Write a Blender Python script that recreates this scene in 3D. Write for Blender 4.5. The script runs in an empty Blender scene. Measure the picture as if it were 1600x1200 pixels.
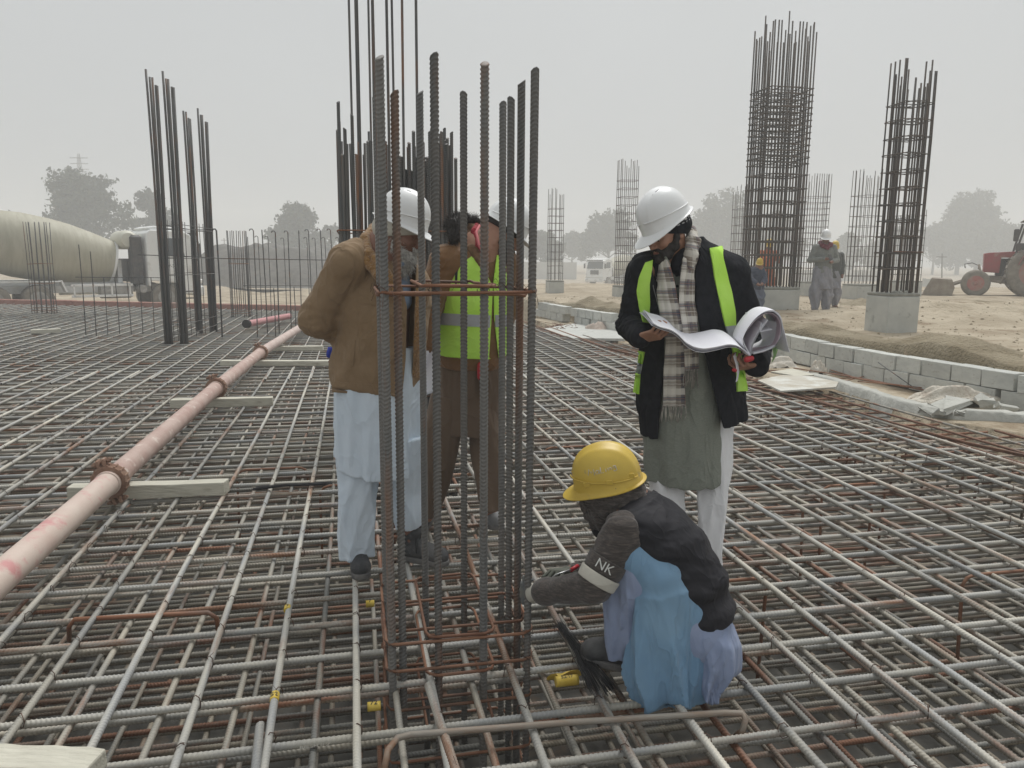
import bpy, math, random
import numpy as np
from mathutils import Vector, Matrix
R = math.radians
sc = bpy.context.scene
rnd = random.Random(7)
nrng = np.random.default_rng(11)

# ------------------------------------------------------------------ camera
PITCH, ROLL, CAMZ, FPX = R(9.37), R(0.41), 1.5, 1200.0
cam_d = bpy.data.cameras.new('camera')
cam = bpy.data.objects.new('camera', cam_d)
sc.collection.objects.link(cam)
cam_d.sensor_width = 36.0
cam_d.lens = FPX / 1600.0 * 36.0
cam_d.clip_start = 0.05
cam_d.clip_end = 2000
CM = (Matrix.Rotation(R(90) - PITCH, 4, 'X') @ Matrix.Rotation(ROLL, 4, 'Z'))
cam.matrix_world = Matrix.Translation((0, 0, CAMZ)) @ CM
sc.camera = cam
sc.render.resolution_x, sc.render.resolution_y = 1024, 768
CM3 = np.array(CM.to_3x3())
CP = np.array([0, 0, CAMZ])

def ray(px, py):
    return CM3 @ np.array([(px - 800) / FPX, -(py - 600) / FPX, -1.0])
def G(px, py, z=0.0):
    """point of the horizontal plane z that shows at photo pixel px,py"""
    d = ray(px, py); return CP + d * ((z - CAMZ) / d[2])
def W(px, py, Y):
    """point at world distance Y that shows at photo pixel px,py"""
    d = ray(px, py); return CP + d * (Y / d[1])
def PX(p):
    q = CM3.T @ (np.array(p) - CP); return 800 + FPX * q[0] / -q[2], 600 - FPX * q[1] / -q[2]

# ------------------------------------------------------------------ world, sun, exposure
w = bpy.data.worlds.new('World'); sc.world = w; w.use_nodes = True
nt = w.node_tree; nt.nodes.clear()
sky = nt.nodes.new('ShaderNodeTexSky'); sky.sky_type = 'NISHITA'; sky.sun_disc = False
sky.sun_elevation = R(62); sky.sun_rotation = R(20); sky.dust_density = 6; sky.air_density = 1.0; sky.ozone_density = 1
hsv = nt.nodes.new('ShaderNodeHueSaturation'); hsv.inputs['Saturation'].default_value = 0.086
mx = nt.nodes.new('ShaderNodeMix'); mx.data_type = 'RGBA'
mx.inputs['Factor'].default_value = 0.85
mx.inputs[7].default_value = (4.95, 5.12, 5.18, 1)      # even cloud sheet
tc = nt.nodes.new('ShaderNodeTexCoord'); cn = nt.nodes.new('ShaderNodeTexNoise'); cn.inputs['Scale'].default_value = 1.6; cn.inputs['Detail'].default_value = 3
cr = nt.nodes.new('ShaderNodeMapRange'); cr.inputs['To Min'].default_value = 0.90; cr.inputs['To Max'].default_value = 1.10
mul = nt.nodes.new('ShaderNodeMix'); mul.data_type = 'RGBA'; mul.blend_type = 'MULTIPLY'; mul.inputs['Factor'].default_value = 1
bg = nt.nodes.new('ShaderNodeBackground'); bg.inputs['Strength'].default_value = 0.072
wo = nt.nodes.new('ShaderNodeOutputWorld')
L = nt.links.new
L(sky.outputs[0], hsv.inputs['Color']); L(hsv.outputs[0], mx.inputs[6]); L(mx.outputs[2], mul.inputs[6])
L(tc.outputs['Generated'], cn.inputs['Vector']); L(cn.outputs['Fac'], cr.inputs['Value']); L(cr.outputs[0], mul.inputs[7])
L(mul.outputs[2], bg.inputs['Color']); L(bg.outputs[0], wo.inputs['Surface'])
sun_d = bpy.data.lights.new('sun', 'SUN'); sun_d.energy = 1.5; sun_d.angle = R(32); sun_d.color = (1, 0.985, 0.96)
sun = bpy.data.objects.new('sun', sun_d); sc.collection.objects.link(sun)
sun.rotation_euler = (R(90 - 62), 0, R(180 - 20))
sc.view_settings.view_transform = 'Standard'; sc.view_settings.look = 'None'
sc.view_settings.gamma = 1; sc.view_settings.exposure = 0.72; sc.view_settings.use_curve_mapping = False
sc.cycles.use_denoising = True
sc.cycles.max_bounces = 6; sc.cycles.diffuse_bounces = 3; sc.cycles.glossy_bounces = 2
sc.cycles.volume_bounces = 3; sc.cycles.transparent_max_bounces = 6; sc.cycles.transmission_bounces = 2

# ------------------------------------------------------------------ helpers
def tag(o, label=None, cat=None, group=None, kind=None):
    if label: o['label'] = label
    if cat: o['category'] = cat
    if group: o['group'] = group
    if kind: o['kind'] = kind
    return o
def empty(name, loc=(0, 0, 0), label=None, cat=None, group=None, rz=0):
    o = bpy.data.objects.new(name, None); sc.collection.objects.link(o)
    o.location = tuple(float(v) for v in loc); o.rotation_euler = (0, 0, rz); o.empty_display_size = .2
    return tag(o, label, cat, group)
def link(name, me, m, parent=None, world=True, smooth=False):
    """link a mesh; its coordinates are world coordinates when world is set"""
    o = bpy.data.objects.new(name, me); sc.collection.objects.link(o)
    if m is not None and not me.materials:
        for mm in (m if isinstance(m, (list, tuple)) else [m]): me.materials.append(mm)
    if smooth: me.polygons.foreach_set('use_smooth', [True] * len(me.polygons))
    if parent is not None:
        o.parent = parent
        if world:
            r = parent
            M = Matrix.Identity(4)
            chain = []
            while r is not None: chain.append(r); r = r.parent
            for r in reversed(chain): M = M @ (r.matrix_parent_inverse @ r.matrix_basis if r.parent else r.matrix_basis)
            o.matrix_parent_inverse = M.inverted()
    return o
class MB:
    """collects verts and faces for one mesh"""
    def __init__(s): s.v = []; s.f = []; s.mi = []
    def add(s, vs, fs, mi=0):
        n = len(s.v); s.v += [tuple(float(c) for c in v) for v in vs]
        s.f += [tuple(i + n for i in f) for f in fs]; s.mi += [mi] * len(fs); return s
    def box(s, c, size, rz=0, M=None, mi=0, bev=0.0, taper=1.0):
        hx, hy, hz = [q / 2 for q in size]
        b = min(bev, hx * .9, hy * .9, hz * .9)
        if b <= 0:
            vs = [(sx * hx * (taper if sz > 0 else 1), sy * hy * (taper if sz > 0 else 1), sz * hz) for sz in (-1, 1) for sx, sy in ((-1, -1), (1, -1), (1, 1), (-1, 1))]
            fs = [(3, 2, 1, 0), (4, 5, 6, 7), (0, 1, 5, 4), (1, 2, 6, 5), (2, 3, 7, 6), (3, 0, 4, 7)]
        else:
            rings = [(-hz, b), (-hz + b, 0), (hz - b, 0), (hz, b)]
            vs = []
            for z, q in rings:
                k = taper if z > 0 else 1
                X, Y = (hx - q) * k, (hy - q) * k; c2 = b * .6 if q == 0 else 0.0005
                vs += [(-X + c2, -Y, z), (X - c2, -Y, z), (X, -Y + c2, z), (X, Y - c2, z), (X - c2, Y, z), (-X + c2, Y, z), (-X, Y - c2, z), (-X, -Y + c2, z)]
            fs = [tuple(range(7, -1, -1)), tuple(range(24, 32))]
            for r in range(3):
                for i in range(8):
                    j = (i + 1) % 8; fs.append((r * 8 + i, r * 8 + j, r * 8 + 8 + j, r * 8 + 8 + i))
        T = Matrix.Translation(tuple(float(q) for q in c)) @ (M.to_4x4() if M is not None else Matrix.Rotation(rz, 4, 'Z'))
        return s.add([T @ Vector(v) for v in vs], fs, mi)
    def tube(s, pts, r, seg=8, mi=0, cap=True, sy=1.0):
        pts = [Vector([float(c) for c in p]) for p in pts]; n = len(pts)
        rs = list(r) if isinstance(r, (list, tuple, np.ndarray)) else [r] * n
        vs = []; up = None
        for i, p in enumerate(pts):
            t = (pts[min(i + 1, n - 1)] - pts[max(i - 1, 0)]).normalized()
            if up is None:
                a = Vector((0, 0, 1)) if abs(t.z) < .9 else Vector((1, 0, 0))
                up = (a - t * a.dot(t)).normalized()
            else:
                up = (up - t * up.dot(t)); up = up.normalized() if up.length > 1e-6 else t.orthogonal().normalized()
            sd = t.cross(up)
            for k in range(seg):
                a = 2 * math.pi * k / seg
                vs.append(p + sd * math.cos(a) * rs[i] + up * math.sin(a) * rs[i] * sy)
        fs = [(i * seg + k, i * seg + (k + 1) % seg, (i + 1) * seg + (k + 1) % seg, (i + 1) * seg + k) for i in range(n - 1) for k in range(seg)]
        if cap: fs += [tuple(range(seg - 1, -1, -1)), tuple((n - 1) * seg + k for k in range(seg))]
        return s.add(vs, fs, mi)
    def lathe(s, prof, c, axis=(0, 0, 1), seg=24, mi=0, ang=2 * math.pi):
        """prof: (radius, height) list turned about axis through c"""
        Q = Vector(axis).normalized().to_track_quat('Z', 'Y').to_matrix(); c = Vector([float(q) for q in c])
        n = len(prof); vs = []
        for r_, h_ in prof:
            for k in range(seg):
                a = 2 * math.pi * k / seg; vs.append(c + Q @ Vector((r_ * math.cos(a), r_ * math.sin(a), h_)))
        fs = [(i * seg + k, i * seg + (k + 1) % seg, (i + 1) * seg + (k + 1) % seg, (i + 1) * seg + k) for i in range(n - 1) for k in range(seg)]
        if prof[0][0] > 1e-4: fs.append(tuple(range(seg - 1, -1, -1)))
        if prof[-1][0] > 1e-4: fs.append(tuple((n - 1) * seg + k for k in range(seg)))
        return s.add(vs, fs, mi)
    def prism(s, outline, depth, M, mi=0):
        """outline in local xz, thickness +-depth/2 along local y"""
        n = len(outline)
        vs = [M @ Vector((x, -depth / 2, z)) for x, z in outline] + [M @ Vector((x, depth / 2, z)) for x, z in outline]
        fs = [tuple(range(n)), tuple(range(2 * n - 1, n - 1, -1))] + [(i, i + n, (i + 1) % n + n, (i + 1) % n) for i in range(n)]
        return s.add(vs, fs, mi)
    def mesh(s, name='m'):
        me = bpy.data.meshes.new(name); me.from_pydata(s.v, [], s.f)
        if any(s.mi): me.polygons.foreach_set('material_index', s.mi)
        me.update(); return me
    def build(s, name, m, parent=None, smooth=False, auto=None):
        me = s.mesh(name); o = link(name, me, m, parent, smooth=smooth)
        if auto is not None:
            me.polygons.foreach_set('use_smooth', [True] * len(me.polygons)); me.set_sharp_from_angle(angle=R(auto))
        return o
def npmesh(name, V, F):
    me = bpy.data.meshes.new(name); V = np.asarray(V, np.float32); F = np.asarray(F, np.int32); k = F.shape[1]
    me.vertices.add(len(V)); me.vertices.foreach_set('co', V.ravel())
    me.loops.add(F.size); me.loops.foreach_set('vertex_index', F.ravel())
    me.polygons.add(len(F)); me.polygons.foreach_set('loop_start', np.arange(0, F.size, k, dtype=np.int32))
    me.polygons.foreach_set('use_smooth', np.ones(len(F), bool))
    me.update(calc_edges=True); me.validate(); return me

def nd(nt, t, **kw):
    n = nt.nodes.new(t)
    for k, v in kw.items():
        if k.startswith('_'): setattr(n, k[1:], v)
        else: n.inputs[k.replace('__', ' ')].default_value = v
    return n
def mat(name, col, rough=.8, metal=0, col2=None, scale=8, detail=5, lo=.35, hi=.65, bump=0, bscale=40, bdist=.01,
        col3=None, scale3=3, lo3=.55, hi3=.7, rand=0, coord='Object', stretch=(1, 1, 1), spec=.5, sheen=0, bstretch=None, coat=0, crease=0, cscale=7, cstretch=(1, 1, .6)):
    m = bpy.data.materials.new(name); m.use_nodes = True; nt = m.node_tree; L = nt.links.new
    b = nt.nodes['Principled BSDF']; b.inputs['Roughness'].default_value = rough; b.inputs['Metallic'].default_value = metal
    b.inputs['Specular IOR Level'].default_value = spec
    if sheen: b.inputs['Sheen Weight'].default_value = sheen
    if coat: b.inputs['Coat Weight'].default_value = coat
    c4 = lambda c: (c[0], c[1], c[2], 1)
    tc = nd(nt, 'ShaderNodeTexCoord'); mp = nd(nt, 'ShaderNodeMapping', Scale=stretch); L(tc.outputs[coord], mp.inputs['Vector'])
    out = None; b.inputs['Base Color'].default_value = c4(col)
    if rand:
        oi = nd(nt, 'ShaderNodeObjectInfo'); ad = nd(nt, 'ShaderNodeVectorMath', _operation='MULTIPLY_ADD')
        L(oi.outputs['Random'], ad.inputs[0]); ad.inputs[1].default_value = (37, 17, 23); L(mp.outputs[0], ad.inputs[2]); vec = ad.outputs[0]
    else: vec = mp.outputs[0]
    if col2:
        n = nd(nt, 'ShaderNodeTexNoise', Scale=scale, Detail=detail, Roughness=.6); L(vec, n.inputs['Vector'])
        r = nd(nt, 'ShaderNodeMapRange'); r.inputs['From Min'].default_value = lo; r.inputs['From Max'].default_value = hi; L(n.outputs['Fac'], r.inputs['Value'])
        x = nd(nt, 'ShaderNodeMix', _data_type='RGBA'); x.inputs[6].default_value = c4(col); x.inputs[7].default_value = c4(col2)
        L(r.outputs[0], x.inputs['Factor']); out = x.outputs[2]
    if col3:
        n = nd(nt, 'ShaderNodeTexNoise', Scale=scale3, Detail=6, Roughness=.65); L(vec, n.inputs['Vector'])
        r = nd(nt, 'ShaderNodeMapRange'); r.inputs['From Min'].default_value = lo3; r.inputs['From Max'].default_value = hi3; L(n.outputs['Fac'], r.inputs['Value'])
        x = nd(nt, 'ShaderNodeMix', _data_type='RGBA'); x.inputs[7].default_value = c4(col3)
        if out: L(out, x.inputs[6])
        else: x.inputs[6].default_value = c4(col)
        L(r.outputs[0], x.inputs['Factor']); out = x.outputs[2]
    if rand:
        h = nd(nt, 'ShaderNodeHueSaturation'); r = nd(nt, 'ShaderNodeMapRange'); r.inputs['To Min'].default_value = 1 - rand; r.inputs['To Max'].default_value = 1 + rand
        L(oi.outputs['Random'], r.inputs['Value']); L(r.outputs[0], h.inputs['Value'])
        if out: L(out, h.inputs['Color'])
        else: h.inputs['Color'].default_value = c4(col)
        out = h.outputs[0]
    if out: L(out, b.inputs['Base Color'])
    if bump:
        if bstretch: mp2 = nd(nt, 'ShaderNodeMapping', Scale=bstretch); L(tc.outputs[coord], mp2.inputs['Vector']); v2 = mp2.outputs[0]
        else: v2 = vec
        n = nd(nt, 'ShaderNodeTexNoise', Scale=bscale, Detail=4); L(v2, n.inputs['Vector'])
        bp = nd(nt, 'ShaderNodeBump', Strength=bump, Distance=bdist); L(n.outputs['Fac'], bp.inputs['Height']); L(bp.outputs[0], b.inputs['Normal'])
        if crease:
            mp3 = nd(nt, 'ShaderNodeMapping', Scale=cstretch); L(tc.outputs[coord], mp3.inputs['Vector'])
            n3 = nd(nt, 'ShaderNodeTexNoise', Scale=cscale, Detail=2.5, Roughness=.45, Distortion=1.2); L(mp3.outputs[0], n3.inputs['Vector'])
            a1 = nd(nt, 'ShaderNodeMath', _operation='SUBTRACT'); L(n3.outputs['Fac'], a1.inputs[0]); a1.inputs[1].default_value = .5
            a2 = nd(nt, 'ShaderNodeMath', _operation='ABSOLUTE'); L(a1.outputs[0], a2.inputs[0])
            a3 = nd(nt, 'ShaderNodeMath', _operation='POWER'); L(a2.outputs[0], a3.inputs[0]); a3.inputs[1].default_value = .7
            b3 = nd(nt, 'ShaderNodeBump', Strength=1.0, Distance=crease); b3.invert = True; L(a3.outputs[0], b3.inputs['Height']); L(b3.outputs[0], bp.inputs['Normal'])
    return m
def vnoise(p, seed=0):
    """smooth pseudo noise in -1..1 from warped sines; p (...,3)"""
    r = np.random.default_rng(seed); out = 0; amp = 0
    for k in range(5):
        a = r.normal(size=3); a /= np.linalg.norm(a); b = r.normal(size=3); c = r.normal(size=2) * 6; f = 1.0 + k * .55
        out = out + np.sin(f * (p @ a) + 1.3 * np.sin(p @ b * f * .7 + c[0]) + c[1]) / f; amp += 1 / f
    return out / amp * 1.6
# ------------------------------------------------------------------ setting
AZ = R(11.8)
U = np.array([-math.sin(AZ), math.cos(AZ), 0.0])      # long bars run this way
T = np.array([math.cos(AZ), math.sin(AZ), 0.0])       # cross bars run this way
def ST(s, t, z=0): return U * s + T * t + np.array([0, 0, z])
def st(p): return float(np.dot(p, U)), float(np.dot(p, T))

WALLPX = [(842, 494), (905, 508), (985, 523), (1100, 540), (1225, 560), (1310, 582), (1400, 602), (1500, 622), (1600, 642), (1760, 672), (2000, 715)]
WALLP = [G(x, y, -.10)[:2] for x, y in WALLPX]
EDGEPX = [(842, 503), (930, 524), (1060, 552), (1190, 585), (1300, 606), (1400, 640), (1600, 672), (1900, 735), (2500, 900), (4200, 1400)]
EDGEP = [G(x, y, 0)[:2] for x, y in EDGEPX]
FARS = 29.0
def far_s(t): return np.minimum(22.6 - .475 * (t + 1.2), FARS)
def edge_t(s):
    """cross coordinate of the mat's right edge at long coordinate s"""
    es = [st(np.array([x, y, 0])) for x, y in EDGEP]; es.sort()
    return float(np.interp(s, [e[0] for e in es], [e[1] for e in es]))
_es = sorted(st(np.array([x, y, 0])) for x, y in EDGEP)
_ess = np.array([e[0] for e in _es]); _est = np.array([e[1] for e in _es])
_ws = sorted(st(np.array([x, y, 0])) for x, y in WALLP)
_wss = np.array([e[0] for e in _ws]); _wst = np.array([e[1] for e in _ws])

EDGE2PX = [(842, 512), (930, 538), (1060, 574), (1150, 598), (1233, 617), (1330, 642), (1420, 668), (1510, 692), (1600, 712), (1900, 790), (2500, 980), (4200, 1600)]
_e2 = sorted(st(G(x, y, 0)) for x, y in EDGE2PX); _e2s = np.array([e[0] for e in _e2]); _e2t = np.array([e[1] for e in _e2])
def edge2_t(s): return float(np.interp(s, _e2s, _e2t))

def H(x, y):
    """ground height"""
    x = np.asarray(x, float); y = np.asarray(y, float)
    s = x * U[0] + y * U[1]; t = x * T[0] + y * T[1]
    wt = np.interp(s, _wss, _wst, left=_wst[0], right=_wst[-1]); wt = np.where(s > _wss[-1], _wst[-1] - (s - _wss[-1]) * .35, wt)
    q = np.stack([x, y, x * 0], -1)
    plate = .27 + .035 * vnoise(q * .9, 3) + .012 * vnoise(q * 5, 4) + .006 * vnoise(q * 14, 9)
    dw = t - wt
    plate = plate + .10 * np.exp(-((dw - .75) / .42) ** 2) * (.55 + .6 * vnoise(q * 1.3, 5)) + .02 * np.exp(-((dw - .8) / .6) ** 2) * vnoise(q * 9, 6)
    hx, hy = HEAP
    plate = plate + .13 * np.exp(-(((x - hx) / 1.5) ** 2 + ((y - hy) / .7) ** 2)) * (1 + .3 * vnoise(q * 4, 8))
    hx, hy = HEAP2
    plate = plate + .35 * np.exp(-(((x - hx) / 3.2) ** 2 + ((y - hy) / 1.6) ** 2)) * (1 + .25 * vnoise(q * 3, 8))
    k = np.clip((dw - .22) / .10, 0, 1)
    plate = plate - 1.5 * np.clip((y - 38) / 12, 0, 1) - .7 * np.clip((y - 60) / 30, 0, 1) + .0
    far_drop = 0
    far = -.60 + .06 * vnoise(q * .3, 2) + .02 * vnoise(q * 2, 7)
    hx, hy = MOUND
    far = far + .01 * np.exp(-(((x - hx) / 5.5) ** 2 + ((y - hy) / 5.0) ** 2) ** 1.8) * (1 + .05 * vnoise(q * 1.2, 8))
    pit = np.full_like(s, -.87)
    fs = far_s(t)
    low = np.where(s > fs + .35, far, pit)
    # ledge between mat and wall
    et = np.interp(s, _ess, _est)
    ledge = np.where((t > et + .30) & (s > 1.0), -.105 + .01 * vnoise(q * 6, 1), low)
    low = np.where(s > fs + .35, low, ledge)
    return low * (1 - k) + plate * k
HEAP = W(1480, 545, 9.8)[:2]
HEAP2 = W(1560, 480, 16.5)[:2]
MOUND = W(395, 400, 62)[:2]

def axis(lo, hi, fine_lo, fine_hi, h, g=1.12):
    a = list(np.arange(fine_lo, fine_hi, h)); q = h; v = fine_hi
    while v < hi: a.append(v); q *= g; v += q
    q = h; v = fine_lo - h; b = []
    while v > lo: b.append(v); q *= g; v -= q
    return np.array(sorted(b + a))
xs = axis(-320, 320, 0.2, 12.5, .085); ys = axis(-12, 420, 3.5, 21, .085)
X, Y = np.meshgrid(xs, ys, indexing='ij'); Z = H(X, Y)
nx, ny = X.shape
V = np.stack([X, Y, Z], -1).reshape(-1, 3)
I = np.arange(nx * ny).reshape(nx, ny)
F = np.stack([I[:-1, :-1], I[1:, :-1], I[1:, 1:], I[:-1, 1:]], -1).reshape(-1, 4)
m_dirt = mat('dirt', (.345, .285, .20), .95, col2=(.45, .385, .285), scale=.8, lo=.4, hi=.6, col3=(.26, .20, .13), scale3=1.3, lo3=.50, hi3=.62, bump=.9, bscale=14, bdist=.05)
g = link('ground', npmesh('ground', V, F), m_dirt); tag(g, kind='structure')
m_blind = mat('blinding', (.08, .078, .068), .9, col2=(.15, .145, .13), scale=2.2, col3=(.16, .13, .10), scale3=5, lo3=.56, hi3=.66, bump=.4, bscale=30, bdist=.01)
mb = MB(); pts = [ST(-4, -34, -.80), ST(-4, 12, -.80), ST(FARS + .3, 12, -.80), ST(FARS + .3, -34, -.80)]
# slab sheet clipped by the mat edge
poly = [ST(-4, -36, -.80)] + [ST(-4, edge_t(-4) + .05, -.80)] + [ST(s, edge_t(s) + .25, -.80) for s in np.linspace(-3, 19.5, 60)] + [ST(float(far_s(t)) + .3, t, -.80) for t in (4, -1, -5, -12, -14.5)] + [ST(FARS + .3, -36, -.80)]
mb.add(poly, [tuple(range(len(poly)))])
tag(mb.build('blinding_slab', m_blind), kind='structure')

# ------------------------------------------------------------------ reinforcing bars
def bar_mesh(Lb, r=.0125, pitch=.0155, seg=8, rib=.0016, bow=0, k=.55, phase=0):
    n = int(Lb / pitch)
    offs = np.array([0, .48, .60, .88]); rr = np.array([0, 0, 1, 1.])
    xs = (np.arange(n)[:, None] + offs[None]).ravel() * pitch; hh = np.tile(rr, n)
    xs = np.append(xs, n * pitch); hh = np.append(hh, 0)
    th = np.arange(seg) / seg * 2 * math.pi
    prof = np.abs(np.sin(th)) ** .6
    rad = r + hh[:, None] * prof[None] * rib + (np.abs(np.cos(th)) > .99)[None] * rib * .7
    Xv = xs[:, None] + k * r * np.cos(th)[None] * np.ones_like(rad)
    Yv = rad * np.cos(th)[None]; Zv = rad * np.sin(th)[None]
    Yv = Yv + bow * np.sin(xs / Lb * math.pi * 2 + phase)[:, None] + bow * .4 * np.sin(xs / Lb * math.pi * 5 + phase * 2)[:, None]
    Zv = Zv + bow * .25 * np.sin(xs / Lb * math.pi * 4 + phase)[:, None]
    V = np.stack([Xv, Yv, Zv], -1).reshape(-1, 3); m = len(xs)
    I = np.arange(m * seg).reshape(m, seg); J = np.roll(I, -1, 1)
    F = np.stack([I[:-1], J[:-1], J[1:], I[1:]], -1).reshape(-1, 4)
    c0, c1 = len(V), len(V) + 1
    V = np.vstack([V, [[xs[0], Yv[0].mean(), Zv[0].mean()], [xs[-1], Yv[-1].mean(), Zv[-1].mean()]]])
    c = np.array([[c0, I[0, (i + 1) % seg], I[0, i], I[0, i]] for i in range(0)] or np.zeros((0, 4), int))
    e0 = [[I[0, 0], I[0, 3], I[0, 2], I[0, 1]], [I[0, 0], I[0, 5], I[0, 4], I[0, 3]], [I[0, 0], I[0, 7], I[0, 6], I[0, 5]]] if seg == 8 else []
    e1 = [[I[-1, 0], I[-1, 1], I[-1, 2], I[-1, 3]], [I[-1, 0], I[-1, 3], I[-1, 4], I[-1, 5]], [I[-1, 0], I[-1, 5], I[-1, 6], I[-1, 7]]] if seg == 8 else []
    V = V[:-2]
    F = np.vstack([F] + ([np.array(e0), np.array(e1)] if e0 else []))
    return npmesh('rebar', V, F)
def bar_mat(name, base, dust, rust, rl, rh, metal=.08):
    m = mat(name, base, .62, metal, col2=dust, scale=3.5, lo=.38, hi=.62, col3=rust, scale3=1.7, lo3=rl, hi3=rh, rand=.26, bump=.35, bscale=260, bdist=.002, stretch=(.6, 4, 4))
    return m
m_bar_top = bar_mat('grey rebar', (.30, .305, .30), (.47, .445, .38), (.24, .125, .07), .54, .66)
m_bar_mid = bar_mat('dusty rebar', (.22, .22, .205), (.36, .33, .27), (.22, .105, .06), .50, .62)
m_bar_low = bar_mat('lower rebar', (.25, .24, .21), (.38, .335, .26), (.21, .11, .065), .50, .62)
m_bar_rust = bar_mat('rusty rebar', (.20, .085, .045), (.25, .125, .07), (.12, .075, .055), .52, .68)
m_bar_col = bar_mat('column rebar', (.145, .145, .14), (.19, .18, .165), (.21, .11, .065), .56, .70)
m_bar_far = mat('distant rebar', (.075, .072, .068), .7, .1, col2=(.12, .09, .07), scale=2, rand=.1)
m_wire = mat('tie wire', (.14, .075, .05), .7, .3, col2=(.08, .06, .05), scale=30)
BM = {}
def get_bar(Lb, r):
    k = (Lb, r)
    if k not in BM:
        BM[k] = [bar_mesh(Lb, r, pitch=.0155 if r < .014 else .0125 if r < .0138 else .0145, rib=.0018 if r < .014 else .0023, bow=.012 if Lb > 5 else .003, phase=rnd.random() * 6, k=.5 + .3 * rnd.random()) for _ in range(2 if Lb > 5 else 1)]
        if True:
            for me in BM[k]: pass
    return rnd.choice(BM[k])
def place_bar(me0, m, p, d, parent, name='rebar'):
    """bar mesh with local +x along d starting at p"""
    d = Vector([float(q) for q in d]).normalized()
    key = (me0.name, m.name)
    if key not in MEM:
        me = me0.copy(); me.materials.clear(); me.materials.append(m); MEM[key] = me
    o = bpy.data.objects.new(name, MEM[key]); sc.collection.objects.link(o)
    q = d.to_track_quat('X', 'Z'); q = q @ Matrix.Rotation(rnd.choice((0, 1)) * math.pi + rnd.uniform(-.7, .7), 3, 'X').to_quaternion()
    o.parent = parent; o.rotation_mode = 'QUATERNION'; o.rotation_quaternion = q
    base = parent.location if parent else Vector((0, 0, 0))
    o.location = Vector([float(c) for c in p]) - base
    return o
MEM = {}
LENS = [12.0, 9.0, 6.0, 4.0, 2.5]
def runs(a, b):
    """split a..b into overlapping bar lengths, ends meet a and b"""
    Lt = b - a
    if Lt <= 1.5: return []
    out = []; e = b
    while True:
        rem = e - a
        if rem <= 0.2: break
        Lb = next((l for l in reversed(LENS) if l >= rem), 12.0)
        out.append((e - Lb, Lb)); e = e - Lb + rnd.uniform(.5, 1.2)
        if Lb >= rem: break
    return out
def build_mat(name, label, zl, zt, r, sl, stt, mtl, off=(0, 0), smin=-1.2, smax=FARS, jit=.012, nparts=100, sd=8.5, rust_edge=True, lowres_far=True, group=None, smax_stuff=None, tspan=(-21, 9), ef=None):
    ef = ef or edge_t
    root = empty(name, ST(2, 0, zl), label, 'rebar mat', group)
    cand = []   # (priority, kind, start point, dir, length)
    t = tspan[0] + off[0]
    while t < tspan[1]:
        tt = t + rnd.uniform(-jit, jit)
        # along s: stop where right edge is crossed
        S = np.linspace(smin, smax, 200); ok = np.array([ef(q) > tt for q in S])
        if ok.any():
            i0 = np.argmax(ok); i1 = len(ok) - 1 - np.argmax(ok[::-1]); s0, s1 = S[i0], min(S[i1], float(far_s(tt)))
            s0 += rnd.uniform(-.04, .04)
            n = s0
            L1 = 12.0 if s1 - s0 > 10 else next((l for l in reversed(LENS) if l >= min(s1 - s0, 12)), 12.0)
            first = True; cur = s0
            while cur < s1 - .3:
                rem = s1 - cur; Lb = 12.0 if rem > 10.2 else next((l for l in reversed(LENS) if l >= rem), 12.0)
                st0 = cur if rem > Lb else s1 - Lb + rnd.uniform(-.05, .1)
                lat = 0 if first else r * 2.1
                # distance of nearest visible point
                near = max(st0, 1.9); p = ST(near, tt)
                cand.append((math.hypot(p[0] * 1.1, p[1]), 0, ST(st0, tt + lat, zl), U, Lb))
                cur = st0 + Lb - rnd.uniform(.6, 1.2); first = False
                if rem <= Lb: break
        t += sl
    s = smin + off[1]
    while s < smax:
        ss = s + rnd.uniform(-jit, jit); te = ef(ss) + rnd.uniform(-.05, .03); cur = te; first = True
        tmin = -1.2 - (ss - 22.6) / .475; te = min(te, tmin) if ss > 19 else te; cur = te
        while cur > tspan[0]:
            Lb = 12.0 if not first else rnd.choice([12.0, 9.0])
            p0 = cur - Lb
            mid = min(max(0 + ss * .25, p0), cur); p = ST(ss, mid)
            cand.append((math.hypot(p[0], p[1]) if ss > 1.5 else 5 + abs(p[0]), 1, ST(ss + (0 if first else r * 2.1), p0, zt), T, Lb))
            cur = p0 + rnd.uniform(.6, 1.3); first = False
        s += stt
    cand.sort(key=lambda c: c[0])
    far = MB()
    for i, (d, k, p, dr, Lb) in enumerate(cand):
        if i < nparts:
            place_bar(get_bar(Lb, r), mtl, p, dr, root)
        else:
            # plain ribless round bar, built into the one far part
            if smax_stuff and st(p)[0] > smax_stuff: continue
            if k == 0 and smax_stuff: Lb = min(Lb, smax_stuff - st(p)[0] + 1)
            p = np.array(p); a = p; b = p + dr * Lb
            far.tube([a, b], r, 6, cap=False)
    if far.v:
        o = far.build('rebar_far', mtl, root, smooth=True); o['kind'] = 'stuff'
    return root
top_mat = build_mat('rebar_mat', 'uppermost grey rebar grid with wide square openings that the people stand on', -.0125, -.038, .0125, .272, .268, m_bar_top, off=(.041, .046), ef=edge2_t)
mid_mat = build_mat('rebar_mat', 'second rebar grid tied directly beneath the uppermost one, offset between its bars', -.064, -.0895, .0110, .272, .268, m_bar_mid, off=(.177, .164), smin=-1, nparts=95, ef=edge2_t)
low_mat = build_mat('rebar_mat', 'dense bottom rebar grid lying deep down near the concrete base', -.655, -.630, .0125, .136, .134, m_bar_low, off=(.03, .02), smin=-.5, nparts=100, smax=14, tspan=(-12, 8))
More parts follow.
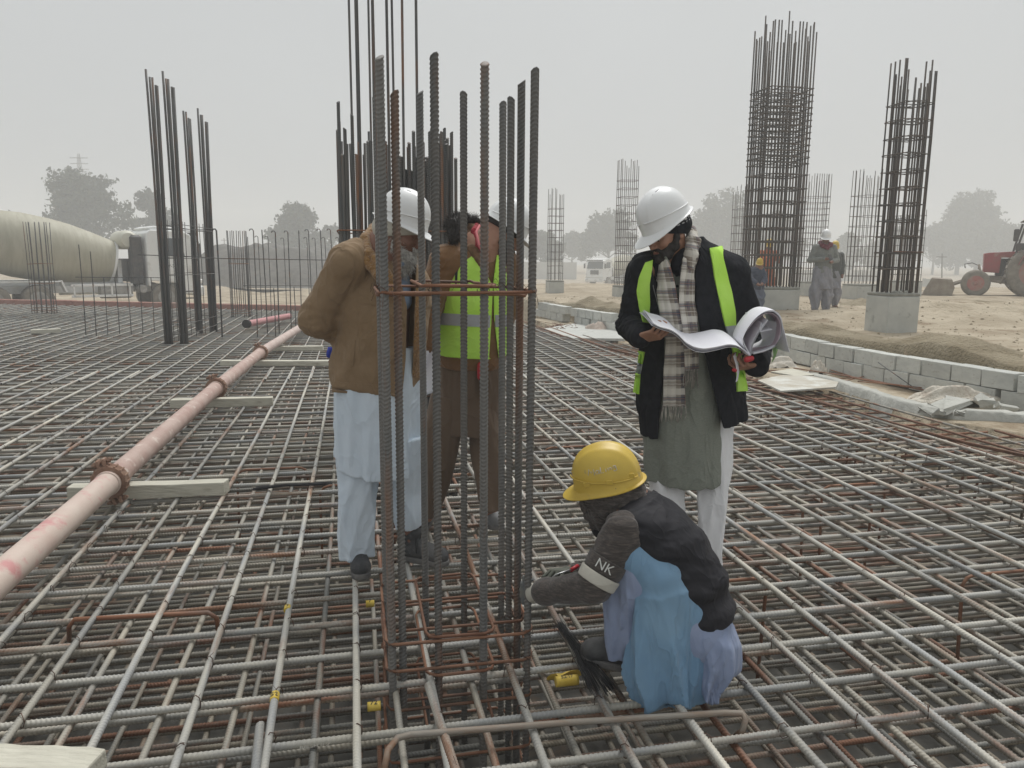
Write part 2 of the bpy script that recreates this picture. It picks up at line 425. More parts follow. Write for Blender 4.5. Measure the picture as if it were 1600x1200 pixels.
low2 = build_mat('rebar_mat', 'rebar grid half way down, tied just above the dense bottom grid', -.535, -.560, .0110, .272, .134, m_bar_mid, off=(.09, .08), smin=-.5, nparts=95, smax=13, tspan=(-12, 8))
# tie wires at the near crossings of the upper grid: too many to count
mb = MB()
tt0 = -21 + .041; ss0 = -1.2 + .046
for i in range(200):
    t = tt0 + i * .272
    if t < -6 or t > 5: continue
    for j in range(50):
        s = ss0 + j * .268
        if s < 1.2 or s > 9 or t > edge2_t(s) or rnd.random() < .12: continue
        c = ST(s, t, -.02); a = rnd.choice((1, -1)); d1 = (U + T * a) / math.sqrt(2); d2 = (U - T * a) / math.sqrt(2)
        pts = [c + d1 * .019 * math.cos(q) + np.array([0, 0, .0265 * math.sin(q)]) + d2 * .004 * rnd.uniform(-1, 1) for q in np.linspace(0, 2 * math.pi, 9)]
        mb.tube(pts, .0019, 4, cap=False)
        e = pts[rnd.choice((2, 3, 4))]
        mb.tube([e, e + d2 * rnd.uniform(-.02, .02) + np.array([0, 0, .008]), e + d2 * rnd.uniform(-.04, .04) + d1 * rnd.uniform(-.03, .03) + np.array([0, 0, rnd.uniform(0, .02)])], .0009, 3, cap=False)
o = mb.build('tie_wires', m_wire, top_mat, smooth=True); o['kind'] = 'stuff'
# ------------------------------------------------------------------ cages and starter bars
def vbar_mesh(hgt, r, ribbed, key={}):
    k = (round(hgt, 2), r, ribbed)
    if k not in key:
        if ribbed == 2: me = bar_mesh(hgt, r, pitch=.0145, rib=.0027, k=.8)
        elif ribbed == 1: me = bar_mesh(hgt, r, pitch=.018, rib=.0025, k=.7)
        else:
            b = MB(); b.tube([(0, 0, 0), (hgt * .35, rnd.uniform(-.006, .006), rnd.uniform(-.006, .006)), (hgt * .7, 0, 0), (hgt, rnd.uniform(-.012, .012), rnd.uniform(-.012, .012))], r, 6); me = b.mesh('bar')
            me.polygons.foreach_set('use_smooth', [True] * len(me.polygons))
        key[k] = me
    return key[k]
def vbar(p, hgt, r, m, parent, ribbed=0, lean=(0, 0), name='rebar'):
    return place_bar(vbar_mesh(hgt, r, ribbed), m, p, (lean[0], lean[1], 1), parent, name)
def loop(mb, c, ax, ay, hx, hy, r, bend=.03, seg=5, gap=True, tw=0.006):
    """one closed rectangular tie with rounded corners"""
    pts = []
    for cx, cy, a0 in ((1, 1, 0), (-1, 1, 90), (-1, -1, 180), (1, -1, 270)):
        for k in range(3):
            a = R(a0 + 45 * k); pts.append(np.array(c) + ax * (cx * (hx - bend) + bend * math.cos(a)) + ay * (cy * (hy - bend) + bend * math.sin(a)) + np.array([0, 0, rnd.uniform(-tw, tw)]))
    pts.append(pts[0]); mb.tube(pts, r, seg, cap=False)
def cage(label, corner, sx, sy, z0, hts, n, r, m, tiez, m_tie, tr=.006, group='column cages standing on the site', inner=True, bundle=1, jit=.15, name='column_cage', rot=None, tilt=0):
    """rectangular column cage; corner = nearest-left corner, sx along T, sy along U"""
    ax, ay = T, U
    root = empty(name, np.array([corner[0], corner[1], z0]), label, 'column cage', group)
    nxs, nys = n; P = []
    for i in range(nxs): P += [(i / (nxs - 1), 0), (i / (nxs - 1), 1)]
    for j in range(1, nys - 1): P += [(0, j / (nys - 1)), (1, j / (nys - 1))]
    c0 = np.array([corner[0], corner[1], 0.])
    i = 0
    for u, v in P:
        for b in range(bundle if (bundle == 1 or rnd.random() < .6) else 1):
            i += 1
            p = c0 + ax * (sx * u + b * r * 2.2) + ay * (sy * v)
            h_ = rnd.choice(hts) + rnd.uniform(-jit, jit)
            h_ = round(h_ * 5) / 5 + (0 if jit < .05 else 0)
            vbar(p + np.array([0, 0, z0]), h_, r, m, root, 0, (rnd.uniform(-.002, .002), rnd.uniform(-.002, .002)))
    for k, z in enumerate(tiez):
        mb = MB(); c = c0 + ax * sx / 2 + ay * sy / 2 + np.array([0, 0, z])
        loop(mb, c, ax, ay, sx / 2 + r + tr, sy / 2 + r + tr, tr, tw=.012)
        if inner:
            loop(mb, c + np.array([0, 0, .016]), ax, ay, sx / 4, sy / 2 + r + tr, tr * .9, tw=.012)
            loop(mb, c + np.array([0, 0, -.016]), ax, ay, sx / 2 + r + tr, sy / 4, tr * .9, tw=.012)
        mb.build('stirrup', m_tie, root, smooth=True)
    return root
m_conc = mat('concrete', (.44, .45, .42), .85, col2=(.53, .535, .50), scale=3, col3=(.25, .25, .23), scale3=4, lo3=.6, hi3=.72, bump=.35, bscale=60, bdist=.004, coord='Object')
m_conc_top = mat('damp concrete edge', (.22, .22, .19), .9, col2=(.3, .3, .27), scale=9)
def pedestal(label, c, sx, sy, z0, z1):
    """concrete stub, chamfered corners, darker wet rim"""
    root = empty('concrete_pedestal', np.array([*(np.array(c[:2]) + (T * sx / 2 + U * sy / 2)[:2]), z0]), label, 'pedestal', 'concrete column stubs')
    cc = np.array([c[0], c[1], 0]) + T * sx / 2 + U * sy / 2
    mb = MB(); mb.box(cc + np.array([0, 0, (z0 + z1) / 2 - .03]), (sx, sy, z1 - z0 - .06), rz=AZ, bev=.018); mb.build('stub', m_conc, root)
    n = 14; vs = []; 
    mb = MB(); mb.box(cc + np.array([0, 0, z1 - .032]), (sx - .006, sy - .006, .05), rz=AZ, bev=.012); mb.build('rim', m_conc_top, root)
    if z1 > .9:
        for k in range(4):
            mb = MB(); mb.lathe([(.0, .05), (.03, .045), (.055, .02), (.06, 0)], cc + T * (-.1 + .16 * k - .15) * sx - U * rnd.uniform(.3, .42) * sy + np.array([0, 0, z1 - .01]), seg=7); mb.build('mortar_lump', m_conc_top, root, smooth=True)
    return root
# --- near right cage on its stub
N = G(1385, 520.7, .27); pedestal('square concrete stub under the slim rebar cage, nearest stub on the dirt', N, .60, .60, .2, .95)
cage('slim tall rebar cage on the nearest stub, right of the man in the grey suit', N + T * .06 + U * .06, .48, .48, .95, [3.6, 3.7, 3.75, 3.4], (5, 5), .014, m_bar_far, [1.36] + [1.62 + .27 * k for k in range(10)], m_bar_far, .0085, bundle=2, jit=.1)
mb = MB(); a = N + T * .02 + U * .02; mb.tube([a + np.array([0, 0, 1.36 + .01]), a + T * .56 + np.array([0, 0, 1.365])], .011, 6); 
o = mb.build('rusty_rod', m_bar_rust); tag(o, 'rusty crossbar tied level across the slim tall cage', 'steel rod')
# --- big right cage
N = G(1187, 489, .27); pedestal('wide concrete stub below the broadest rebar cage', N, 1.0, 1.0, .2, .86)
cage('broadest and tallest rebar cage with dense ties, behind the man with the paper plans', N + T * .0 + U * .05, 1.0, .90, .86, [5.7, 5.85, 5.5, 5.8], (13, 9), .017, m_bar_far,
     [1.3 + .30 * k for k in range(8)] + [3.65 + .135 * k for k in range(13)], m_bar_far, .012, jit=.15)
# cages further off
def far_cage(label, bx, by, sx, ztop, zp, n, zs, plabel, r=.011, m=None):
    N = G(bx, by, .27)
    pedestal(plabel, N, sx + .1, sx + .1, .2, zp)
    cage(label, N + T * .05 + U * .05, sx, sx, zp, [ztop - zp, ztop - zp - .1], n, r, m_bar_far, zs, m_bar_far, .007, inner=False, jit=.04)
far_cage('narrow rebar cage behind the white helmet of the man with the plans', 966, 466, .50, 4.45, .66, (5, 4), [.9 + .245 * k for k in range(13)], 'concrete stub of the cage in front of the distant mixer truck', .010)
far_cage('small far rebar cage left of the distant white truck', 858, 457, .45, 3.85, .70, (4, 3), [.95 + .25 * k for k in range(10)], 'small concrete stub left of the distant truck', .010)
far_cage('hazy rebar cage just left of the slim tall cage', 1338, 470, .66, 4.1, .77, (6, 5), [1.0 + .3 * k for k in range(9)], 'concrete stub left of and behind the nearest stub', .010)
far_cage('short hazy rebar cage right of the slim tall cage', 1402, 463, .85, 3.1, .80, (7, 5), [1.0 + .25 * k for k in range(9)], 'low wide concrete stub right of the nearest stub', .010)
far_cage('hazy rebar cage peeping out left of the broadest cage', 1152, 462, .70, 3.9, .75, (6, 5), [1.0 + .27 * k for k in range(9)], 'far concrete stub left of the broadest cage', .010)
far_cage('hazy rebar cage peeping out right of the broadest cage', 1256, 462, .72, 4.35, .75, (9, 5), [1.0 + .2 * k for k in range(14)], 'far concrete stub right of the broadest cage', .010)

# --- the central column the men stand round
root = empty('column_cage', G(720, 1000, 0), 'near square column cage of thick ribbed bars that the workers gather round', 'column cage', 'column cages standing on the site')
P0 = G(614, 1058, 0); CS = .165
CC = [(0, 0, 88, 603), (1, 0, 80, 686), (2, 0, 96, 766), (3, 0, 108, 845), (0, 1, 100, 0), (0, 2, 175, 0), (0, 3, 145, 0), (1, 3, 142, 664), (2, 3, 150, 720), (3, 3, 160, 795), (3, 2, 152, 807), (3, 1, 128, 819)]
for i, j, ty, tx in CC:
    p = P0 + T * CS * i + U * CS * j
    zt = float(W(PX(p + np.array([0, 0, 2]))[0], ty, p[1])[2])
    if (i, j) == (0, 0): zt = zt
    o = vbar(p + np.array([0, 0, -.72]), zt + .72, .0128, m_bar_col, root, 2, (rnd.uniform(-.003, .003), rnd.uniform(-.003, .003)))
p = P0 + T * .032 - U * .0 + np.array([0.0, .02, 0]); vbar(p + np.array([0, 0, -.72]), 2.75, .0128, m_bar_col, root, 2, (.002, .002))
cc = P0 + T * CS * 1.5 + U * CS * 1.5
def big_tie(z, a=1, b=1, ox=0, oy=0, rr=.006, tilt=0, tone=m_bar_rust):
    mb = MB(); loop(mb, cc + T * ox + U * oy + np.array([0, 0, z]), T, U, (.2475 * a) + .021, (.2475 * b) + .021, rr, .04, 6, tw=.004); return mb.build('stirrup', tone, root, smooth=True)
for z, a, b in ((1.382, 1, 1), (1.402, .42, 1), (1.365, 1, .42), (.135, 1, 1), (.11, 1, .42), (.03, 1, 1), (.15, .42, 1), (.0, .42, 1), (-.12, 1, 1), (-.17, 1, .42), (-.22, .42, 1), (-.33, 1, 1), (-.5, 1, 1)): big_tie(z, a, b)
# wire ends at the upper ties
mb = MB()
for i, j, _, _ in CC:
    for z in (1.39, .13, .03):
        c = P0 + T * CS * i + U * CS * j + np.array([0, 0, z])
        for q in range(2):
            d = np.array([rnd.uniform(-1, 1), rnd.uniform(-1, .3), rnd.uniform(-.6, .6)]); d /= np.linalg.norm(d)
            ring = [c + T * .022 * math.cos(a) + U * .022 * math.sin(a) + np.array([0, 0, .012 * math.sin(2 * a)]) for a in np.linspace(0, 6.28, 9)]
            if q == 0: mb.tube(ring, .0013, 4, cap=False)
            mb.tube([c + d * .02, c + d * .035 + np.array([0, 0, .012]), c + d * rnd.uniform(.04, .07) + np.array([0, 0, -.012])], .0011, 3, cap=False)
o = mb.build('tie_wires', m_wire, root, smooth=True); o['kind'] = 'stuff'

# --- tall bar cluster behind the men
m_bar_mc = bar_mat('dark column rebar', (.085, .09, .09), (.13, .12, .11), (.20, .10, .055), .55, .68)
root = empty('column_cage', (-1.0, 6.6, 0), 'dense cluster of column bars rising out of view behind the bearded man', 'column cage', 'column cages standing on the site')
C0 = np.array([-1.38, 6.25, 0]); sxx, syy, nb = .90, .9, 17
k = 0
for i in range(nb):
    for v in (0, 1):
        p = C0 + T * sxx * i / (nb - 1) + U * syy * v
        px = PX(p + np.array([0, 0, 2.3]))[0]
        tall = 1 if (3 <= i <= 11 and v == 0 and i % 2 == 1) or (v == 1 and i in (2, 3, 5, 6, 8, 9, 10)) else 0
        h_ = 8.0 if tall else (2.30 + .28 * rnd.random() + (.12 if i < 4 else 0))
        vbar(p + np.array([0, 0, -.7]), round(h_ + .7, 1), .0125 if not tall else .011, m_bar_mc, root, 1 if not tall else 0, (rnd.uniform(-.004, .004), rnd.uniform(-.004, .004)))
        if i % 2 == 0 and v == 0: vbar(p + T * .03 + np.array([0, 0, -.7]), round(3.0 + .25 * rnd.random(), 1), .0125, m_bar_mc, root, 1)
for i in range(9):
    p = C0 + T * (.02 + .045 * i) + U * (.10 + .05 * (i % 3)); vbar(p + np.array([0, 0, -.7]), round(3.0 + .22 * rnd.random(), 1), .0125, m_bar_mc, root, 0)
for i in range(9):
    p = C0 + T * (.50 + .042 * i) + U * (.08 + .06 * (i % 3)); vbar(p + np.array([0, 0, -.7]), round(2.85 + .2 * rnd.random(), 1), .0125, m_bar_mc, root, 1)
for j in range(1, 9):
    for u in (0, 1):
        p = C0 + T * sxx * u + U * syy * j / 9
        vbar(p + np.array([0, 0, -.7]), round(3.0 + .3 * rnd.random(), 1), .0125, m_bar_mc, root, 1)
for z in (.1, .22, .34, .46, .6, .9, 1.3, 1.7):
    mb = MB(); loop(mb, C0 + T * sxx / 2 + U * syy / 2 + np.array([0, 0, z]), T, U, sxx / 2 + .025, syy / 2 + .025, .006); mb.build('stirrup', m_bar_rust, root, smooth=True)

# --- wall-like cage on the left: four bundles
root = empty('column_cage', G(300, 520, 0), 'four tall bundles of bars standing in front of the mixer truck cab', 'column cage', 'column cages standing on the site')
for (bx, by, ty, nn) in ((265, 535, 112, 5), (289, 534, 115, 5), (313, 518, 170, 4), (335, 516, 172, 5)):
    p = G(bx, by, 0); zt = float(W(bx, ty, p[1])[2])
    for q in range(nn):
        o_ = T * (q - nn / 2) * .026 + U * .03 * (q % 2)
        vbar(p + o_ + np.array([0, 0, -.3]), round(zt + .3 - .05 * q, 1) - .013 * q, .019, m_bar_mc, root, 0, (-.004 + .003 * q, .002))
for q in range(9):
    p = G(272 + 7 * q, 530 - 1.6 * q, 0); vbar(p + np.array([0, 0, -.3]), round(2.35 + .1 * rnd.random(), 1), .007, m_bar_mc, root, 0, (rnd.uniform(-.01, .01), 0))
a, b, c, d = G(262, 535, 0), G(292, 534, 0), G(338, 516, 0), G(311, 518, 0)
for z in (.12, .3, 1.15, 1.45, 1.95, 2.0):
    mb = MB(); Z = np.array([0, 0, z]); q = .04
    pts = [a - T * q, b + T * q, c + T * q, d - T * q, a - T * q]; mb.tube([p_ + Z + np.array([0, 0, rnd.uniform(-.02, .02)]) for p_ in pts], .006, 5); mb.build('stirrup', m_bar_mc, root, smooth=True)
def small_cage(label, px0, px1, by, ty, n, r=.009, ties=(.12, .6, 1.2)):
    A_ = G(px0, by, 0); B_ = G(px1, by - 1, 0); sx = float(np.linalg.norm(B_ - A_)); zt = float(W(px0, ty, A_[1])[2])
    cage(label, A_, sx * .98, sx * .8, -.3, [zt + .3, zt + .25], n, r, m_bar_mc, list(ties), m_bar_rust, .006, inner=False, jit=.03)
small_cage('small thin cage in front of the mixer drum at far left', 50, 83, 489, 344, (5, 3), ties=(.05, .12, .75, 1.25))
small_cage('small thin cage in the row of hooked starter bars', 362, 388, 494, 360, (5, 3), .010, ties=(.05, .12, 1.3))
# starter bars
def starters(label, items, hook=True, name='starter_bars', rail=None):
    root = empty(name, G(items[0][0], items[0][1], 0), label, 'starter bars', 'starter bar rows')
    for bx, by, ty, r in items:
        p = G(bx, by, 0); zt = float(W(bx, ty, p[1])[2]); ln = rnd.uniform(-.015, .015)
        top = p + np.array([ln * zt, 0, zt]); mb = MB()
        pts = [p + np.array([0, 0, -.3]), p + np.array([ln * zt * .5 + .01, 0, zt * .5]), top + np.array([0, 0, -.03])]
        if hook and rnd.random() < .6: pts += [top + np.array([-.02, 0, .0]), top + np.array([-.06, .0, 0.0]), top + np.array([-.075, 0, -.03])]
        else: pts += [top]
        mb.tube(pts, r, 6); mb.build('rebar', m_bar_mc, root, smooth=True)
    if rail:
        for pts, rr in rail: 
            mb = MB(); mb.tube(pts, rr, 6); mb.build('cross_rod', m_bar_mc, root, smooth=True)
    return root
rr_ = [(347, 524, 358, .015), (402, 523, 358, .010), (418, 521, 359, .010), (436, 519, 361, .012), (455, 517, 361, .010), (471, 516, 360, .010), (488, 514, 359, .010), (507, 512, 358, .010), (523, 511, 358, .010), (537, 510, 360, .01), (430, 522, 450, .009), (462, 519, 448, .009), (560, 508, 359, .01)]
starters('front row of tall hooked starter bars left of the bearded man', rr_, rail=[([W(345, 404, 14.2), W(430, 405, 14.2), W(600, 408, 14.2)], .008), ([W(215, 398, 14.0), W(300, 401, 14.1), W(348, 404, 14.2)], .008)])
starters('back row of thinner starter bars seen between the hooked ones', [(394, 498, 370, .009), (409, 498, 369, .009), (424, 497, 369, .009), (448, 497, 372, .009), (484, 496, 371, .009), (497, 496, 372, .009), (513, 496, 371, .009), (531, 495, 371, .009)], rail=[([W(380, 446, 17.2), W(540, 447, 17.2)], .007)])
starters('row of short starter bars under one level rod, in front of the truck chassis', [(134, 522, 382, .009), (150, 522, 393, .009), (168, 521, 433, .008), (187, 521, 433, .008), (205, 520, 433, .008), (223, 520, 433, .008), (241, 519, 433, .008), (258, 519, 433, .008)], hook=False, rail=[([W(118, 433, 14.2), W(262, 434, 14.2)], .007)])

# ------------------------------------------------------------------ kerb, pipe, timbers
m_kerb = mat('red brick kerb', (.30, .14, .11), .9, col2=(.38, .20, .16), scale=5, col3=(.35, .31, .26), scale3=1.5, lo3=.55, hi3=.7, bump=.3, bscale=30)
K0 = ST(float(far_s(-17)) + .12, -17); K1 = ST(float(far_s(3.4)) + .12, 3.4)
mb = MB(); ang = math.atan2((K1 - K0)[1], (K1 - K0)[0]); Lk = float(np.linalg.norm(K1 - K0))
for i in range(int(Lk / 1.2)):
    c = K0 + (K1 - K0) / Lk * (1.2 * i + .6); mb.box(c + np.array([0, rnd.uniform(-.01, .01), -.21 + rnd.uniform(-.01, .01)]), (1.185, .22, .66), rz=ang + rnd.uniform(-.004, .004), bev=.012)
o = mb.build('brick_kerb', m_kerb); tag(o, 'long low red kerb along the far edge of the rebar', 'kerb')
m_tim = mat('timber', (.50, .48, .40), .9, col2=(.60, .58, .49), scale=6, stretch=(1, 6, 6), col3=(.30, .27, .21), scale3=2.5, lo3=.58, hi3=.7, bump=.6, bscale=14, bdist=.01)
def timber(label, x0, y0, x1, y1, hgt, dep, z0=.0):
    a = G(x0, y0, z0); b = G(x1, y1, z0); c = (a + b) / 2; d = b - a; Lt = float(np.linalg.norm(d)); 
    mb = MB(); n = 9; vs = []
    for i in range(n):
        f = i / (n - 1) - .5
        for sy, sz in ((-1, 0), (1, 0), (1, 1), (-1, 1)):
            vs.append((f * Lt + (rnd.uniform(-.008, .008) if i in (0, n - 1) else 0), sy * dep / 2 + rnd.uniform(-.003, .003), sz * hgt + rnd.uniform(-.003, .003)))
    fs = [(0, 3, 2, 1), tuple((n - 1) * 4 + q for q in (0, 1, 2, 3))]
    for i in range(n - 1):
        for q in range(4): fs.append((i * 4 + q, i * 4 + (q + 1) % 4, i * 4 + 4 + (q + 1) % 4, i * 4 + 4 + q))
    mb.add(vs, fs); me = mb.mesh(); o = link('timber_block', me, m_tim); o.location = Vector([float(q) for q in c]) + Vector((0, 0, .001)) ; o.rotation_euler = (0, 0, math.atan2(d[1], d[0]))
    md = o.modifiers.new('b', 'BEVEL'); md.width = .006; md.segments = 2; md.limit_method = 'ANGLE'
    return tag(o, label, 'timber', 'timbers under the pink pipe')
timber('longest pale timber lying under the rusty pipe clamp', 110, 779, 355, 771, .085, .10)
timber('pale timber under the pipe near its second clamp', 268, 637, 427, 633, .085, .10)
timber('pale timber under the pipe, beside the back of the brown jacket', 346, 571, 517, 571, .07, .12)
timber('farthest pale timber crossing under the pipe', 415, 548, 505, 547, .07, .12)
timber('pale timber end cut off at the bottom left corner', -60, 1208, 150, 1216, .06, .11)
timber('short grey timber lying on the rebar at far left', 48, 521, 95, 519, .07, .14)
m_pipe = mat('pink pipe paint', (.56, .43, .37), .6, col2=(.62, .52, .45), scale=4, col3=(.56, .27, .26), scale3=5.5, lo3=.53, hi3=.66, bump=.25, bscale=35, bdist=.003, coord='Object')
m_pipe_r = mat('worn red pipe paint', (.42, .28, .24), .65, col2=(.50, .38, .33), scale=6, col3=(.62, .52, .46), scale3=9, lo3=.57, hi3=.64, bump=.3, bscale=35, bdist=.004)
m_pipe_p = mat('dusty pink pipe paint', (.48, .36, .32), .65, col2=(.56, .46, .41), scale=5, col3=(.62, .54, .48), scale3=8, lo3=.58, hi3=.66, bump=.3, bscale=35, bdist=.004)
m_rustc = mat('rust clamp', (.22, .12, .08), .85, .2, col2=(.33, .22, .16), scale=14, col3=(.45, .38, .33), scale3=9, lo3=.6, hi3=.7, bump=.8, bscale=60, bdist=.004)
root = empty('pump_pipe', G(340, 605, 0), 'long faded pink concrete pump pipe running away on timbers', 'pipe', 'pink concrete pump pipes')
PR = .068; zc = .158
A0 = W(-190, 1010, 2.6); A0[2] = .155
P_ = [G(-260, 1068, zc), G(172, 752, zc), G(338, 606, zc), G(407, 551, zc), G(482, 504, zc)]
dirn = P_[-1] - P_[1]; dirn /= np.linalg.norm(dirn); P_[0] = P_[1] - (P_[2] - P_[1]) / np.linalg.norm(P_[2] - P_[1]) * 3.4
P_.append(P_[-1] + dirn * 1.5)
for i in range(len(P_) - 1):
    a, b = P_[i], P_[i + 1]; d = (b - a) / np.linalg.norm(b - a)
    mb = MB(); Ls = float(np.linalg.norm(b - a)); q = (Vector([float(v) for v in d]))
    n = 12; ring = [a + d * Ls * k / n for k in range(n + 1)]
    mb.tube(ring, PR, 28); mb.lathe([(PR, 0), (PR + .007, .004), (PR + .007, .035), (PR, .045)], a + d * .03, q, 28); mb.lathe([(PR, 0), (PR + .007, .004), (PR + .007, .035), (PR, .045)], b - d * .07, q, 28)
    mb.build('pipe_length', [m_pipe, m_pipe_r, m_pipe_r, m_pipe_p, m_pipe_p][min(i, 4)], root, auto=40)
def clamp(P, d):
    d = Vector([float(v) for v in d]).normalized(); P = Vector([float(v) for v in P]); mb = MB()
    mb.lathe([(PR + .002, -.040), (PR + .030, -.038), (PR + .036, -.02), (PR + .028, 0), (PR + .036, .02), (PR + .030, .038), (PR + .002, .04)], P, d, 32)
    sd = d.cross(Vector((0, 0, 1))).normalized(); up = sd.cross(d)
    for k in range(16):
        a = 2 * math.pi * k / 16; rd = sd * math.cos(a) + up * math.sin(a); M = Matrix((d, rd.cross(d) * -1, rd)).transposed()
        mb.box(P + rd * (PR + .030), (.074, .010, .016), M=M, bev=.002)
    M = Matrix((d, sd, up)).transposed()
    for a in (R(110), R(-70)):
        rd = sd * math.cos(a) + up * math.sin(a); M = Matrix((d, rd.cross(d) * -1, rd)).transposed(); tn = rd.cross(d)
        mb.box(P + rd * (PR + .05) + tn * .014, (.060, .020, .055), M=M, bev=.006); mb.box(P + rd * (PR + .05) - tn * .022, (.060, .020, .055), M=M, bev=.006)
        c = P + rd * (PR + .055); mb.tube([c + tn * .055, c - tn * .07], .008, 8); mb.lathe([(.0155, 0), (.0155, .014)], c + tn * .03, tn, 6); mb.lathe([(.0155, 0), (.0155, .014)], c - tn * .055, tn, 6)
    return mb.build('clamp', m_rustc, root, auto=35)
for i in (1, 2, 3): clamp(P_[i], P_[i + 1] - P_[i - 1])
# short second pipe with a dark mouth
mb = MB(); a = G(386, 506, .12); b = G(452, 494, .12); root2 = empty('pump_pipe', a, 'short loose pink pipe with a dark open end, beyond the long pipe', 'pipe', 'pink concrete pump pipes')
dv = Vector([float(q) for q in (b - a)]); Ls = dv.length
mb.lathe([(.062, 0), (.075, 0), (.075, .05), (.068, .06), (.068, Ls), (.0, Ls)], a, dv, 20); mb.build('pipe_length', mat('strong pink paint', (.55, .27, .27), .6, col2=(.48, .22, .22), scale=4), root2, auto=40)
mb = MB(); mb.lathe([(.0, -.03), (.085, -.03), (.085, .05), (.07, .06)], a - dv.normalized() * .02 if False else Vector([float(q) for q in a]) - dv.normalized() * .02, dv, 20); mb.build('end_collar', mat('dark collar', (.035, .03, .03), .8), root2, auto=40)

# ------------------------------------------------------------------ block wall: every block is a thing
m_blk = mat('concrete block', (.47, .48, .45), .9, col2=(.56, .57, .53), scale=3, col3=(.38, .36, .32), scale3=5, lo3=.58, hi3=.68, rand=.12, bump=.5, bscale=45, bdist=.006)
blk = None
def block(p, ang, sz, label, up=0):
    global blk
    if blk is None:
        blks = []
        for v in range(3):
            mb = MB(); mb.box((0, 0, 0), (1, 1, 1), bev=.025); me = mb.mesh('block')
            for vv in me.vertices: vv.co += Vector([rnd.uniform(-.008, .008) for _ in range(3)])
            me.materials.append(m_blk); blks.append(me)
        globals()['blk'] = blks
    o = bpy.data.objects.new('concrete_block', rnd.choice(globals()['blk'])); sc.collection.objects.link(o)
    o.location = [float(q) for q in p]; o.rotation_euler = (rnd.uniform(-.03, .03), rnd.uniform(-.02, .02), ang + rnd.uniform(-.06, .06)); o.scale = sz
    return tag(o, label, 'block', 'grey blocks of the low retaining wall')
seg = []
acc = 0
pts = [np.array([x, y, 0.]) for x, y in WALLP]
total = 0; cum = [0]
for a, b in zip(pts[:-1], pts[1:]): cum.append(cum[-1] + float(np.linalg.norm(b - a)))
WP_ = list(pts)
def along(d):
    pts = WP_
    d = min(max(d, 0), cum[-1] - 1e-3); i = max(k for k in range(len(cum)) if cum[k] <= d); i = min(i, len(pts) - 2)
    f = (d - cum[i]) / (cum[i + 1] - cum[i]); v = pts[i + 1] - pts[i]; return pts[i] + v * f, math.atan2(v[1], v[0])
BL = .405
lastp = -1
nblk = int((cum[-1] - .2) / BL)
seqn = {0: 0, 1: 0}
def near_lbl(row, px):
    rowt = 'upper course' if row else 'lower course'
    return f'grey concrete block of the {rowt} in the low curved wall'
for row in (0, 1):
    for k in range(nblk):
        d = BL * (k + (.5 if row == 0 else .95)); p, ang = along(d)
        px = PX(p)[0]
        if px > 1700: continue
        dist = abs(px - 893) if row == 1 else 99
        if 886 < px < 902 : continue
        if row == 1 and (960 < px < 975): continue
        block(p + np.array([rnd.uniform(-.015, .015), rnd.uniform(-.025, .025), -.095 + .1 + row * .196 + rnd.uniform(-.004, .004)]), ang, (BL - rnd.uniform(.012, .035), .2, .19), near_lbl(row, px))
# concrete kerb strip and ledge rubbish
m_strip = mat('mortar strip', (.40, .40, .36), .9, col2=(.48, .48, .44), scale=5, bump=.6, bscale=20, bdist=.02)
ep = [G(x, y, -.06) for x, y in ((1235, 582), (1300, 597), (1345, 611), (1400, 629), (1450, 641), (1500, 647), (1600, 653), (1720, 668))]
mb = MB(); vs = []; n = 0
dense = []
for a, b in zip(ep[:-1], ep[1:]):
    for k in range(8): dense.append(a + (b - a) * k / 8)
for i, p in enumerate(dense):
    q = dense[min(i + 1, len(dense) - 1)] - dense[max(i - 1, 0)]; q = q / np.linalg.norm(q); nr = np.array([-q[1], q[0], 0])
    w_ = .10 + rnd.uniform(-.015, .015)
    vs += [p + nr * w_ + np.array([0, 0, -.09]), p + nr * w_ * .8 + np.array([0, 0, .05 + rnd.uniform(-.01, .01)]), p - nr * w_ * .8 + np.array([0, 0, .045 + rnd.uniform(-.01, .01)]), p - nr * w_ + np.array([0, 0, -.35])]
for i in range(len(dense) - 1):
    for q in range(3): mb.add([], []); mb.f.append((i * 4 + q, i * 4 + q + 1, i * 4 + 5 + q, i * 4 + 4 + q)); mb.mi.append(0)
mb.v = [tuple(float(c) for c in v) for v in vs]
o = mb.build('mortar_strip', m_strip, smooth=True); tag(o, 'curved strip of pale mortar between the rebar edge and the block wall', 'mortar strip')
m_ply = mat('plywood', (.42, .38, .30), .8, col2=(.52, .50, .44), scale=4, col3=(.60, .60, .55), scale3=2.5, lo3=.5, hi3=.58, bump=.2)
def slab(label, name, cat, pxs, z, th, m):
    ps = [G(x, y, z) for x, y in pxs]; n = len(ps); mb = MB()
    mb.add([p + np.array([0, 0, th]) for p in ps] + ps, [tuple(range(n - 1, -1, -1)), tuple(range(n, 2 * n))] + [(i, (i + 1) % n, n + (i + 1) % n, n + i) for i in range(n)])
    return tag(mb.build(name, m), label, cat)
slab('splattered plywood sheet lying flat at the rebar edge', 'plywood_sheet', 'board', [(1184, 596), (1220, 613), (1306, 607), (1310, 599), (1270, 590), (1222, 588)], .02, .018, m_ply)
slab('plain timber board lying behind the plywood sheet', 'timber_board', 'board', [(1205, 583), (1246, 590), (1272, 588), (1238, 578)], .0, .02, m_tim)
m_cloth = mat('dirty sack cloth', (.50, .45, .37), .95, col2=(.58, .55, .49), scale=6, bump=.5, bscale=30)
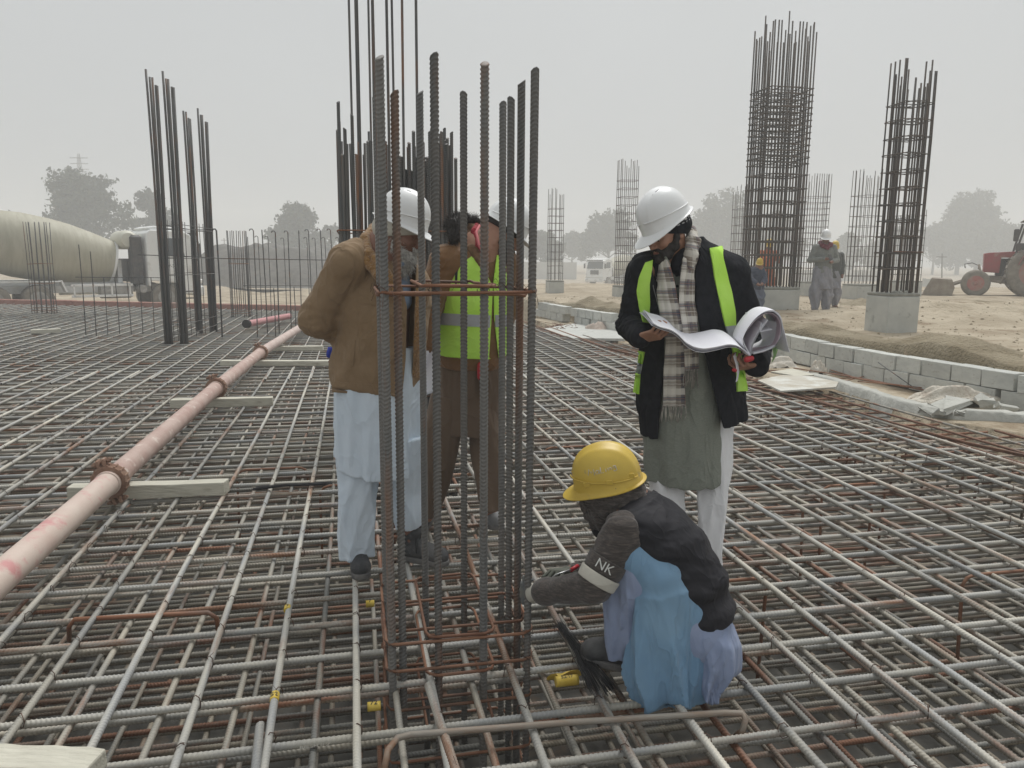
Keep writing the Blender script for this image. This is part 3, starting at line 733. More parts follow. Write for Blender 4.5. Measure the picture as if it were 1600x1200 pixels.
def heap(label, name, cat, px, py, z, rx_, ry_, hgt, m, seed, rough=.5, n=26):
    c = G(px, py, z); r_ = np.random.default_rng(seed); vs = []; fs = []
    g_ = np.linspace(-1, 1, n); XX, YY = np.meshgrid(g_, g_, indexing='ij'); q = np.stack([XX * 3, YY * 3, XX * 0], -1)
    rr2 = np.sqrt(XX ** 2 + YY ** 2); edge = 1 + .22 * vnoise(q * 1.2, seed + 1)
    hh = np.clip(1 - (rr2 / edge) ** 2, -.4, 1); hh = np.where(hh > 0, hh ** .7, hh) * (1 + rough * vnoise(q * 1.6, seed)) + rough * .3 * vnoise(q * 4, seed + 2)
    hh = np.clip(hh, -.12, 2)
    V = np.stack([XX * rx_ + c[0], YY * ry_ + c[1], hh * hgt + c[2]], -1).reshape(-1, 3); I = np.arange(n * n).reshape(n, n)
    F = np.stack([I[:-1, :-1], I[1:, :-1], I[1:, 1:], I[:-1, 1:]], -1).reshape(-1, 4)
    return tag(link(name, npmesh(name, V, F), m), label, cat)
heap('crumpled pale sack on the ledge beside the held plans', 'sack_cloth', 'cloth', 1215, 572, -.10, .28, .22, .09, m_cloth, 5, .9)
heap('small crumpled pale cloth on the ledge right of the plywood', 'rag', 'cloth', 1279, 582, -.09, .14, .13, .09, m_cloth, 6, .9)
heap('pinkish cloth heap by the rusty scrap pile', 'rag', 'cloth', 938, 516, -.09, .33, .3, .12, mat('pinkish cloth', (.46, .37, .31), .95, col2=(.52, .45, .39), scale=7), 7, .9)
heap('broken pale mortar rubble piled against the block wall', 'rubble_heap', 'rubble', 1515, 632, -.10, .80, .22, .15, mat('rubble', (.54, .49, .41), .95, col2=(.62, .58, .50), scale=5, col3=(.42, .34, .27), scale3=6, bump=.9, bscale=22, bdist=.03), 8, .45, 40)
mb = MB()
for k in range(60):
    c = G(880 + rnd.uniform(-18, 22), 512 + rnd.uniform(-5, 4), -.08); a = rnd.uniform(0, 6.28); Ls = rnd.uniform(.15, .5); d = np.array([math.cos(a), math.sin(a), rnd.uniform(-.1, .25)])
    mb.tube([c - d * Ls / 2, c + d * Ls / 2 + np.array([0, 0, .02])], .006, 5)
o = mb.build('wire_scrap_pile', m_bar_rust, smooth=True); tag(o, 'rusty heap of scrap wire in front of the far block wall', 'scrap pile'); 
slab('pale concrete slab under the rusty scrap heap', 'concrete_slab', 'slab', [(848, 517), (893, 532), (975, 533), (990, 525), (900, 508)], -.10, .05, m_conc)
# loose rusty rods on the ledge
rods = [((1255, 566), (1330, 588)), ((1300, 583), (1440, 609)), ((1240, 575), (1420, 605)), ((1330, 590), (1460, 612)), ((1310, 598), (1370, 585)), ((1180, 576), (1300, 600)), ((1240, 601), (1330, 590)), ((1200, 590), (1285, 612)), ((1350, 583), (1470, 607)), ((1390, 600), (1480, 609)), ((1195, 578), (1260, 584)), ((1340, 596), (1450, 607))]
for k, ((x0, y0), (x1, y1)) in enumerate(rods):
    a, b = G(x0, y0, -.07 + .008 * (k % 4)), G(x1, y1, -.07 + .012 * (k % 3)); mb = MB(); mb.tube([a, (a + b) / 2 + np.array([rnd.uniform(-.04, .04), rnd.uniform(-.03, .03), .006]), b], .008, 6)
    tag(mb.build('loose_rod', m_bar_rust, smooth=True), 'loose rusty rod lying on the ledge below the block wall', 'steel rod', 'loose rods scattered on the ledge')
mb = MB(); mb.tube([W(1372, 566, 8.55), W(1424, 603, 8.1)], .006, 5); tag(mb.build('loose_rod', m_bar_mc, smooth=True), 'thin dark rod leaning diagonally on the block wall', 'steel rod')

# rusty hooked bar ends along the right edge: U bars between the top and bottom grids
root = empty('edge_hooks', G(1400, 650, 0), 'row of rusty bent bar ends along the right edge of the rebar', 'edge bars')
me = None
smid = []
cnt = 0
for k in range(86):
    s = 1.6 + k * .126; te = edge2_t(s) + .02
    if te > 6.5: continue
    p = ST(s, te, -.045); mb = MB(); L_ = .75 + rnd.uniform(-.05, .05)
    tl = rnd.uniform(.01, .05)
    pts = [p - T * L_ + np.array([0, 0, -.02]), p - T * .06, p + T * .02 + np.array([0, 0, -.015]), p + T * .06 + np.array([0, 0, -.06]), p + T * .05 + U * tl + np.array([0, 0, -.30]), p + T * .03 + U * tl + np.array([0, 0, -.56])]
    mb.tube(pts, .0115, 7); mb.build('hooked_bar', m_bar_rust if rnd.random() < .6 else m_bar_low, root, smooth=True); cnt += 1
for dt, z in ((-.03, .012), (.06, -.02)):
    S = np.linspace(1.0, 13.5, 30); mb = MB(); mb.tube([ST(s, edge2_t(s) + dt + .01 * math.sin(s * 3), z) for s in S], .010, 7); mb.build('edge_rod', m_bar_rust, root, smooth=True)
# bar chairs holding up the grid
chairs = [(1050, 915, 0), (1255, 790, 0), (1505, 900, 1), (1285, 760, 0), (370, 735, 0), (500, 760, 0), (850, 700, 0)]
for (x0, y0, sz, rz_) in ((1478, 634, (.42, .30, .05), .4), (1540, 628, (.22, .16, .09), 1.2), (1452, 641, (.16, .12, .06), 2.0), (1572, 636, (.20, .13, .07), .1), (1500, 646, (.12, .09, .05), .9)):
    mb = MB(); mb.box((0, 0, 0), sz, bev=.015); me = mb.mesh()
    for v in me.vertices: v.co += Vector([rnd.uniform(-.022, .022) for _ in range(3)])
    o = link('mortar_chunk', me, m_strip); p = G(x0, y0, -.0); o.location = [float(q) for q in p]; o.rotation_euler = (rnd.uniform(-.3, .3), rnd.uniform(-.35, .35), rz_); tag(o, 'broken lump of pale mortar lying on the rubble heap', 'mortar lump', 'mortar lumps on the rubble heap')
for k, (px, py, _) in enumerate(chairs):
    a = G(px, py, -.055); mb = MB(); dr = T * .5
    pts = [a + np.array([0, 0, -.62]) - U * .03, a + np.array([0, 0, -.05]), a + np.array([0, 0, -.012]) + dr * .05, a + dr * .12 + np.array([0, 0, -.0]), a + dr * .9, a + dr * .97 + np.array([0, 0, -.02]), a + dr + np.array([0, 0, -.06]), a + dr + np.array([0, 0, -.62]) + U * .03]
    mb.tube(pts, .009, 7); tag(mb.build('bar_chair', m_bar_rust, smooth=True), 'rusty bent bar chair holding the uppermost grid above the lower ones', 'bar chair', 'bar chairs between the grids')
# lying U bar at bottom centre right, with bent ends
mb = MB(); a, b = G(612, 1150, .012), G(1158, 1112, .012); d = (b - a) / np.linalg.norm(b - a)
mb.tube([G(600, 1205, -.02), G(606, 1172, .012), a + d * .02 + np.array([0, -.012, 0]), a + d * .06, (a + b) / 2 + U * .006, b - d * .06, b - np.array([0, .01, 0]), G(1165, 1125, .0), G(1160, 1142, -.03), G(1150, 1150, -.10)], .0105, 8)
tag(mb.build('bent_bar', bar_mat('pale rusty rebar', (.30, .25, .20), (.36, .34, .30), (.28, .15, .08), .45, .6), smooth=True), 'loose bent bar with hooked ends lying across the bottom centre', 'bent bar')
mb = MB(); a, b = G(116, 968, -.02), G(325, 957, -.02)
mb.tube([G(108, 1000, -.25), G(108, 980, -.05), a, (a + b) / 2, b, G(338, 965, -.04), G(342, 990, -.12)], .010, 8)
tag(mb.build('bent_bar', m_bar_rust, smooth=True), 'rusty hooked bar under the grid, left of the column', 'bent bar')
# extra doubled bars near the bottom
def extra(label, x0, y0, x1, y1, r=.0125, m=None, z=.0):
    a, b = G(x0, y0, z), G(x1, y1, z); Lb = round(float(np.linalg.norm(b - a)), 2)
    o = place_bar(bar_mesh(Lb, r, rib=.0018), m or m_bar_top, a, b - a, None); tag(o, label, 'steel bar', None)
extra('cut end of a grey bar laid beside the column at the bottom edge', 716, 1215, 668, 1068, .0135)
extra('rusty tipped bar stub standing proud at the bottom left of centre', 398, 1215, 406, 1132, .013)
# yellow tags
m_tag = mat('yellow tape', (.62, .43, .05), .6, col2=(.70, .52, .10), scale=20, bump=.4, bscale=60, bdist=.004)
m_ink = mat('marker ink', (.03, .03, .03), .7)
def text_mesh(txt, size, ext=.0006, font=None):
    cu = bpy.data.curves.new('t', 'FONT'); cu.body = txt; cu.size = size; cu.extrude = ext; cu.align_x = 'CENTER'; cu.align_y = 'CENTER'; cu.resolution_u = 3
    ob = bpy.data.objects.new('t', cu); sc.collection.objects.link(ob); dg = bpy.context.evaluated_depsgraph_get(); me = bpy.data.meshes.new_from_object(ob.evaluated_get(dg)); bpy.data.objects.remove(ob); return me
def put_text(txt, size, p, right, up, m, parent=None, name='lettering', bend=None):
    me = text_mesh(txt, size); r_ = Vector([float(q) for q in right]).normalized(); u_ = Vector([float(q) for q in up]); u_ = (u_ - r_ * u_.dot(r_)).normalized(); n_ = r_.cross(u_)
    M = Matrix((r_, u_, n_)).transposed().to_4x4(); M.translation = Vector([float(q) for q in p])
    if bend:
        for v in me.vertices: v.co.z -= bend * v.co.y ** 2
    me.transform(M); return link(name, me, m, parent)
def yellow_tag(label, px, py, d, Lg, r, txt=None, flag=0):
    p = G(px, py, -.0); d = Vector([float(q) for q in d]).normalized(); mb = MB(); ax = d
    if abs(d.dot(Vector(U))) < .8: p = p + np.array([0, 0, -.025]) 
    c = Vector([float(q) for q in p]) + Vector((0, 0, -.0125))
    prof = [(r * .96, -Lg / 2)] + [(r * (1 + .06 * rnd.random()), -Lg / 2 + Lg * k / 6) for k in range(7)] + [(r * .96, Lg / 2)]
    root = empty('yellow_tag', c, label, 'tape tag', 'yellow tape tags on the rebar')
    mb.lathe(prof, c, d, 14)
    if flag:
        sd = d.cross(Vector((0, 0, 1))).normalized(); vs = []
        for i in range(7):
            for j in range(4):
                a = i / 6; b_ = j / 3 - .5
                vs.append(c + sd * (-.02 - flag * a) + d * (b_ * Lg * 1.1 + .02 * math.sin(a * 5)) + Vector((0, 0, .018 + .012 * math.sin(a * 6 + b_ * 4) - .03 * a)))
        mb.add(vs, [(i * 4 + j, i * 4 + j + 1, i * 4 + 5 + j, i * 4 + 4 + j) for i in range(6) for j in range(3)])
    mb.build('tape', m_tag, root, smooth=True)
    if txt: put_text(txt, .026 if len(txt) < 4 else .02, c + Vector((0, -.004, r * 1.08)), T if abs(d.dot(Vector(T))) > .7 else d.cross(Vector((0, 0, 1))), (0, 1, .3), m_ink, root, bend=8)
yellow_tag('small yellow tape tag with marker scribble, left of the column', 449, 947, U, .035, .0150, '7')
yellow_tag('yellow tape tag nearest the bottom left', 429, 1085, U, .045, .0150, '52')
yellow_tag('yellow tape tag on a cross bar just left of the cage base', 578, 931, T, .038, .0155, '7', .0)
yellow_tag('yellow tape tag on a cross bar at the lower left foot of the cage', 584, 1088, T, .045, .0155, '72', .0)
yellow_tag('largest crumpled yellow tape tag marked 52/17 beside the shoe', 886, 1049, T, .085, .0185, '52/17', .03)
yellow_tag('tiny yellow tape mark beyond the cage between the men', 773, 782, U, .03, .0150)
# raised mill letters on one near cross bar
put_text('BBLSM // Z', .020, G(492, 1166, -.009), T, (0, 1, 0), m_bar_low, None, 'mill_lettering')
o = bpy.data.objects['mill_lettering']; tag(o, 'raised mill letters on a near cross bar at the bottom', 'lettering')
# bundles of tie wire
m_blackwire = mat('black wire', (.02, .02, .022), .5, .4)
def wire_bundle(label, a, b, n, spread, r=.0012):
    mb = MB(); d = b - a; Lw = float(np.linalg.norm(d)); d = d / Lw; sdv = np.cross(d, [0, 0, 1.]); sdv /= np.linalg.norm(sdv)
    for k in range(n):
        o0 = sdv * rnd.gauss(0, .010) + np.array([0, 0, abs(rnd.gauss(.008, .006))]); sp = spread * rnd.uniform(-1, 1); o1 = sdv * sp + np.array([0, 0, abs(rnd.gauss(.004, .006))])
        e = Lw * rnd.uniform(.86, 1.0); mb.tube([a + o0 - d * rnd.uniform(-.02, .02), a + d * Lw * .4 + o0 * .6 + o1 * .3 + np.array([0, 0, .01]), a + d * e + o1], r, 4, cap=False)
    return tag(mb.build('wire_bundle', m_blackwire, smooth=True), label, 'wire bundle', 'bundles of tie wire on the rebar')
wire_bundle('fanned black bundle of tie wire beside the squatting man shoe', G(876, 978, .005), G(948, 1090, .005), 90, .055)
wire_bundle('black tie wire bundle lying left of the man in the brown jacket', G(398, 766, .005), G(520, 756, .005), 60, .02, .0014)

# rusty outer strip of grid, one step lower, between the upper grid and the mortar strip
root = empty('rebar_mat', ST(6, edge2_t(6) + .3, -.13), 'rusty outer strip of rebar grid, a step lower, along the right edge', 'rebar mat')
t = -2.0
while t < 9.2:
    S = np.linspace(1.0, 19.0, 160); ok = [q for q in S if edge2_t(q) - .25 < t < edge_t(q) - .02]
    if len(ok) > 3:
        mb = MB(); a, b = ok[0], ok[-1]; mb.tube([ST(a, t, -.045), ST((a + b) / 2, t + rnd.uniform(-.03, .03), -.04), ST(b, t + rnd.uniform(-.03, .03), -.045)], .0115, 7); mb.build('rebar', m_bar_rust if rnd.random() < .55 else m_bar_mid, root, smooth=True)
    t += .235
s = 1.3; k = 0
while s < 19 and k < 78:
    a, b = edge2_t(s) - .3, edge_t(s) - .02 + rnd.uniform(-.06, .04)
    if b - a > .25 and a < 7: mb = MB(); mb.tube([ST(s, a, -.068), ST(s + rnd.uniform(-.02, .02), (a + b) / 2, -.068), ST(s + rnd.uniform(-.03, .03), b, -.068)], .0115, 7); mb.build('rebar', m_bar_rust if rnd.random() < .5 else m_bar_mid, root, smooth=True); k += 1
    s += .20
# wet soil thrown up behind the block wall
m_soil = mat('wet soil', (.23, .188, .118), .95, col2=(.32, .27, .185), scale=2.2, lo=.4, hi=.62, bump=1.0, bscale=26, bdist=.05)
def berm(label, path, wdt, hgt, zb, seed, nseg=150, nw=22):
    path = [np.array(p, float) for p in path]; d = np.concatenate([[0], np.cumsum([np.linalg.norm(b - a) for a, b in zip(path[:-1], path[1:])])]); tt = np.linspace(0, d[-1], nseg)
    C = np.stack([np.interp(tt, d, [p[i] for p in path]) for i in range(2)], -1); tg = np.gradient(C, axis=0); nr = np.stack([-tg[:, 1], tg[:, 0]], -1); nr /= np.linalg.norm(nr, axis=1)[:, None]
    q = np.linspace(-1, 1, nw); XY = C[:, None] + nr[:, None] * (q[None, :, None] * wdt / 2); P3 = np.concatenate([XY, np.zeros(XY.shape[:2] + (1,))], -1)
    env = np.clip(1 - np.abs(q) ** 2.2, 0, 1)[None] * (.45 + .55 * vnoise(P3 * 1.6, seed)).clip(.0, 1.3); endf = np.clip(np.minimum(tt, d[-1] - tt) / .6, 0, 1)[:, None]
    base = H(XY[..., 0], XY[..., 1]) if zb is None else zb
    Z = base + env * endf * hgt * (1 + .30 * vnoise(P3 * 6, seed + 1) + .12 * vnoise(P3 * 17, seed + 2)) - .03 + .03 * endf * (env > .05)
    V = np.concatenate([XY, Z[..., None]], -1).reshape(-1, 3); I = np.arange(nseg * nw).reshape(nseg, nw); F = np.stack([I[:-1, :-1], I[1:, :-1], I[1:, 1:], I[:-1, 1:]], -1).reshape(-1, 4)
    return tag(link('soil_berm', npmesh('soil_berm', V, F), m_soil), label, 'soil heap', 'heaps of wet soil')
wp = [along(q)[0] for q in np.linspace(.5, cum[-1] - 1.5, 30)]; nv_ = [along(q)[1] for q in np.linspace(.5, cum[-1] - 1.5, 30)]
berm('long dark ridge of wet soil heaped right behind the block wall', [p[:2] + np.array([-math.sin(a), math.cos(a)]) * -.62 if (np.array([-math.sin(a), math.cos(a)]) @ T[:2]) < 0 else p[:2] + np.array([-math.sin(a), math.cos(a)]) * .70 for p, a in zip(wp, nv_)], 1.2, .11, None, 41)
berm('broad mound of wet soil right of the nearest concrete stub', [W(1400, 545, 10.6)[:2], W(1500, 545, 10.0)[:2], W(1640, 550, 9.6)[:2]], 1.5, .04, None, 45)
berm('low dark soil bank in front of the tractor', [W(1440, 470, 19.5)[:2], W(1530, 470, 18.5)[:2], W(1680, 470, 18.0)[:2]], 3.0, .22, None, 47)
berm('faint soil bank between the nearest stub and the tractor blade', [W(1300, 462, 22)[:2], W(1380, 462, 21.5)[:2], W(1480, 462, 21)[:2]], 2.2, .18, None, 51)
# grey gravel mound in the mist
rg = np.random.default_rng(5); n = 60; g_ = np.linspace(-1, 1, n); XX, YY = np.meshgrid(g_, g_, indexing='ij'); q3 = np.stack([XX * 4, YY * 4, XX * 0], -1); c = W(430, 420, 60)
hh = np.clip(1 - np.sqrt((XX / 1.0) ** 2 + (YY / 1.0) ** 2), 0, 1); hh = np.minimum(hh * 2.2, 1) ** .8 * (1 + .12 * vnoise(q3 * 1.3, 4) + .04 * vnoise(q3 * 5, 6)); I = np.arange(n * n).reshape(n, n)
Vm = np.stack([XX * 8.5 + c[0], YY * 6 + c[1], hh * 2.75 - .75], -1).reshape(-1, 3); Fm = np.stack([I[:-1, :-1], I[1:, :-1], I[1:, 1:], I[:-1, 1:]], -1).reshape(-1, 4)
tag(link('gravel_mound', npmesh('gravel_mound', Vm, Fm), mat('grey gravel', (.13, .125, .115), .95, col2=(.19, .18, .165), scale=3, bump=.6, bscale=12, bdist=.1)), 'broad grey gravel mound in the mist behind the starter bars', 'gravel mound')
# clods and pebbles scattered on the dirt: too many to count
Vc, Fc = [], []; rc = np.random.default_rng(77); n_ = 0
for k in range(2600):
    x, y = rc.uniform(1.0, 15), rc.uniform(6.5, 24); s_, t_ = st(np.array([x, y, 0]))
    wt = float(np.interp(s_, _wss, _wst)); 
    if t_ < wt + .3: continue
    z = float(H(x, y)); r_ = .012 + .03 * rc.random() ** 3; a = rc.uniform(0, 6.28, 4)
    P = [(x + r_ * math.cos(a[0] + q * 1.57) * rc.uniform(.7, 1.2), y + r_ * math.sin(a[0] + q * 1.57) * rc.uniform(.7, 1.2), z + r_ * rc.uniform(-.1, .2)) for q in range(4)] + [(x, y, z + r_ * rc.uniform(.5, .9)), (x, y, z - r_)]
    b = len(Vc); Vc += P
    for q in range(4): Fc += [(b + q, b + (q + 1) % 4, b + 4), (b + (q + 1) % 4, b + q, b + 5)]
o = link('soil_clods', npmesh('soil_clods', Vc, Fc), m_soil); o['kind'] = 'stuff'; o.data.polygons.foreach_set('use_smooth', [False] * len(o.data.polygons))
# ------------------------------------------------------------------ vehicles and far things
m_white = mat('truck white paint', (.78, .79, .78), .45, col2=(.50, .49, .45), scale=1.5, lo=.5, hi=.75)
m_drum = mat('mixer drum paint', (.36, .34, .255), .6, col2=(.44, .42, .33), scale=1.2, stretch=(6, 1, 1), col3=(.33, .30, .23), scale3=2, lo3=.58, hi3=.7)
m_tyre = mat('tyre rubber', (.17, .155, .13), .9, col2=(.26, .235, .195), scale=6)
m_blackp = mat('black metal', (.03, .03, .032), .6, col2=(.08, .07, .06), scale=5)
m_glass = mat('dark glass', (.05, .06, .065), .12, spec=.8)
m_rim = mat('wheel rim', (.38, .37, .35), .6, col2=(.25, .24, .22), scale=9)
def wheel(root, c, axis, r, wd, m_r, name='wheel', lug=0, parts=True):
    """tyre with rounded shoulders and a dished rim; c centre of the outer face"""
    mb = MB(); ax = Vector([float(v) for v in axis]).normalized()
    mb.lathe([(r * .56, 0), (r * .80, .015), (r * .95, -.02), (r, -.07), (r, -wd + .07), (r * .95, -wd + .02), (r * .56, -wd)], c, ax, 32)
    if lug:
        s_ = ax.orthogonal().normalized(); t_ = ax.cross(s_)
        for k in range(lug):
            a = 2 * math.pi * k / lug; rd = s_ * math.cos(a) + t_ * math.sin(a); M = Matrix((rd.cross(ax), ax, rd)).transposed() @ Matrix.Rotation(.5 if k % 2 else -.5, 3, 'Z')
            mb.box(Vector([float(v) for v in c]) + rd * (r + .012) - ax * (wd * (.28 if k % 2 else .72)), (.05, wd * .5, .05), M=M)
    o = mb.build(name, m_tyre, root, auto=50)
    mb = MB(); mb.lathe([(r * .58, .012), (r * .54, .0), (r * .50, -.07), (r * .30, -.10), (r * .26, -.02), (r * .16, .0), (r * .12, .05), (0, .05)], c, ax, 24)
    s_ = ax.orthogonal().normalized(); t_ = ax.cross(s_)
    for k in range(8):
        a = 2 * math.pi * k / 8; p = Vector([float(v) for v in c]) + (s_ * math.cos(a) + t_ * math.sin(a)) * r * .21; mb.lathe([(.018, -.06), (.018, .01)], p, ax, 6)
    mb.build('rim', m_r, o, auto=40)
    return o
def mixer(label, pos, head, m_w=m_white, detail=True, cabtext=True):
    """concrete mixer truck, local +x forward, y to its left"""
    root = empty('mixer_truck', pos, label, 'mixer truck'); root.rotation_euler = (0, 0, head)
    bpy.context.view_layer.update()
    def B(name, mb, m, par=root, **k):
        me = mb.mesh(name); o = bpy.data.objects.new(name, me); sc.collection.objects.link(o)
        for mm in (m if isinstance(m, (list, tuple)) else [m]): me.materials.append(mm)
        me.polygons.foreach_set('use_smooth', [True] * len(me.polygons)); me.set_sharp_from_angle(angle=R(k.get('auto', 35))); o.parent = par; return o
    # cab shell: side outline extruded across
    out = [(1.28, .62), (1.34, .95), (1.34, 1.55), (1.22, 2.35), (1.05, 2.95), (.75, 3.10), (-.45, 3.12), (-.62, 2.98), (-.62, .95), (-.50, .95), (-.50, 1.15), (.58, 1.15), (.66, .95), (.72, .62)]
    mb = MB(); mb.prism(out, 2.42, Matrix.Identity(4)); cab = B('cab', mb, m_w, auto=30)
    md = cab.modifiers.new('b', 'BEVEL'); md.width = .05; md.segments = 3; md.limit_method = 'ANGLE'; md.angle_limit = R(40)
    mb = MB(); mb.prism([(-.45, 3.10), (.70, 3.09), (.55, 3.22), (-.25, 3.27), (-.5, 3.2)], 2.1, Matrix.Identity(4)); o = B('roof_fairing', mb, m_w); md = o.modifiers.new('b', 'BEVEL'); md.width = .07; md.segments = 3
    for sy in (-1, 1):
        door = MB(); door.box((.28, sy * 1.215, 1.95), (1.02, .03, 1.75), bev=.012); d = B('door', door, m_w)
        g_ = MB(); g_.prism([(-.16, 2.12), (.78, 2.12), (.66, 2.80), (-.16, 2.80)], .02, Matrix.Translation((0, sy * 1.234, 0))); B('window', g_, m_glass, d)
        h_ = MB(); h_.box((-.1, sy * 1.24, 1.95), (.16, .03, .04), bev=.006); B('handle', h_, m_blackp, d)
        mr = MB(); mr.box((1.30, sy * 1.42, 2.35), (.08, .22, .55), bev=.03); mr.tube([(1.25, sy * 1.2, 2.7), (1.3, sy * 1.42, 2.66)], .02, 6); B('mirror', mr, m_blackp)
        st_ = MB(); st_.box((.95, sy * 1.2, .72), (.5, .06, .05), bev=.01); st_.box((.95, sy * 1.2, .45), (.46, .06, .05), bev=.01); B('step', st_, m_blackp)
    ws = MB(); ws.prism([(-1.08, 0), (1.08, 0), (1.0, .82), (-1.0, .82)], .02, Matrix.Translation((1.30, 0, 2.05)) @ Matrix.Rotation(R(90), 4, 'Z') @ Matrix.Rotation(R(-13), 4, 'X')); B('windscreen', ws, m_glass)
    vs_ = MB(); vs_.box((1.28, 0, 3.0), (.25, 2.0, .12), bev=.03); B('sun_visor', vs_, m_blackp)
    gr = MB(); gr.box((1.352, 0, 1.62), (.03, 1.15, .5), bev=.02)
    for k in range(4): gr.box((1.375, 0, 1.46 + .11 * k), (.02, 1.1, .03))
    B('grille', gr, m_blackp)
    bp = MB(); bp.box((1.38, 0, .72), (.22, 2.44, .42), bev=.05); bp.box((1.38, 0, 1.12), (.14, 2.40, .16), bev=.03); b_ = B('bumper', bp, m_w)
    for sy in (-1, 1): hl = MB(); hl.box((1.495, sy * .92, .80), (.03, .36, .18), bev=.02); B('headlight', hl, mat('lamp glass', (.6, .62, .62), .15), b_)
    ch = MB()
    for sy in (-1, 1): ch.box((-3.4, sy * .42, .86), (8.6, .09, .28), bev=.01)
    for k in range(7): ch.box((-.2 - 1.15 * k, 0, .86), (.1, .8, .2))
    B('chassis', ch, m_w)
    for k, xw in enumerate((0, -4.35, -5.70)):
        for sy in (-1, 1): wheel_l(root, (xw, sy * (1.22 if k == 0 else 1.26), .525), (0, sy, 0), .525, .32 if k == 0 else .62)
    # mud guards
    for sy in (-1, 1):
        mg = MB(); mg.box((-5.03, sy * 1.0, 1.17), (2.9, .55, .04), bev=.01); mg.box((-3.52, sy * 1.0, 1.0), (.06, .55, .45), M=Matrix.Rotation(R(-20), 3, 'Y')); mg.box((-6.55, sy * 1.0, 1.0), (.06, .55, .45), M=Matrix.Rotation(R(20), 3, 'Y')); B('mudguard', mg, m_w)
        rl = MB(); rl.box((-2.25, sy * 1.22, .62), (2.1, .05, .09), bev=.01); rl.box((-2.25, sy * 1.22, 1.02), (2.1, .05, .09), bev=.01)
        for k in range(4): rl.box((-3.2 + .63 * k, sy * 1.22, .82), (.06, .05, .5))
        B('side_guard', rl, m_w)
    tk = MB(); tk.lathe([(.0, -.55), (.27, -.55), (.29, -.5), (.29, .5), (.27, .55), (0, .55)], (-1.75, -.92, .80), (1, 0, 0), 20); B('fuel_tank', tk, m_rim)
    tk = MB(); tk.lathe([(.0, -.3), (.14, -.3), (.16, -.26), (.16, .26), (.14, .3), (0, .3)], (-.85, -1.0, .85), (0, 1, 0), 18); B('air_tank', tk, m_rim)
    ex = MB(); ex.box((-.92, -.78, 1.95), (.42, .5, 1.9), bev=.08); ex.box((-.95, .3, 1.55), (.4, 1.4, .9), bev=.04)
    ex.tube([(-.95, -.6, 1.0), (-.85, -.95, 1.2), (-.8, -1.0, 1.6)], .09, 10); B('air_intake', ex, m_blackp)
    # drum on its frame
    fr = MB(); fr.box((-1.45, 0, 1.45), (.16, 1.0, 1.0), bev=.02); fr.box((-1.45, 0, 1.0), (.6, 1.2, .12), bev=.02); fr.box((-6.2, 0, 1.7), (.3, 1.4, 1.5), bev=.03); fr.box((-3.8, 0, 1.06), (5.0, .5, .14), bev=.02)
    for sy in (-1, 1): fr.tube([(-6.9, sy * .55, 1.0), (-6.4, sy * .5, 2.8)], .07, 8)
    B('drum_frame', fr, m_w)
    ax = Vector((-1, 0, .20)).normalized(); dm = MB()
    prof = [(.0, -.05), (.50, -.05), (.72, 0), (.80, .06), (.98, .9), (1.12, 1.7), (1.18, 2.4), (1.18, 3.3), (1.10, 3.9), (.92, 4.6), (.72, 5.4), (.62, 5.8), (.50, 5.82)]
    dm.lathe(prof, (-1.55, 0, 1.85), ax, 48); dr = B('drum', dm, m_drum, auto=25)
    rg = MB(); rg.lathe([(.78, .02), (.84, .03), (.84, .10), (.80, .12)], (-1.55, 0, 1.85), ax, 48); B('drum_ring', rg, m_w, dr); rg = MB(); rg.lathe([(.74, 5.0), (.88, 5.0), (.88, 5.16), (.7, 5.2)], (-1.55, 0, 1.85), ax, 40); B('drum_ring', rg, m_w, dr)
    wt = MB(); wt.lathe([(0, -.75), (.26, -.72), (.36, -.55), (.36, .6), (.28, .74), (0, .78)], (-1.15, -.15, 2.72), (0, 1, .0), 24); B('water_tank', wt, mat('cream tank', (.60, .59, .50), .5))
    hp = MB(); hp.prism([(-7.5, 2.9), (-6.9, 2.9), (-6.5, 3.9), (-7.6, 3.9)], 1.0, Matrix.Identity(4)); hp.box((-7.6, 0, 2.2), (.5, .5, 1.2), bev=.05); B('hopper', hp, m_w)
    if cabtext:
        me = text_mesh('STW-3', .17); o = link('lettering', me, m_blackp, None); o.parent = root; o.rotation_euler = (R(90), 0, 0); o.location = (.12, -1.236, 1.72)
    return root
def wheel_l(root, c, axis, r, wd):
    mb = MB(); ax = Vector(axis)
    def Bq(name, mb, m, par):
        me = mb.mesh(name); o = bpy.data.objects.new(name, me); sc.collection.objects.link(o); me.materials.append(m); me.polygons.foreach_set('use_smooth', [True] * len(me.polygons)); me.set_sharp_from_angle(angle=R(45)); o.parent = par; return o
    mb.lathe([(r * .56, 0), (r * .80, .015), (r * .95, -.02), (r, -.07), (r, -wd + .07), (r * .95, -wd + .02), (r * .56, -wd)], c, ax, 32)
    o = Bq('wheel', mb, m_tyre, root)
    mb = MB(); mb.lathe([(r * .58, .012), (r * .54, .0), (r * .50, -.08), (r * .32, -.12), (r * .28, -.02), (r * .16, .0), (r * .12, .05), (0, .05)], c, ax, 24)
    s_ = ax.orthogonal().normalized(); t_ = ax.cross(s_)
    for k in range(8):
        a = 2 * math.pi * k / 8; p = Vector(c) + (s_ * math.cos(a) + t_ * math.sin(a)) * r * .21; mb.lathe([(.018, -.06), (.018, .01)], p, ax, 6)
    Bq('rim', mb, m_rim, o)
mixer('white mixer truck with a khaki drum behind the red kerb on the left', (-14.45, 31.4, -.66), R(40))
mixer('distant white mixer truck facing the camera in the mist, behind the narrow cages', (10.4, 92, -1.80), R(-90 - 38), cabtext=False)

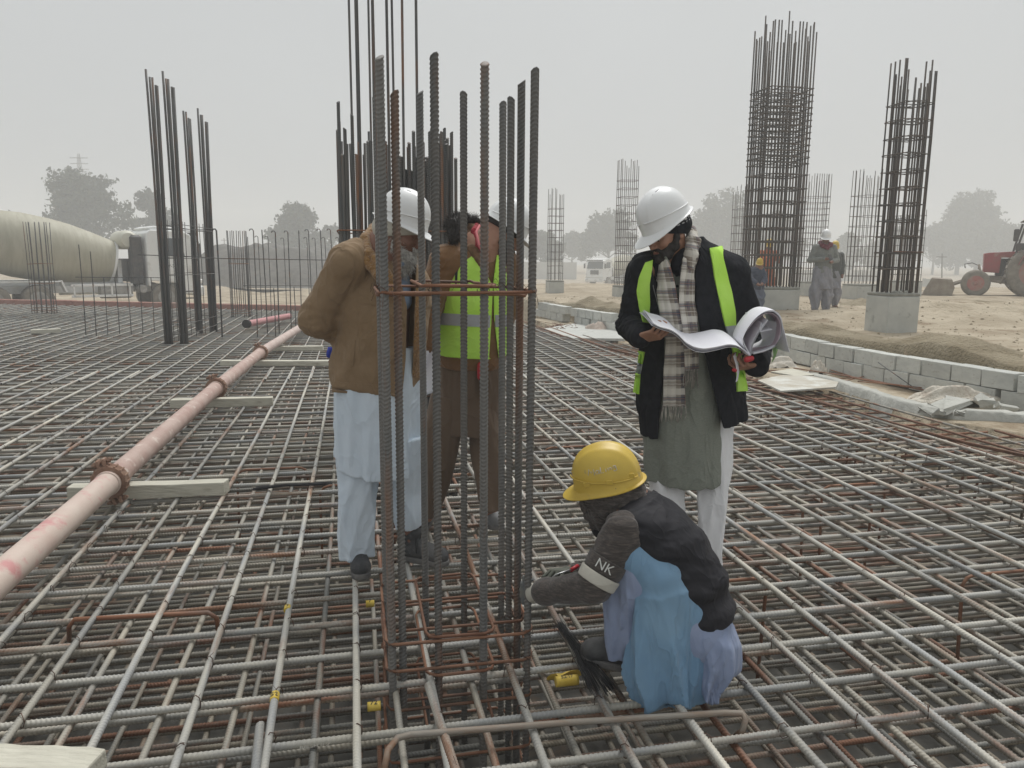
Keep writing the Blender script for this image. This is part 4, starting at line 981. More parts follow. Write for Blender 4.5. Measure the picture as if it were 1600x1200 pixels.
# tractor with a rear blade, at the right edge
m_red = mat('tractor red paint', (.33, .05, .055), .55, col2=(.26, .08, .07), scale=3, col3=(.35, .25, .2), scale3=2, lo3=.6, hi3=.75)
m_redrim = mat('red rim', (.36, .11, .10), .65, col2=(.32, .22, .18), scale=4)
m_mud = mat('muddy steel', (.24, .20, .16), .9, col2=(.33, .29, .24), scale=5)
c = G(1522, 463, .25); root = empty('tractor', c, 'red tractor with muddy wheels and a steel blade, cut off by the right edge', 'tractor')
X1 = np.array([.85, -.46, 0]); X1 /= np.linalg.norm(X1); Y1 = np.array([-X1[1], X1[0], 0])
def TL(x, y, z): return c + X1 * x + Y1 * y + np.array([0, 0, z])
MT = Matrix((X1, Y1, (0, 0, 1))).transposed().to_3x3()
zc_ = .0
wheel(root, TL(0, -.15, .46), -Y1, .46, .28, m_redrim); wheel(root, TL(0.05, 1.65, .46), Y1, .46, .28, m_redrim)
wheel(root, TL(1.74, -.25, .86), -Y1, .88, .42, m_redrim, lug=34); wheel(root, TL(1.74, 1.75, .86), Y1, .88, .42, m_redrim)
M4 = MT.to_4x4(); M4.translation = Vector([float(v) for v in TL(0, .75, 0)])
mb = MB(); mb.prism([(.22, .85), (.20, 1.50), (.35, 1.53), (1.9, 1.62), (1.95, 1.38), (.72, 1.36), (.70, .82)], .78, M4); h = mb.build('bonnet', m_red, root)
md = h.modifiers.new('b', 'BEVEL'); md.width = .02; md.segments = 2; md.limit_method = 'ANGLE'
mb = MB(); mb.box(TL(1.05, .75, 1.02), (.9, .42, .62), M=MT, bev=.04); mb.lathe([(.10, 0), (.12, .3), (.06, .34)], TL(1.15, .45, 1.05), (0, -1, .2), 12); mb.tube([TL(.8, .45, .9), TL(1.2, .4, 1.2), TL(1.6, .42, 1.1)], .035, 6); mb.tube([TL(.8, .5, 1.25), TL(1.0, .42, 1.05), TL(1.5, .42, .85)], .03, 6); mb.box(TL(.95, .5, .8), (.3, .3, .2), M=MT, bev=.03); mb.build('engine', m_blackp, root, auto=40)
mb = MB(); mb.box(TL(.85, .75, .62), (2.0, .5, .2), M=MT, bev=.02); mb.box(TL(.0, .75, .5), (.16, 1.5, .14), M=MT, bev=.02); mb.box(TL(2.2, .75, .85), (.9, .8, .7), M=MT, bev=.05); mb.build('chassis', m_mud, root)
mb = MB(); mb.tube([TL(-1.0, .1, .28), TL(-.1, .18, .62), TL(.9, .2, .50), TL(1.6, .2, .95)], .05, 8); mb.tube([TL(.75, .15, .45), TL(.95, .2, .95)], .04, 8); mb.tube([TL(.18, .2, .65), TL(.05, .2, 1.12)], .04, 8); mb.tube([TL(-1.0, 1.4, .28), TL(-.1, 1.3, .62), TL(.9, 1.3, .50)], .05, 8); mb.build('loader_arm', m_mud, root, smooth=True)
mb = MB(); prof = [(.35, .0), (-.55, .0), (-.62, .05), (-.45, .10), (.22, .12), (.30, .30), (.22, .50), (-.30, .56), (-.30, .62), (.32, .58), (.42, .3)]
Mb = MT.to_4x4(); Mb.translation = Vector([float(v) for v in TL(-1.05, .6, 0)]); mb.prism(prof, 2.1, Mb)
for yy in (-1.04, 1.04):
    Ms = MT.to_4x4(); Ms.translation = Vector([float(v) for v in TL(-1.05, .6 + yy, 0)]); mb.prism([(.35, .0), (-.60, .0), (-.32, .60), (.32, .58), (.42, .3)], .03, Ms)
mb.build('blade', m_mud, root)
mb = MB(); mb.tube([TL(-.35, .3, .98), TL(-.38, .3, 1.12), TL(-.15, .3, 1.17), TL(.05, .3, 1.08), TL(.05, .3, .95)], .015, 6); mb.build('hose', m_blackp, root, smooth=True)
mb = MB()
for yy in (.05, 1.35): mb.tube([TL(1.08, yy, 1.3), TL(1.16, yy, 1.8), TL(1.32, yy, 2.55)], .035, 8)
mb.tube([TL(1.26, .1, 2.45), TL(1.4, .1, 2.42), TL(1.5, .1, 2.2), TL(1.46, .1, 1.75)], .03, 8); mb.box(TL(1.95, .7, 2.62), (1.4, 1.7, .05), M=MT, bev=.02); mb.build('roll_frame', m_blackp, root, auto=40)
mb = MB(); mb.box(TL(1.06, .0, 2.12), (.16, .10, .42), M=MT, bev=.03); mb.build('mirror', m_blackp, root)
mb = MB(); mb.box(TL(1.22, .05, 1.72), (.28, .16, .26), M=MT, bev=.03); mb.build('headlight', m_blackp, root)
mb = MB(); mb.lathe([(0, -.12), (.10, -.12), (.12, 0), (.11, .01), (0, 0)], TL(2.05, .55, 1.45), (-.3, -.2, 1), 12); mb.box(TL(2.6, .75, 1.35), (.5, .5, .12), M=MT, bev=.04); mb.box(TL(2.85, .75, 1.65), (.12, .5, .5), M=MT, bev=.04); mb.build('seat', m_blackp, root)
for yy in (-.35, 1.5):
    mb = MB()
    pts = [TL(2.15 + 1.0 * math.cos(a), yy, .85 + 1.0 * math.sin(a)) for a in np.linspace(R(165), R(30), 9)]
    for a, b in zip(pts[:-1], pts[1:]): 
        w2 = Y1 * .22; n_ = len(mb.v); mb.add([a - w2, a + w2, b + w2, b - w2, a - w2 * 1 + np.array([0, 0, .02]), a + w2 + np.array([0, 0, .02]), b + w2 + np.array([0, 0, .02]), b - w2 + np.array([0, 0, .02])], [(3, 2, 1, 0), (4, 5, 6, 7), (0, 1, 5, 4), (2, 3, 7, 6)])
    mb.build('fender', m_red, root)

# trees in the mist
m_leaf = mat('foliage', (.045, .058, .035), .8, col2=(.075, .085, .05), scale=.8)
m_bark = mat('bark', (.10, .085, .07), .9)
def tree(label, cx, base_y, top_y, Yd, wpx, seed, lobes=9, leaf=.30, nleaf=5000, slim=False, trunkf=.28):
    leaf *= 1.05; nleaf = int(nleaf * 1.6); r_ = np.random.default_rng(seed); P = W(cx, 440, Yd); top = W(cx, top_y, Yd)[2]; z0 = float(H(P[0], P[1])) if base_y is None else base_y
    hgt = top - z0; wd = wpx / 1200 * Yd / .99
    root = empty('tree', (P[0], P[1], z0), label, 'tree', 'hazy trees beyond the site')
    zt = z0 + hgt * trunkf; mb = MB(); mb.tube([(P[0], P[1], z0 - .3), (P[0] + .1, P[1], z0 + hgt * .2), (P[0], P[1], zt), (P[0] + .1, P[1], z0 + hgt * .75)], [.028 * hgt, .022 * hgt, .018 * hgt, .006 * hgt], 8)
    cen = []; 
    for k in range(lobes):
        if slim: f = (k + .5) / lobes; cz = z0 + hgt * (.15 + .80 * f); rr = wd * (.30 + .25 * math.sin(math.pi * f)) ; ox, oy = r_.normal(size=2) * wd * .08
        else:
            a = r_.uniform(0, 6.28); q = r_.uniform(0, 1) ** .5; f = r_.uniform(0, 1)
            rad = wd * .5 * math.sqrt(max(.05, 1 - (max(f - .25, 0) / .8) ** 2)) ; ox, oy = math.cos(a) * rad * q * .62, math.sin(a) * rad * q * .62
            cz = z0 + hgt * (.24 + .66 * f); rr = wd * r_.uniform(.17, .27)
            if k == 0: ox = oy = 0; cz = top - rr * .95
            if k in (1, 2): ox = (-1) ** k * (wd * .5 - rr); cz = z0 + hgt * r_.uniform(.4, .6)
        cen.append((P[0] + ox, P[1] + oy, cz, rr)); mb.tube([(P[0], P[1], zt), (P[0] + ox * .6, P[1] + oy * .6, (zt + cz) / 2 + .2), (P[0] + ox, P[1] + oy, cz)], [.010 * hgt, .007 * hgt, .003 * hgt], 5)
    mb.build('trunk', m_bark, root, smooth=True)
    # leaf clumps: clustered in shells so that gaps stay open
    C_ = np.array(cen); pick = r_.choice(len(cen), nleaf, p=C_[:, 3] ** 2 / (C_[:, 3] ** 2).sum())
    tw = r_.normal(size=(len(cen) * 60, 3)); tw /= np.linalg.norm(tw, axis=1)[:, None]
    tid = pick * 60 + r_.integers(0, 60, nleaf); d = tw[tid] + r_.normal(size=(nleaf, 3)) * .13; rad = (.55 + .5 * r_.random(len(tw)))[tid] * (.8 + .25 * r_.random(nleaf))
    c_ = C_[pick, :3] + d * (C_[pick, 3] * rad)[:, None] * np.array([1, 1, .82]); 
    n1 = r_.normal(size=(nleaf, 3)); n1 /= np.linalg.norm(n1, axis=1)[:, None]; n2 = np.cross(n1, r_.normal(size=(nleaf, 3))); n2 /= np.linalg.norm(n2, axis=1)[:, None]
    s_ = leaf * (.6 + .8 * r_.random(nleaf))[:, None]
    V = np.stack([c_ - n1 * s_, c_ + n2 * s_ * .6, c_ + n1 * s_, c_ - n2 * s_ * .6], 1).reshape(-1, 3); F = np.arange(nleaf * 4).reshape(-1, 4)
    me = npmesh('crown', V, F); link('crown', me, m_leaf, root)
tree('largest dark leafy tree above the mixer drum, far left', 145, None, 270, 112, 150, 1, 14, .30, 9000)
tree('smaller tree touching the right side of the largest tree', 245, None, 298, 120, 82, 2, 9, .28, 5000)
tree('round tree standing behind the hooked starter bars', 470, None, 317, 128, 110, 3, 12, .30, 8000)
tree('faint low tree to the right of the round tree', 525, None, 352, 140, 55, 33, 6, .28, 3000)
tree('leafy tree just left of the narrow cage behind the helmet', 950, None, 338, 170, 95, 4, 10, .35, 6000)
tree('hazy tree behind the small far cage', 893, None, 360, 186, 70, 5, 8, .35, 4500)
tree('hazy tree seen right of the thick near bars', 848, None, 358, 148, 70, 6, 8, .35, 4000)
tree('broad hazy tree between the man with plans and the broadest cage', 1135, None, 312, 182, 130, 7, 14, .38, 9000)
tree('hazy tree directly behind the man with plans', 1065, None, 338, 190, 90, 77, 9, .36, 5000)
tree('hazy tree partly behind the broadest cage', 1215, None, 330, 190, 90, 8, 9, .38, 5000)
tree('small conical tree between the grey suit man and the slim cage', 1326, None, 362, 170, 26, 9, 6, .3, 1800, slim=True)
tree('second small conical tree beside the grey suit man', 1310, None, 366, 173, 20, 91, 6, .3, 1500, slim=True)
tree('tall twin-topped tree left of the tractor, left stem', 1493, None, 300, 190, 48, 10, 9, .36, 5000, slim=True)
tree('tall twin-topped tree left of the tractor, right stem', 1522, None, 296, 190, 46, 11, 9, .36, 5000, slim=True)
tree('wide hazy tree above the tractor bonnet', 1560, None, 345, 178, 110, 12, 10, .38, 7000)
tree('wide hazy tree right of the slim tall cage', 1455, None, 352, 186, 100, 13, 10, .38, 6500)
tree('hazy tree half hidden by the slim tall cage', 1385, None, 362, 190, 90, 14, 9, .38, 5000)
tree('hazy tree at the right edge of the picture', 1640, None, 340, 178, 110, 15, 10, .38, 6500)
tree('faint tree between the two mixer trucks, behind the bearded man', 640, None, 362, 151, 110, 16, 9, .38, 5000)
tree('faint tree behind the man in the yellow-green vest', 740, None, 368, 155, 100, 17, 9, .38, 5000)
tree('faint low bush over the top of the mixer drum at left edge', 10, None, 330, 130, 90, 18, 8, .34, 3500)
# pale boundary wall: panels and posts
m_pale = mat('pale wall', (.55, .56, .54), .9, col2=(.48, .48, .46), scale=.6)
def pwall(label, x0, x1, y0, y1, Yd, n):
    a = W(x0, 420, Yd); b = W(x1, 420, Yd); zt = W(x0, y0, Yd)[2]; zb = W(x0, y1, Yd)[2] - .5
    root = empty('boundary_wall', (a[0], a[1], zb), label, 'wall'); mb = MB(); L_ = float(np.linalg.norm(b - a)); ang = math.atan2((b - a)[1], (b - a)[0])
    for k in range(n): c = a + (b - a) * (k + .5) / n; mb.box((c[0], c[1], (zt + zb) / 2), (L_ / n - .16, .10, zt - zb - .1), rz=ang)
    mb.build('panel', m_pale, root); mb = MB()
    for k in range(n + 1): c = a + (b - a) * k / n; mb.box((c[0], c[1], (zt + zb) / 2), (.2, .2, zt - zb), rz=ang)
    mb.build('post', m_pale, root)
pwall('long pale panel wall in the mist behind the thick near bars', 700, 900, 408, 444, 125, 22)
pwall('pale panel wall between the broadest cage and the slim tall cage', 1235, 1372, 421, 442, 125, 16)
pwall('short white wall piece right of the slim tall cage', 1446, 1470, 435, 447, 60, 2)
pwall('thin pale wall on the skyline left of the round tree', 335, 425, 389, 398, 150, 8)
pwall('low pale wall far behind the left starter bars', 425, 600, 392, 404, 150, 16)
# pylon and poles
def pole(label, x, yt, yb, Yd, r): 
    a = W(x, yb, Yd); b = W(x - 2, yt, Yd); mb = MB(); mb.tube([a - np.array([0, 0, 2]), b], [r, r * .6], 8); mb.tube([b + np.array([-.6, 0, -.4]), b + np.array([.6, 0, -.4])], .05, 5); tag(mb.build('utility_pole', m_bark, smooth=True), label, 'pole')
pole('thin utility pole in the mist between the slim cage and the tractor', 1474, 396, 440, 90, .09)
pole('faint utility pole on the skyline left of the round tree', 352, 372, 400, 150, .15)
a = W(130, 330, 230); mb = MB(); zt = W(130, 240, 230)[2]
for sx, sy in ((-1, -1), (1, -1), (1, 1), (-1, 1)): mb.tube([a + np.array([sx * 2.0, sy * 2.0, -9]), (a[0] + sx * .35, a[1] + sy * .35, zt - 3), (a[0] + sx * .2, a[1], zt)], .10, 4)
for k in range(12):
    f = k / 12; w0 = 2.0 * (1 - f) + .35 * f; z_ = a[2] - 9 + (zt - 3 - a[2] + 9) * f; z2 = z_ + (zt - a[2] + 6) / 12
    mb.tube([(a[0] - w0, a[1] - w0, z_), (a[0] + w0 * .93, a[1] - w0, z2)], .06, 4); mb.tube([(a[0] + w0, a[1] - w0, z_), (a[0] - w0 * .93, a[1] - w0, z2)], .06, 4)
for q in (1.2, 2.8, 4.4): mb.tube([(a[0] - 2.6, a[1], zt - q), (a[0] + 2.6, a[1], zt - q)], .12, 4)
tag(mb.build('pylon', m_bark), 'very faint lattice pylon above the largest tree', 'pylon')
# ------------------------------------------------------------------ soft bodies: distance field -> one smooth closed surface
class Field:
    def __init__(s, lo, hi, h):
        s.lo = np.array(lo, float); s.h = h; s.n = np.ceil((np.array(hi) - s.lo) / h).astype(int) + 1
        s.A = np.full(s.n, .5, np.float32)
    def reg(s, lo, hi):
        a = np.clip(np.floor((np.array(lo) - s.lo) / s.h).astype(int), 0, s.n); b = np.clip(np.ceil((np.array(hi) - s.lo) / s.h).astype(int) + 1, 0, s.n)
        if (b <= a).any(): return None
        ax = [np.arange(a[i], b[i]) * s.h + s.lo[i] for i in range(3)]
        P = np.stack(np.meshgrid(*ax, indexing='ij'), -1).astype(np.float32)
        return (slice(a[0], b[0]), slice(a[1], b[1]), slice(a[2], b[2])), P
    def mix(s, sl, d, k, op='add'):
        a = s.A[sl]
        if op == 'add':
            if k > 0:
                hh = np.clip(.5 + .5 * (a - d) / k, 0, 1); s.A[sl] = a * (1 - hh) + d * hh - k * hh * (1 - hh)
            else: s.A[sl] = np.minimum(a, d)
        elif op == 'sub':
            if k > 0:
                hh = np.clip(.5 - .5 * (a + d) / k, 0, 1); s.A[sl] = a * (1 - hh) - d * hh + k * hh * (1 - hh)
            else: s.A[sl] = np.maximum(a, -d)
    def cap(s, a, b, ra, rb=None, k=.02, op='add', flat=None):
        """tapered capsule; flat=(dir,scale) squashes the section along dir"""
        rb = ra if rb is None else rb; a = np.array(a, np.float32); b = np.array(b, np.float32); m = max(ra, rb) * (1.6 if flat else 1) + k + 3 * s.h
        r = s.reg(np.minimum(a, b) - m, np.maximum(a, b) + m)
        if r is None: return s
        sl, P = r; ab = b - a; L2 = max(float(ab @ ab), 1e-9); q = P - a; t = np.clip((q @ ab) / L2, 0, 1)
        v = q - t[..., None] * ab
        if flat is not None:
            fd = np.array(flat[0], np.float32); fd = fd / np.linalg.norm(fd); v = v + (v @ fd)[..., None] * fd * (1 / flat[1] - 1)
        d = np.sqrt((v ** 2).sum(-1)) - (ra + (rb - ra) * t); s.mix(sl, d, k, op); return s
    def chain(s, pts, rs, k=.02, **kw):
        for i in range(len(pts) - 1): s.cap(pts[i], pts[i + 1], rs[i], rs[i + 1], k, **kw)
        return s
    def ell(s, c, r, ax=None, k=.02, op='add'):
        """ellipsoid; ax = 3 row vectors"""
        c = np.array(c, np.float32); r = np.array(r, np.float32); m = r.max() + k + 3 * s.h
        g = s.reg(c - m, c + m)
        if g is None: return s
        sl, P = g; q = P - c
        if ax is not None: q = q @ np.array(ax, np.float32).T
        k0 = np.sqrt(((q / r) ** 2).sum(-1)); k1 = np.sqrt(((q / r ** 2) ** 2).sum(-1)) + 1e-6
        d = k0 * (k0 - 1) / k1; s.mix(sl, d, k, op); return s
    def loft(s, A, B, xd, secs, k=.02, fold=None, op='add', ext=0.0, power=2.0, hem=None):
        A = np.array(A, float); B = np.array(B, float); z = B - A; L_ = np.linalg.norm(z); z /= L_; x = np.array(xd, float); x -= z * (x @ z); x /= np.linalg.norm(x); y = np.cross(z, x)
        se = np.array(secs, float); m = max(se[:, 3].max() + abs(se[:, 1]).max(), se[:, 4].max() + abs(se[:, 2]).max()) + k + .05
        g = s.reg(np.minimum(A, B) - m, np.maximum(A, B) + m)
        if g is None: return s
        sl, P = g; q = P - A.astype(np.float32); t = (q @ z.astype(np.float32)) / L_; u = q @ x.astype(np.float32); v = q @ y.astype(np.float32)
        # smooth interpolation of sections
        tt = np.linspace(0, 1, 65); f = [np.interp(tt, se[:, 0], se[:, i]) for i in range(1, 5)]
        kern = np.array([1, 2, 3, 4, 3, 2, 1.]); kern /= kern.sum(); f = [np.convolve(np.pad(a, 3, 'edge'), kern, 'valid') for a in f]
        tc = np.clip(t, 0, 1); ox, oy, rx, ry = [np.interp(tc, tt, a).astype(np.float32) for a in f]
        uu = (u - ox) / rx; vv = (v - oy) / ry; rho = (np.abs(uu) ** power + np.abs(vv) ** power) ** (1 / power)
        d = (rho - 1) * np.minimum(rx, ry)
        if fold is not None: d = d - fold(np.arctan2(vv, uu), tc, P)
        lo_ = -t * L_; 
        if hem is not None: lo_ = lo_ + hem(np.arctan2(vv, uu), P)
        cap_ = np.maximum(lo_, (t - 1) * L_) - ext
        d = np.maximum(d, cap_); s.mix(sl, d.astype(np.float32), k, op); return s
    def noise(s, amp, freq, scale=(1, 1, 1), seed=0, ridge=False, M=None, where=None):
        """cloth creases: adds a crease field close to the surface"""
        idx = np.argwhere(np.abs(s.A) < 5 * s.h); P = idx * s.h + s.lo
        q = P if M is None else P @ np.array(M).T
        if freq < 40: freq *= 2.3
        n = vnoise(q * np.array(scale) * freq, seed)
        if ridge: n = 1 - 2 * np.abs(n) ** .8
        a = amp
        if where is not None: a = amp * where(P)
        s.A[tuple(idx.T)] += (a * n).astype(np.float32); return s
    def limit(s, p, n, k=0):
        """keep only the side of the plane away from n"""
        I_ = [np.arange(s.n[i]) * s.h + s.lo[i] for i in range(3)]; n = np.array(n, float); n /= np.linalg.norm(n); p = np.array(p, float)
        d = ((I_[0] - p[0]) * n[0])[:, None, None] + ((I_[1] - p[1]) * n[1])[None, :, None] + ((I_[2] - p[2]) * n[2])[None, None, :]
        s.A = np.maximum(s.A, d.astype(np.float32)); return s
    def sample(s, p):
        q = (np.asarray(p) - s.lo) / s.h; i = np.floor(q).astype(int); i = np.clip(i, 0, s.n - 2); f = np.clip(q - i, 0, 1); r = 0
        for dx in (0, 1):
            for dy in (0, 1):
                for dz in (0, 1):
                    w_ = (f[..., 0] if dx else 1 - f[..., 0]) * (f[..., 1] if dy else 1 - f[..., 1]) * (f[..., 2] if dz else 1 - f[..., 2])
                    r = r + w_ * s.A[i[..., 0] + dx, i[..., 1] + dy, i[..., 2] + dz]
        return r
    def hit(s, px, py, Y0, Y1, miss=None):
        """first surface point met along the sight line of photo pixel px,py between distances Y0 and Y1"""
        ys = np.arange(Y0, Y1, s.h * .5); d = ray(px, py); P = CP + d[None] * (ys / d[1])[:, None]
        inb = ((P > s.lo) & (P < s.lo + (s.n - 1) * s.h)).all(1); v = np.where(inb, s.sample(P), .5)
        w_ = np.where(v < 0)[0]
        if len(w_) == 0: return None if miss is None else W(px, py, miss)
        i = w_[0]
        if i == 0: return P[0]
        f = v[i - 1] / (v[i - 1] - v[i]); return P[i - 1] + (P[i] - P[i - 1]) * f
    def mesh(s, name='body'):
        A = s.A; B = A < 0; nx, ny, nz = s.n
        c = np.zeros((nx - 1, ny - 1, nz - 1), np.int8)
        for dx in (0, 1):
            for dy in (0, 1):
                for dz in (0, 1): c += B[dx:nx - 1 + dx, dy:ny - 1 + dy, dz:nz - 1 + dz]
        idx = np.argwhere((c > 0) & (c < 8)); vid = np.full(c.shape, -1, np.int32); vid[tuple(idx.T)] = np.arange(len(idx))
        sm = np.zeros((len(idx), 3)); cn = np.zeros(len(idx))
        for ax in range(3):
            o1, o2 = [a for a in range(3) if a != ax]
            for p in (0, 1):
                for q in (0, 1):
                    a = idx.copy(); a[:, o1] += p; a[:, o2] += q; b = a.copy(); b[:, ax] += 1
                    va, vb = A[tuple(a.T)], A[tuple(b.T)]; m = (va < 0) != (vb < 0)
                    f = np.where(m, va / np.where(m, va - vb, 1), 0); pt = a.astype(float); pt[:, ax] += f; sm[m] += pt[m]; cn[m] += 1
        V = sm / np.maximum(cn, 1)[:, None] * s.h + s.lo; Fs = []
        for ax in range(3):
            o1, o2 = (ax + 1) % 3, (ax + 2) % 3
            sl0 = [slice(1, -1)] * 3; sl0[ax] = slice(0, -1); sl1 = [slice(1, -1)] * 3; sl1[ax] = slice(1, None)
            a, b = B[tuple(sl0)], B[tuple(sl1)]; e = np.argwhere(a != b)
            if len(e) == 0: continue
            ins = a[tuple(e.T)]; e = e.copy()
            for t_ in range(3):
                if t_ != ax: e[:, t_] += 1
            def vv(d1, d2):
                q = e.copy(); q[:, o1] -= d1; q[:, o2] -= d2
                return vid[q[:, 0], q[:, 1], q[:, 2]]
            Q = np.stack([vv(1, 1), vv(0, 1), vv(0, 0), vv(1, 0)], -1); Q[~ins] = Q[~ins][:, ::-1]; Fs.append(Q)
        F = np.vstack(Fs); F = F[(F >= 0).all(1)]
        # light smoothing takes the grid stair off
        for _ in range(1):
            acc = np.zeros_like(V); cnt = np.zeros(len(V))
            for i in range(4):
                np.add.at(acc, F[:, i], V[F[:, (i + 1) % 4]]); np.add.at(cnt, F[:, i], 1)
            V = V * .45 + .55 * acc / np.maximum(cnt, 1)[:, None]
        return npmesh(name, V, F)
    def build(s, name, m, parent): return link(name, s.mesh(name), m, parent)
def field(pts, pad, h):
    p = np.array(pts, float); return Field(p.min(0) - pad, p.max(0) + pad, h)
def patch(F, rows, nu, off, m, name, parent, Y0, Y1, thick=.004, uv=None, wav=0, miss=None, seed=0, close=True, smooth_passes=1):
    """cloth panel laid on a garment: rows = [(xl, yl, xr, yr), ...] photo pixels from top to bottom"""
    rows = np.array(rows, float); nv = max(len(rows) * 4, 10); tv = np.linspace(0, len(rows) - 1, nv); R4 = np.stack([np.interp(tv, range(len(rows)), rows[:, i]) for i in range(4)], -1)
    P = np.zeros((nv, nu, 3)); last = None
    for i in range(nv):
        for j in range(nu):
            u = j / (nu - 1); px = R4[i, 0] * (1 - u) + R4[i, 2] * u; py = R4[i, 1] * (1 - u) + R4[i, 3] * u
            h = F.hit(px, py, Y0, Y1)
            if h is None: h = W(px, py, last if last else (miss or (Y0 + Y1) / 2))
            else: last = float(h[1])
            P[i, j] = h
    # smooth the depth so that the panel bridges creases
    for _ in range(smooth_passes * 2):
        Q = P.copy(); Q[1:-1] = (P[:-2] + P[1:-1] * 2 + P[2:]) / 4; P2 = Q.copy(); P2[:, 1:-1] = (Q[:, :-2] + Q[:, 1:-1] * 2 + Q[:, 2:]) / 4
        d = np.linalg.norm(P - CP, axis=-1, keepdims=True); d2 = np.linalg.norm(P2 - CP, axis=-1, keepdims=True); P = CP + (P - CP) * (np.minimum(d, d2 * .5 + d * .5) / d)
    vd = (P - CP); vd /= np.linalg.norm(vd, axis=-1, keepdims=True)
    T1 = np.gradient(P, axis=0); T2 = np.gradient(P, axis=1); N = np.cross(T1, T2); N /= np.linalg.norm(N, axis=-1, keepdims=True) + 1e-9; N = np.where((N * vd).sum(-1, keepdims=True) > 0, -N, N)
    w_ = wav * vnoise(P * 22, seed)[..., None] if wav else 0
    top = P + N * (off + w_); bot = P + N * (off - thick - .006)
    V = np.concatenate([top.reshape(-1, 3), bot.reshape(-1, 3)]); n = nv * nu; I = np.arange(n).reshape(nv, nu)
    Fq = np.stack([I[:-1, :-1], I[:-1, 1:], I[1:, 1:], I[1:, :-1]], -1).reshape(-1, 4); Fs = [Fq, Fq[:, ::-1] + n]
    bd = list(I[0]) + list(I[1:, -1]) + list(I[-1, ::-1][1:]) + list(I[::-1, 0][1:-1])
    Fs.append(np.array([[bd[k], bd[k] + n, bd[(k + 1) % len(bd)] + n, bd[(k + 1) % len(bd)]] for k in range(len(bd))]))
    me = npmesh(name, V, np.vstack(Fs)); o = link(name, me, m, parent)
    ul = me.uv_layers.new(name='UVMap'); lu = np.zeros((len(me.loops), 2)); vi = np.zeros(len(me.loops), np.int32); me.loops.foreach_get('vertex_index', vi)
    ii, jj = (vi % n) // nu, (vi % n) % nu
    su = np.cumsum(np.linalg.norm(np.diff(P.mean(1), axis=0), axis=-1)); su = np.concatenate([[0], su]); wu = np.linalg.norm(P[0, -1] - P[0, 0])
    lu[:, 0] = jj / (nu - 1) * wu; lu[:, 1] = su[ii]; ul.data.foreach_set('uv', lu.ravel().astype(np.float32))
    me.polygons.foreach_set('use_smooth', np.ones(len(me.polygons), bool)); me.set_sharp_from_angle(angle=R(50)); return o
def frame(f, u):
    f = np.array(f, float); f /= np.linalg.norm(f); u = np.array(u, float); u -= f * (f @ u); u /= np.linalg.norm(u); s = np.cross(f, u)   # s = the figure's right-hand side
    return f, s, u
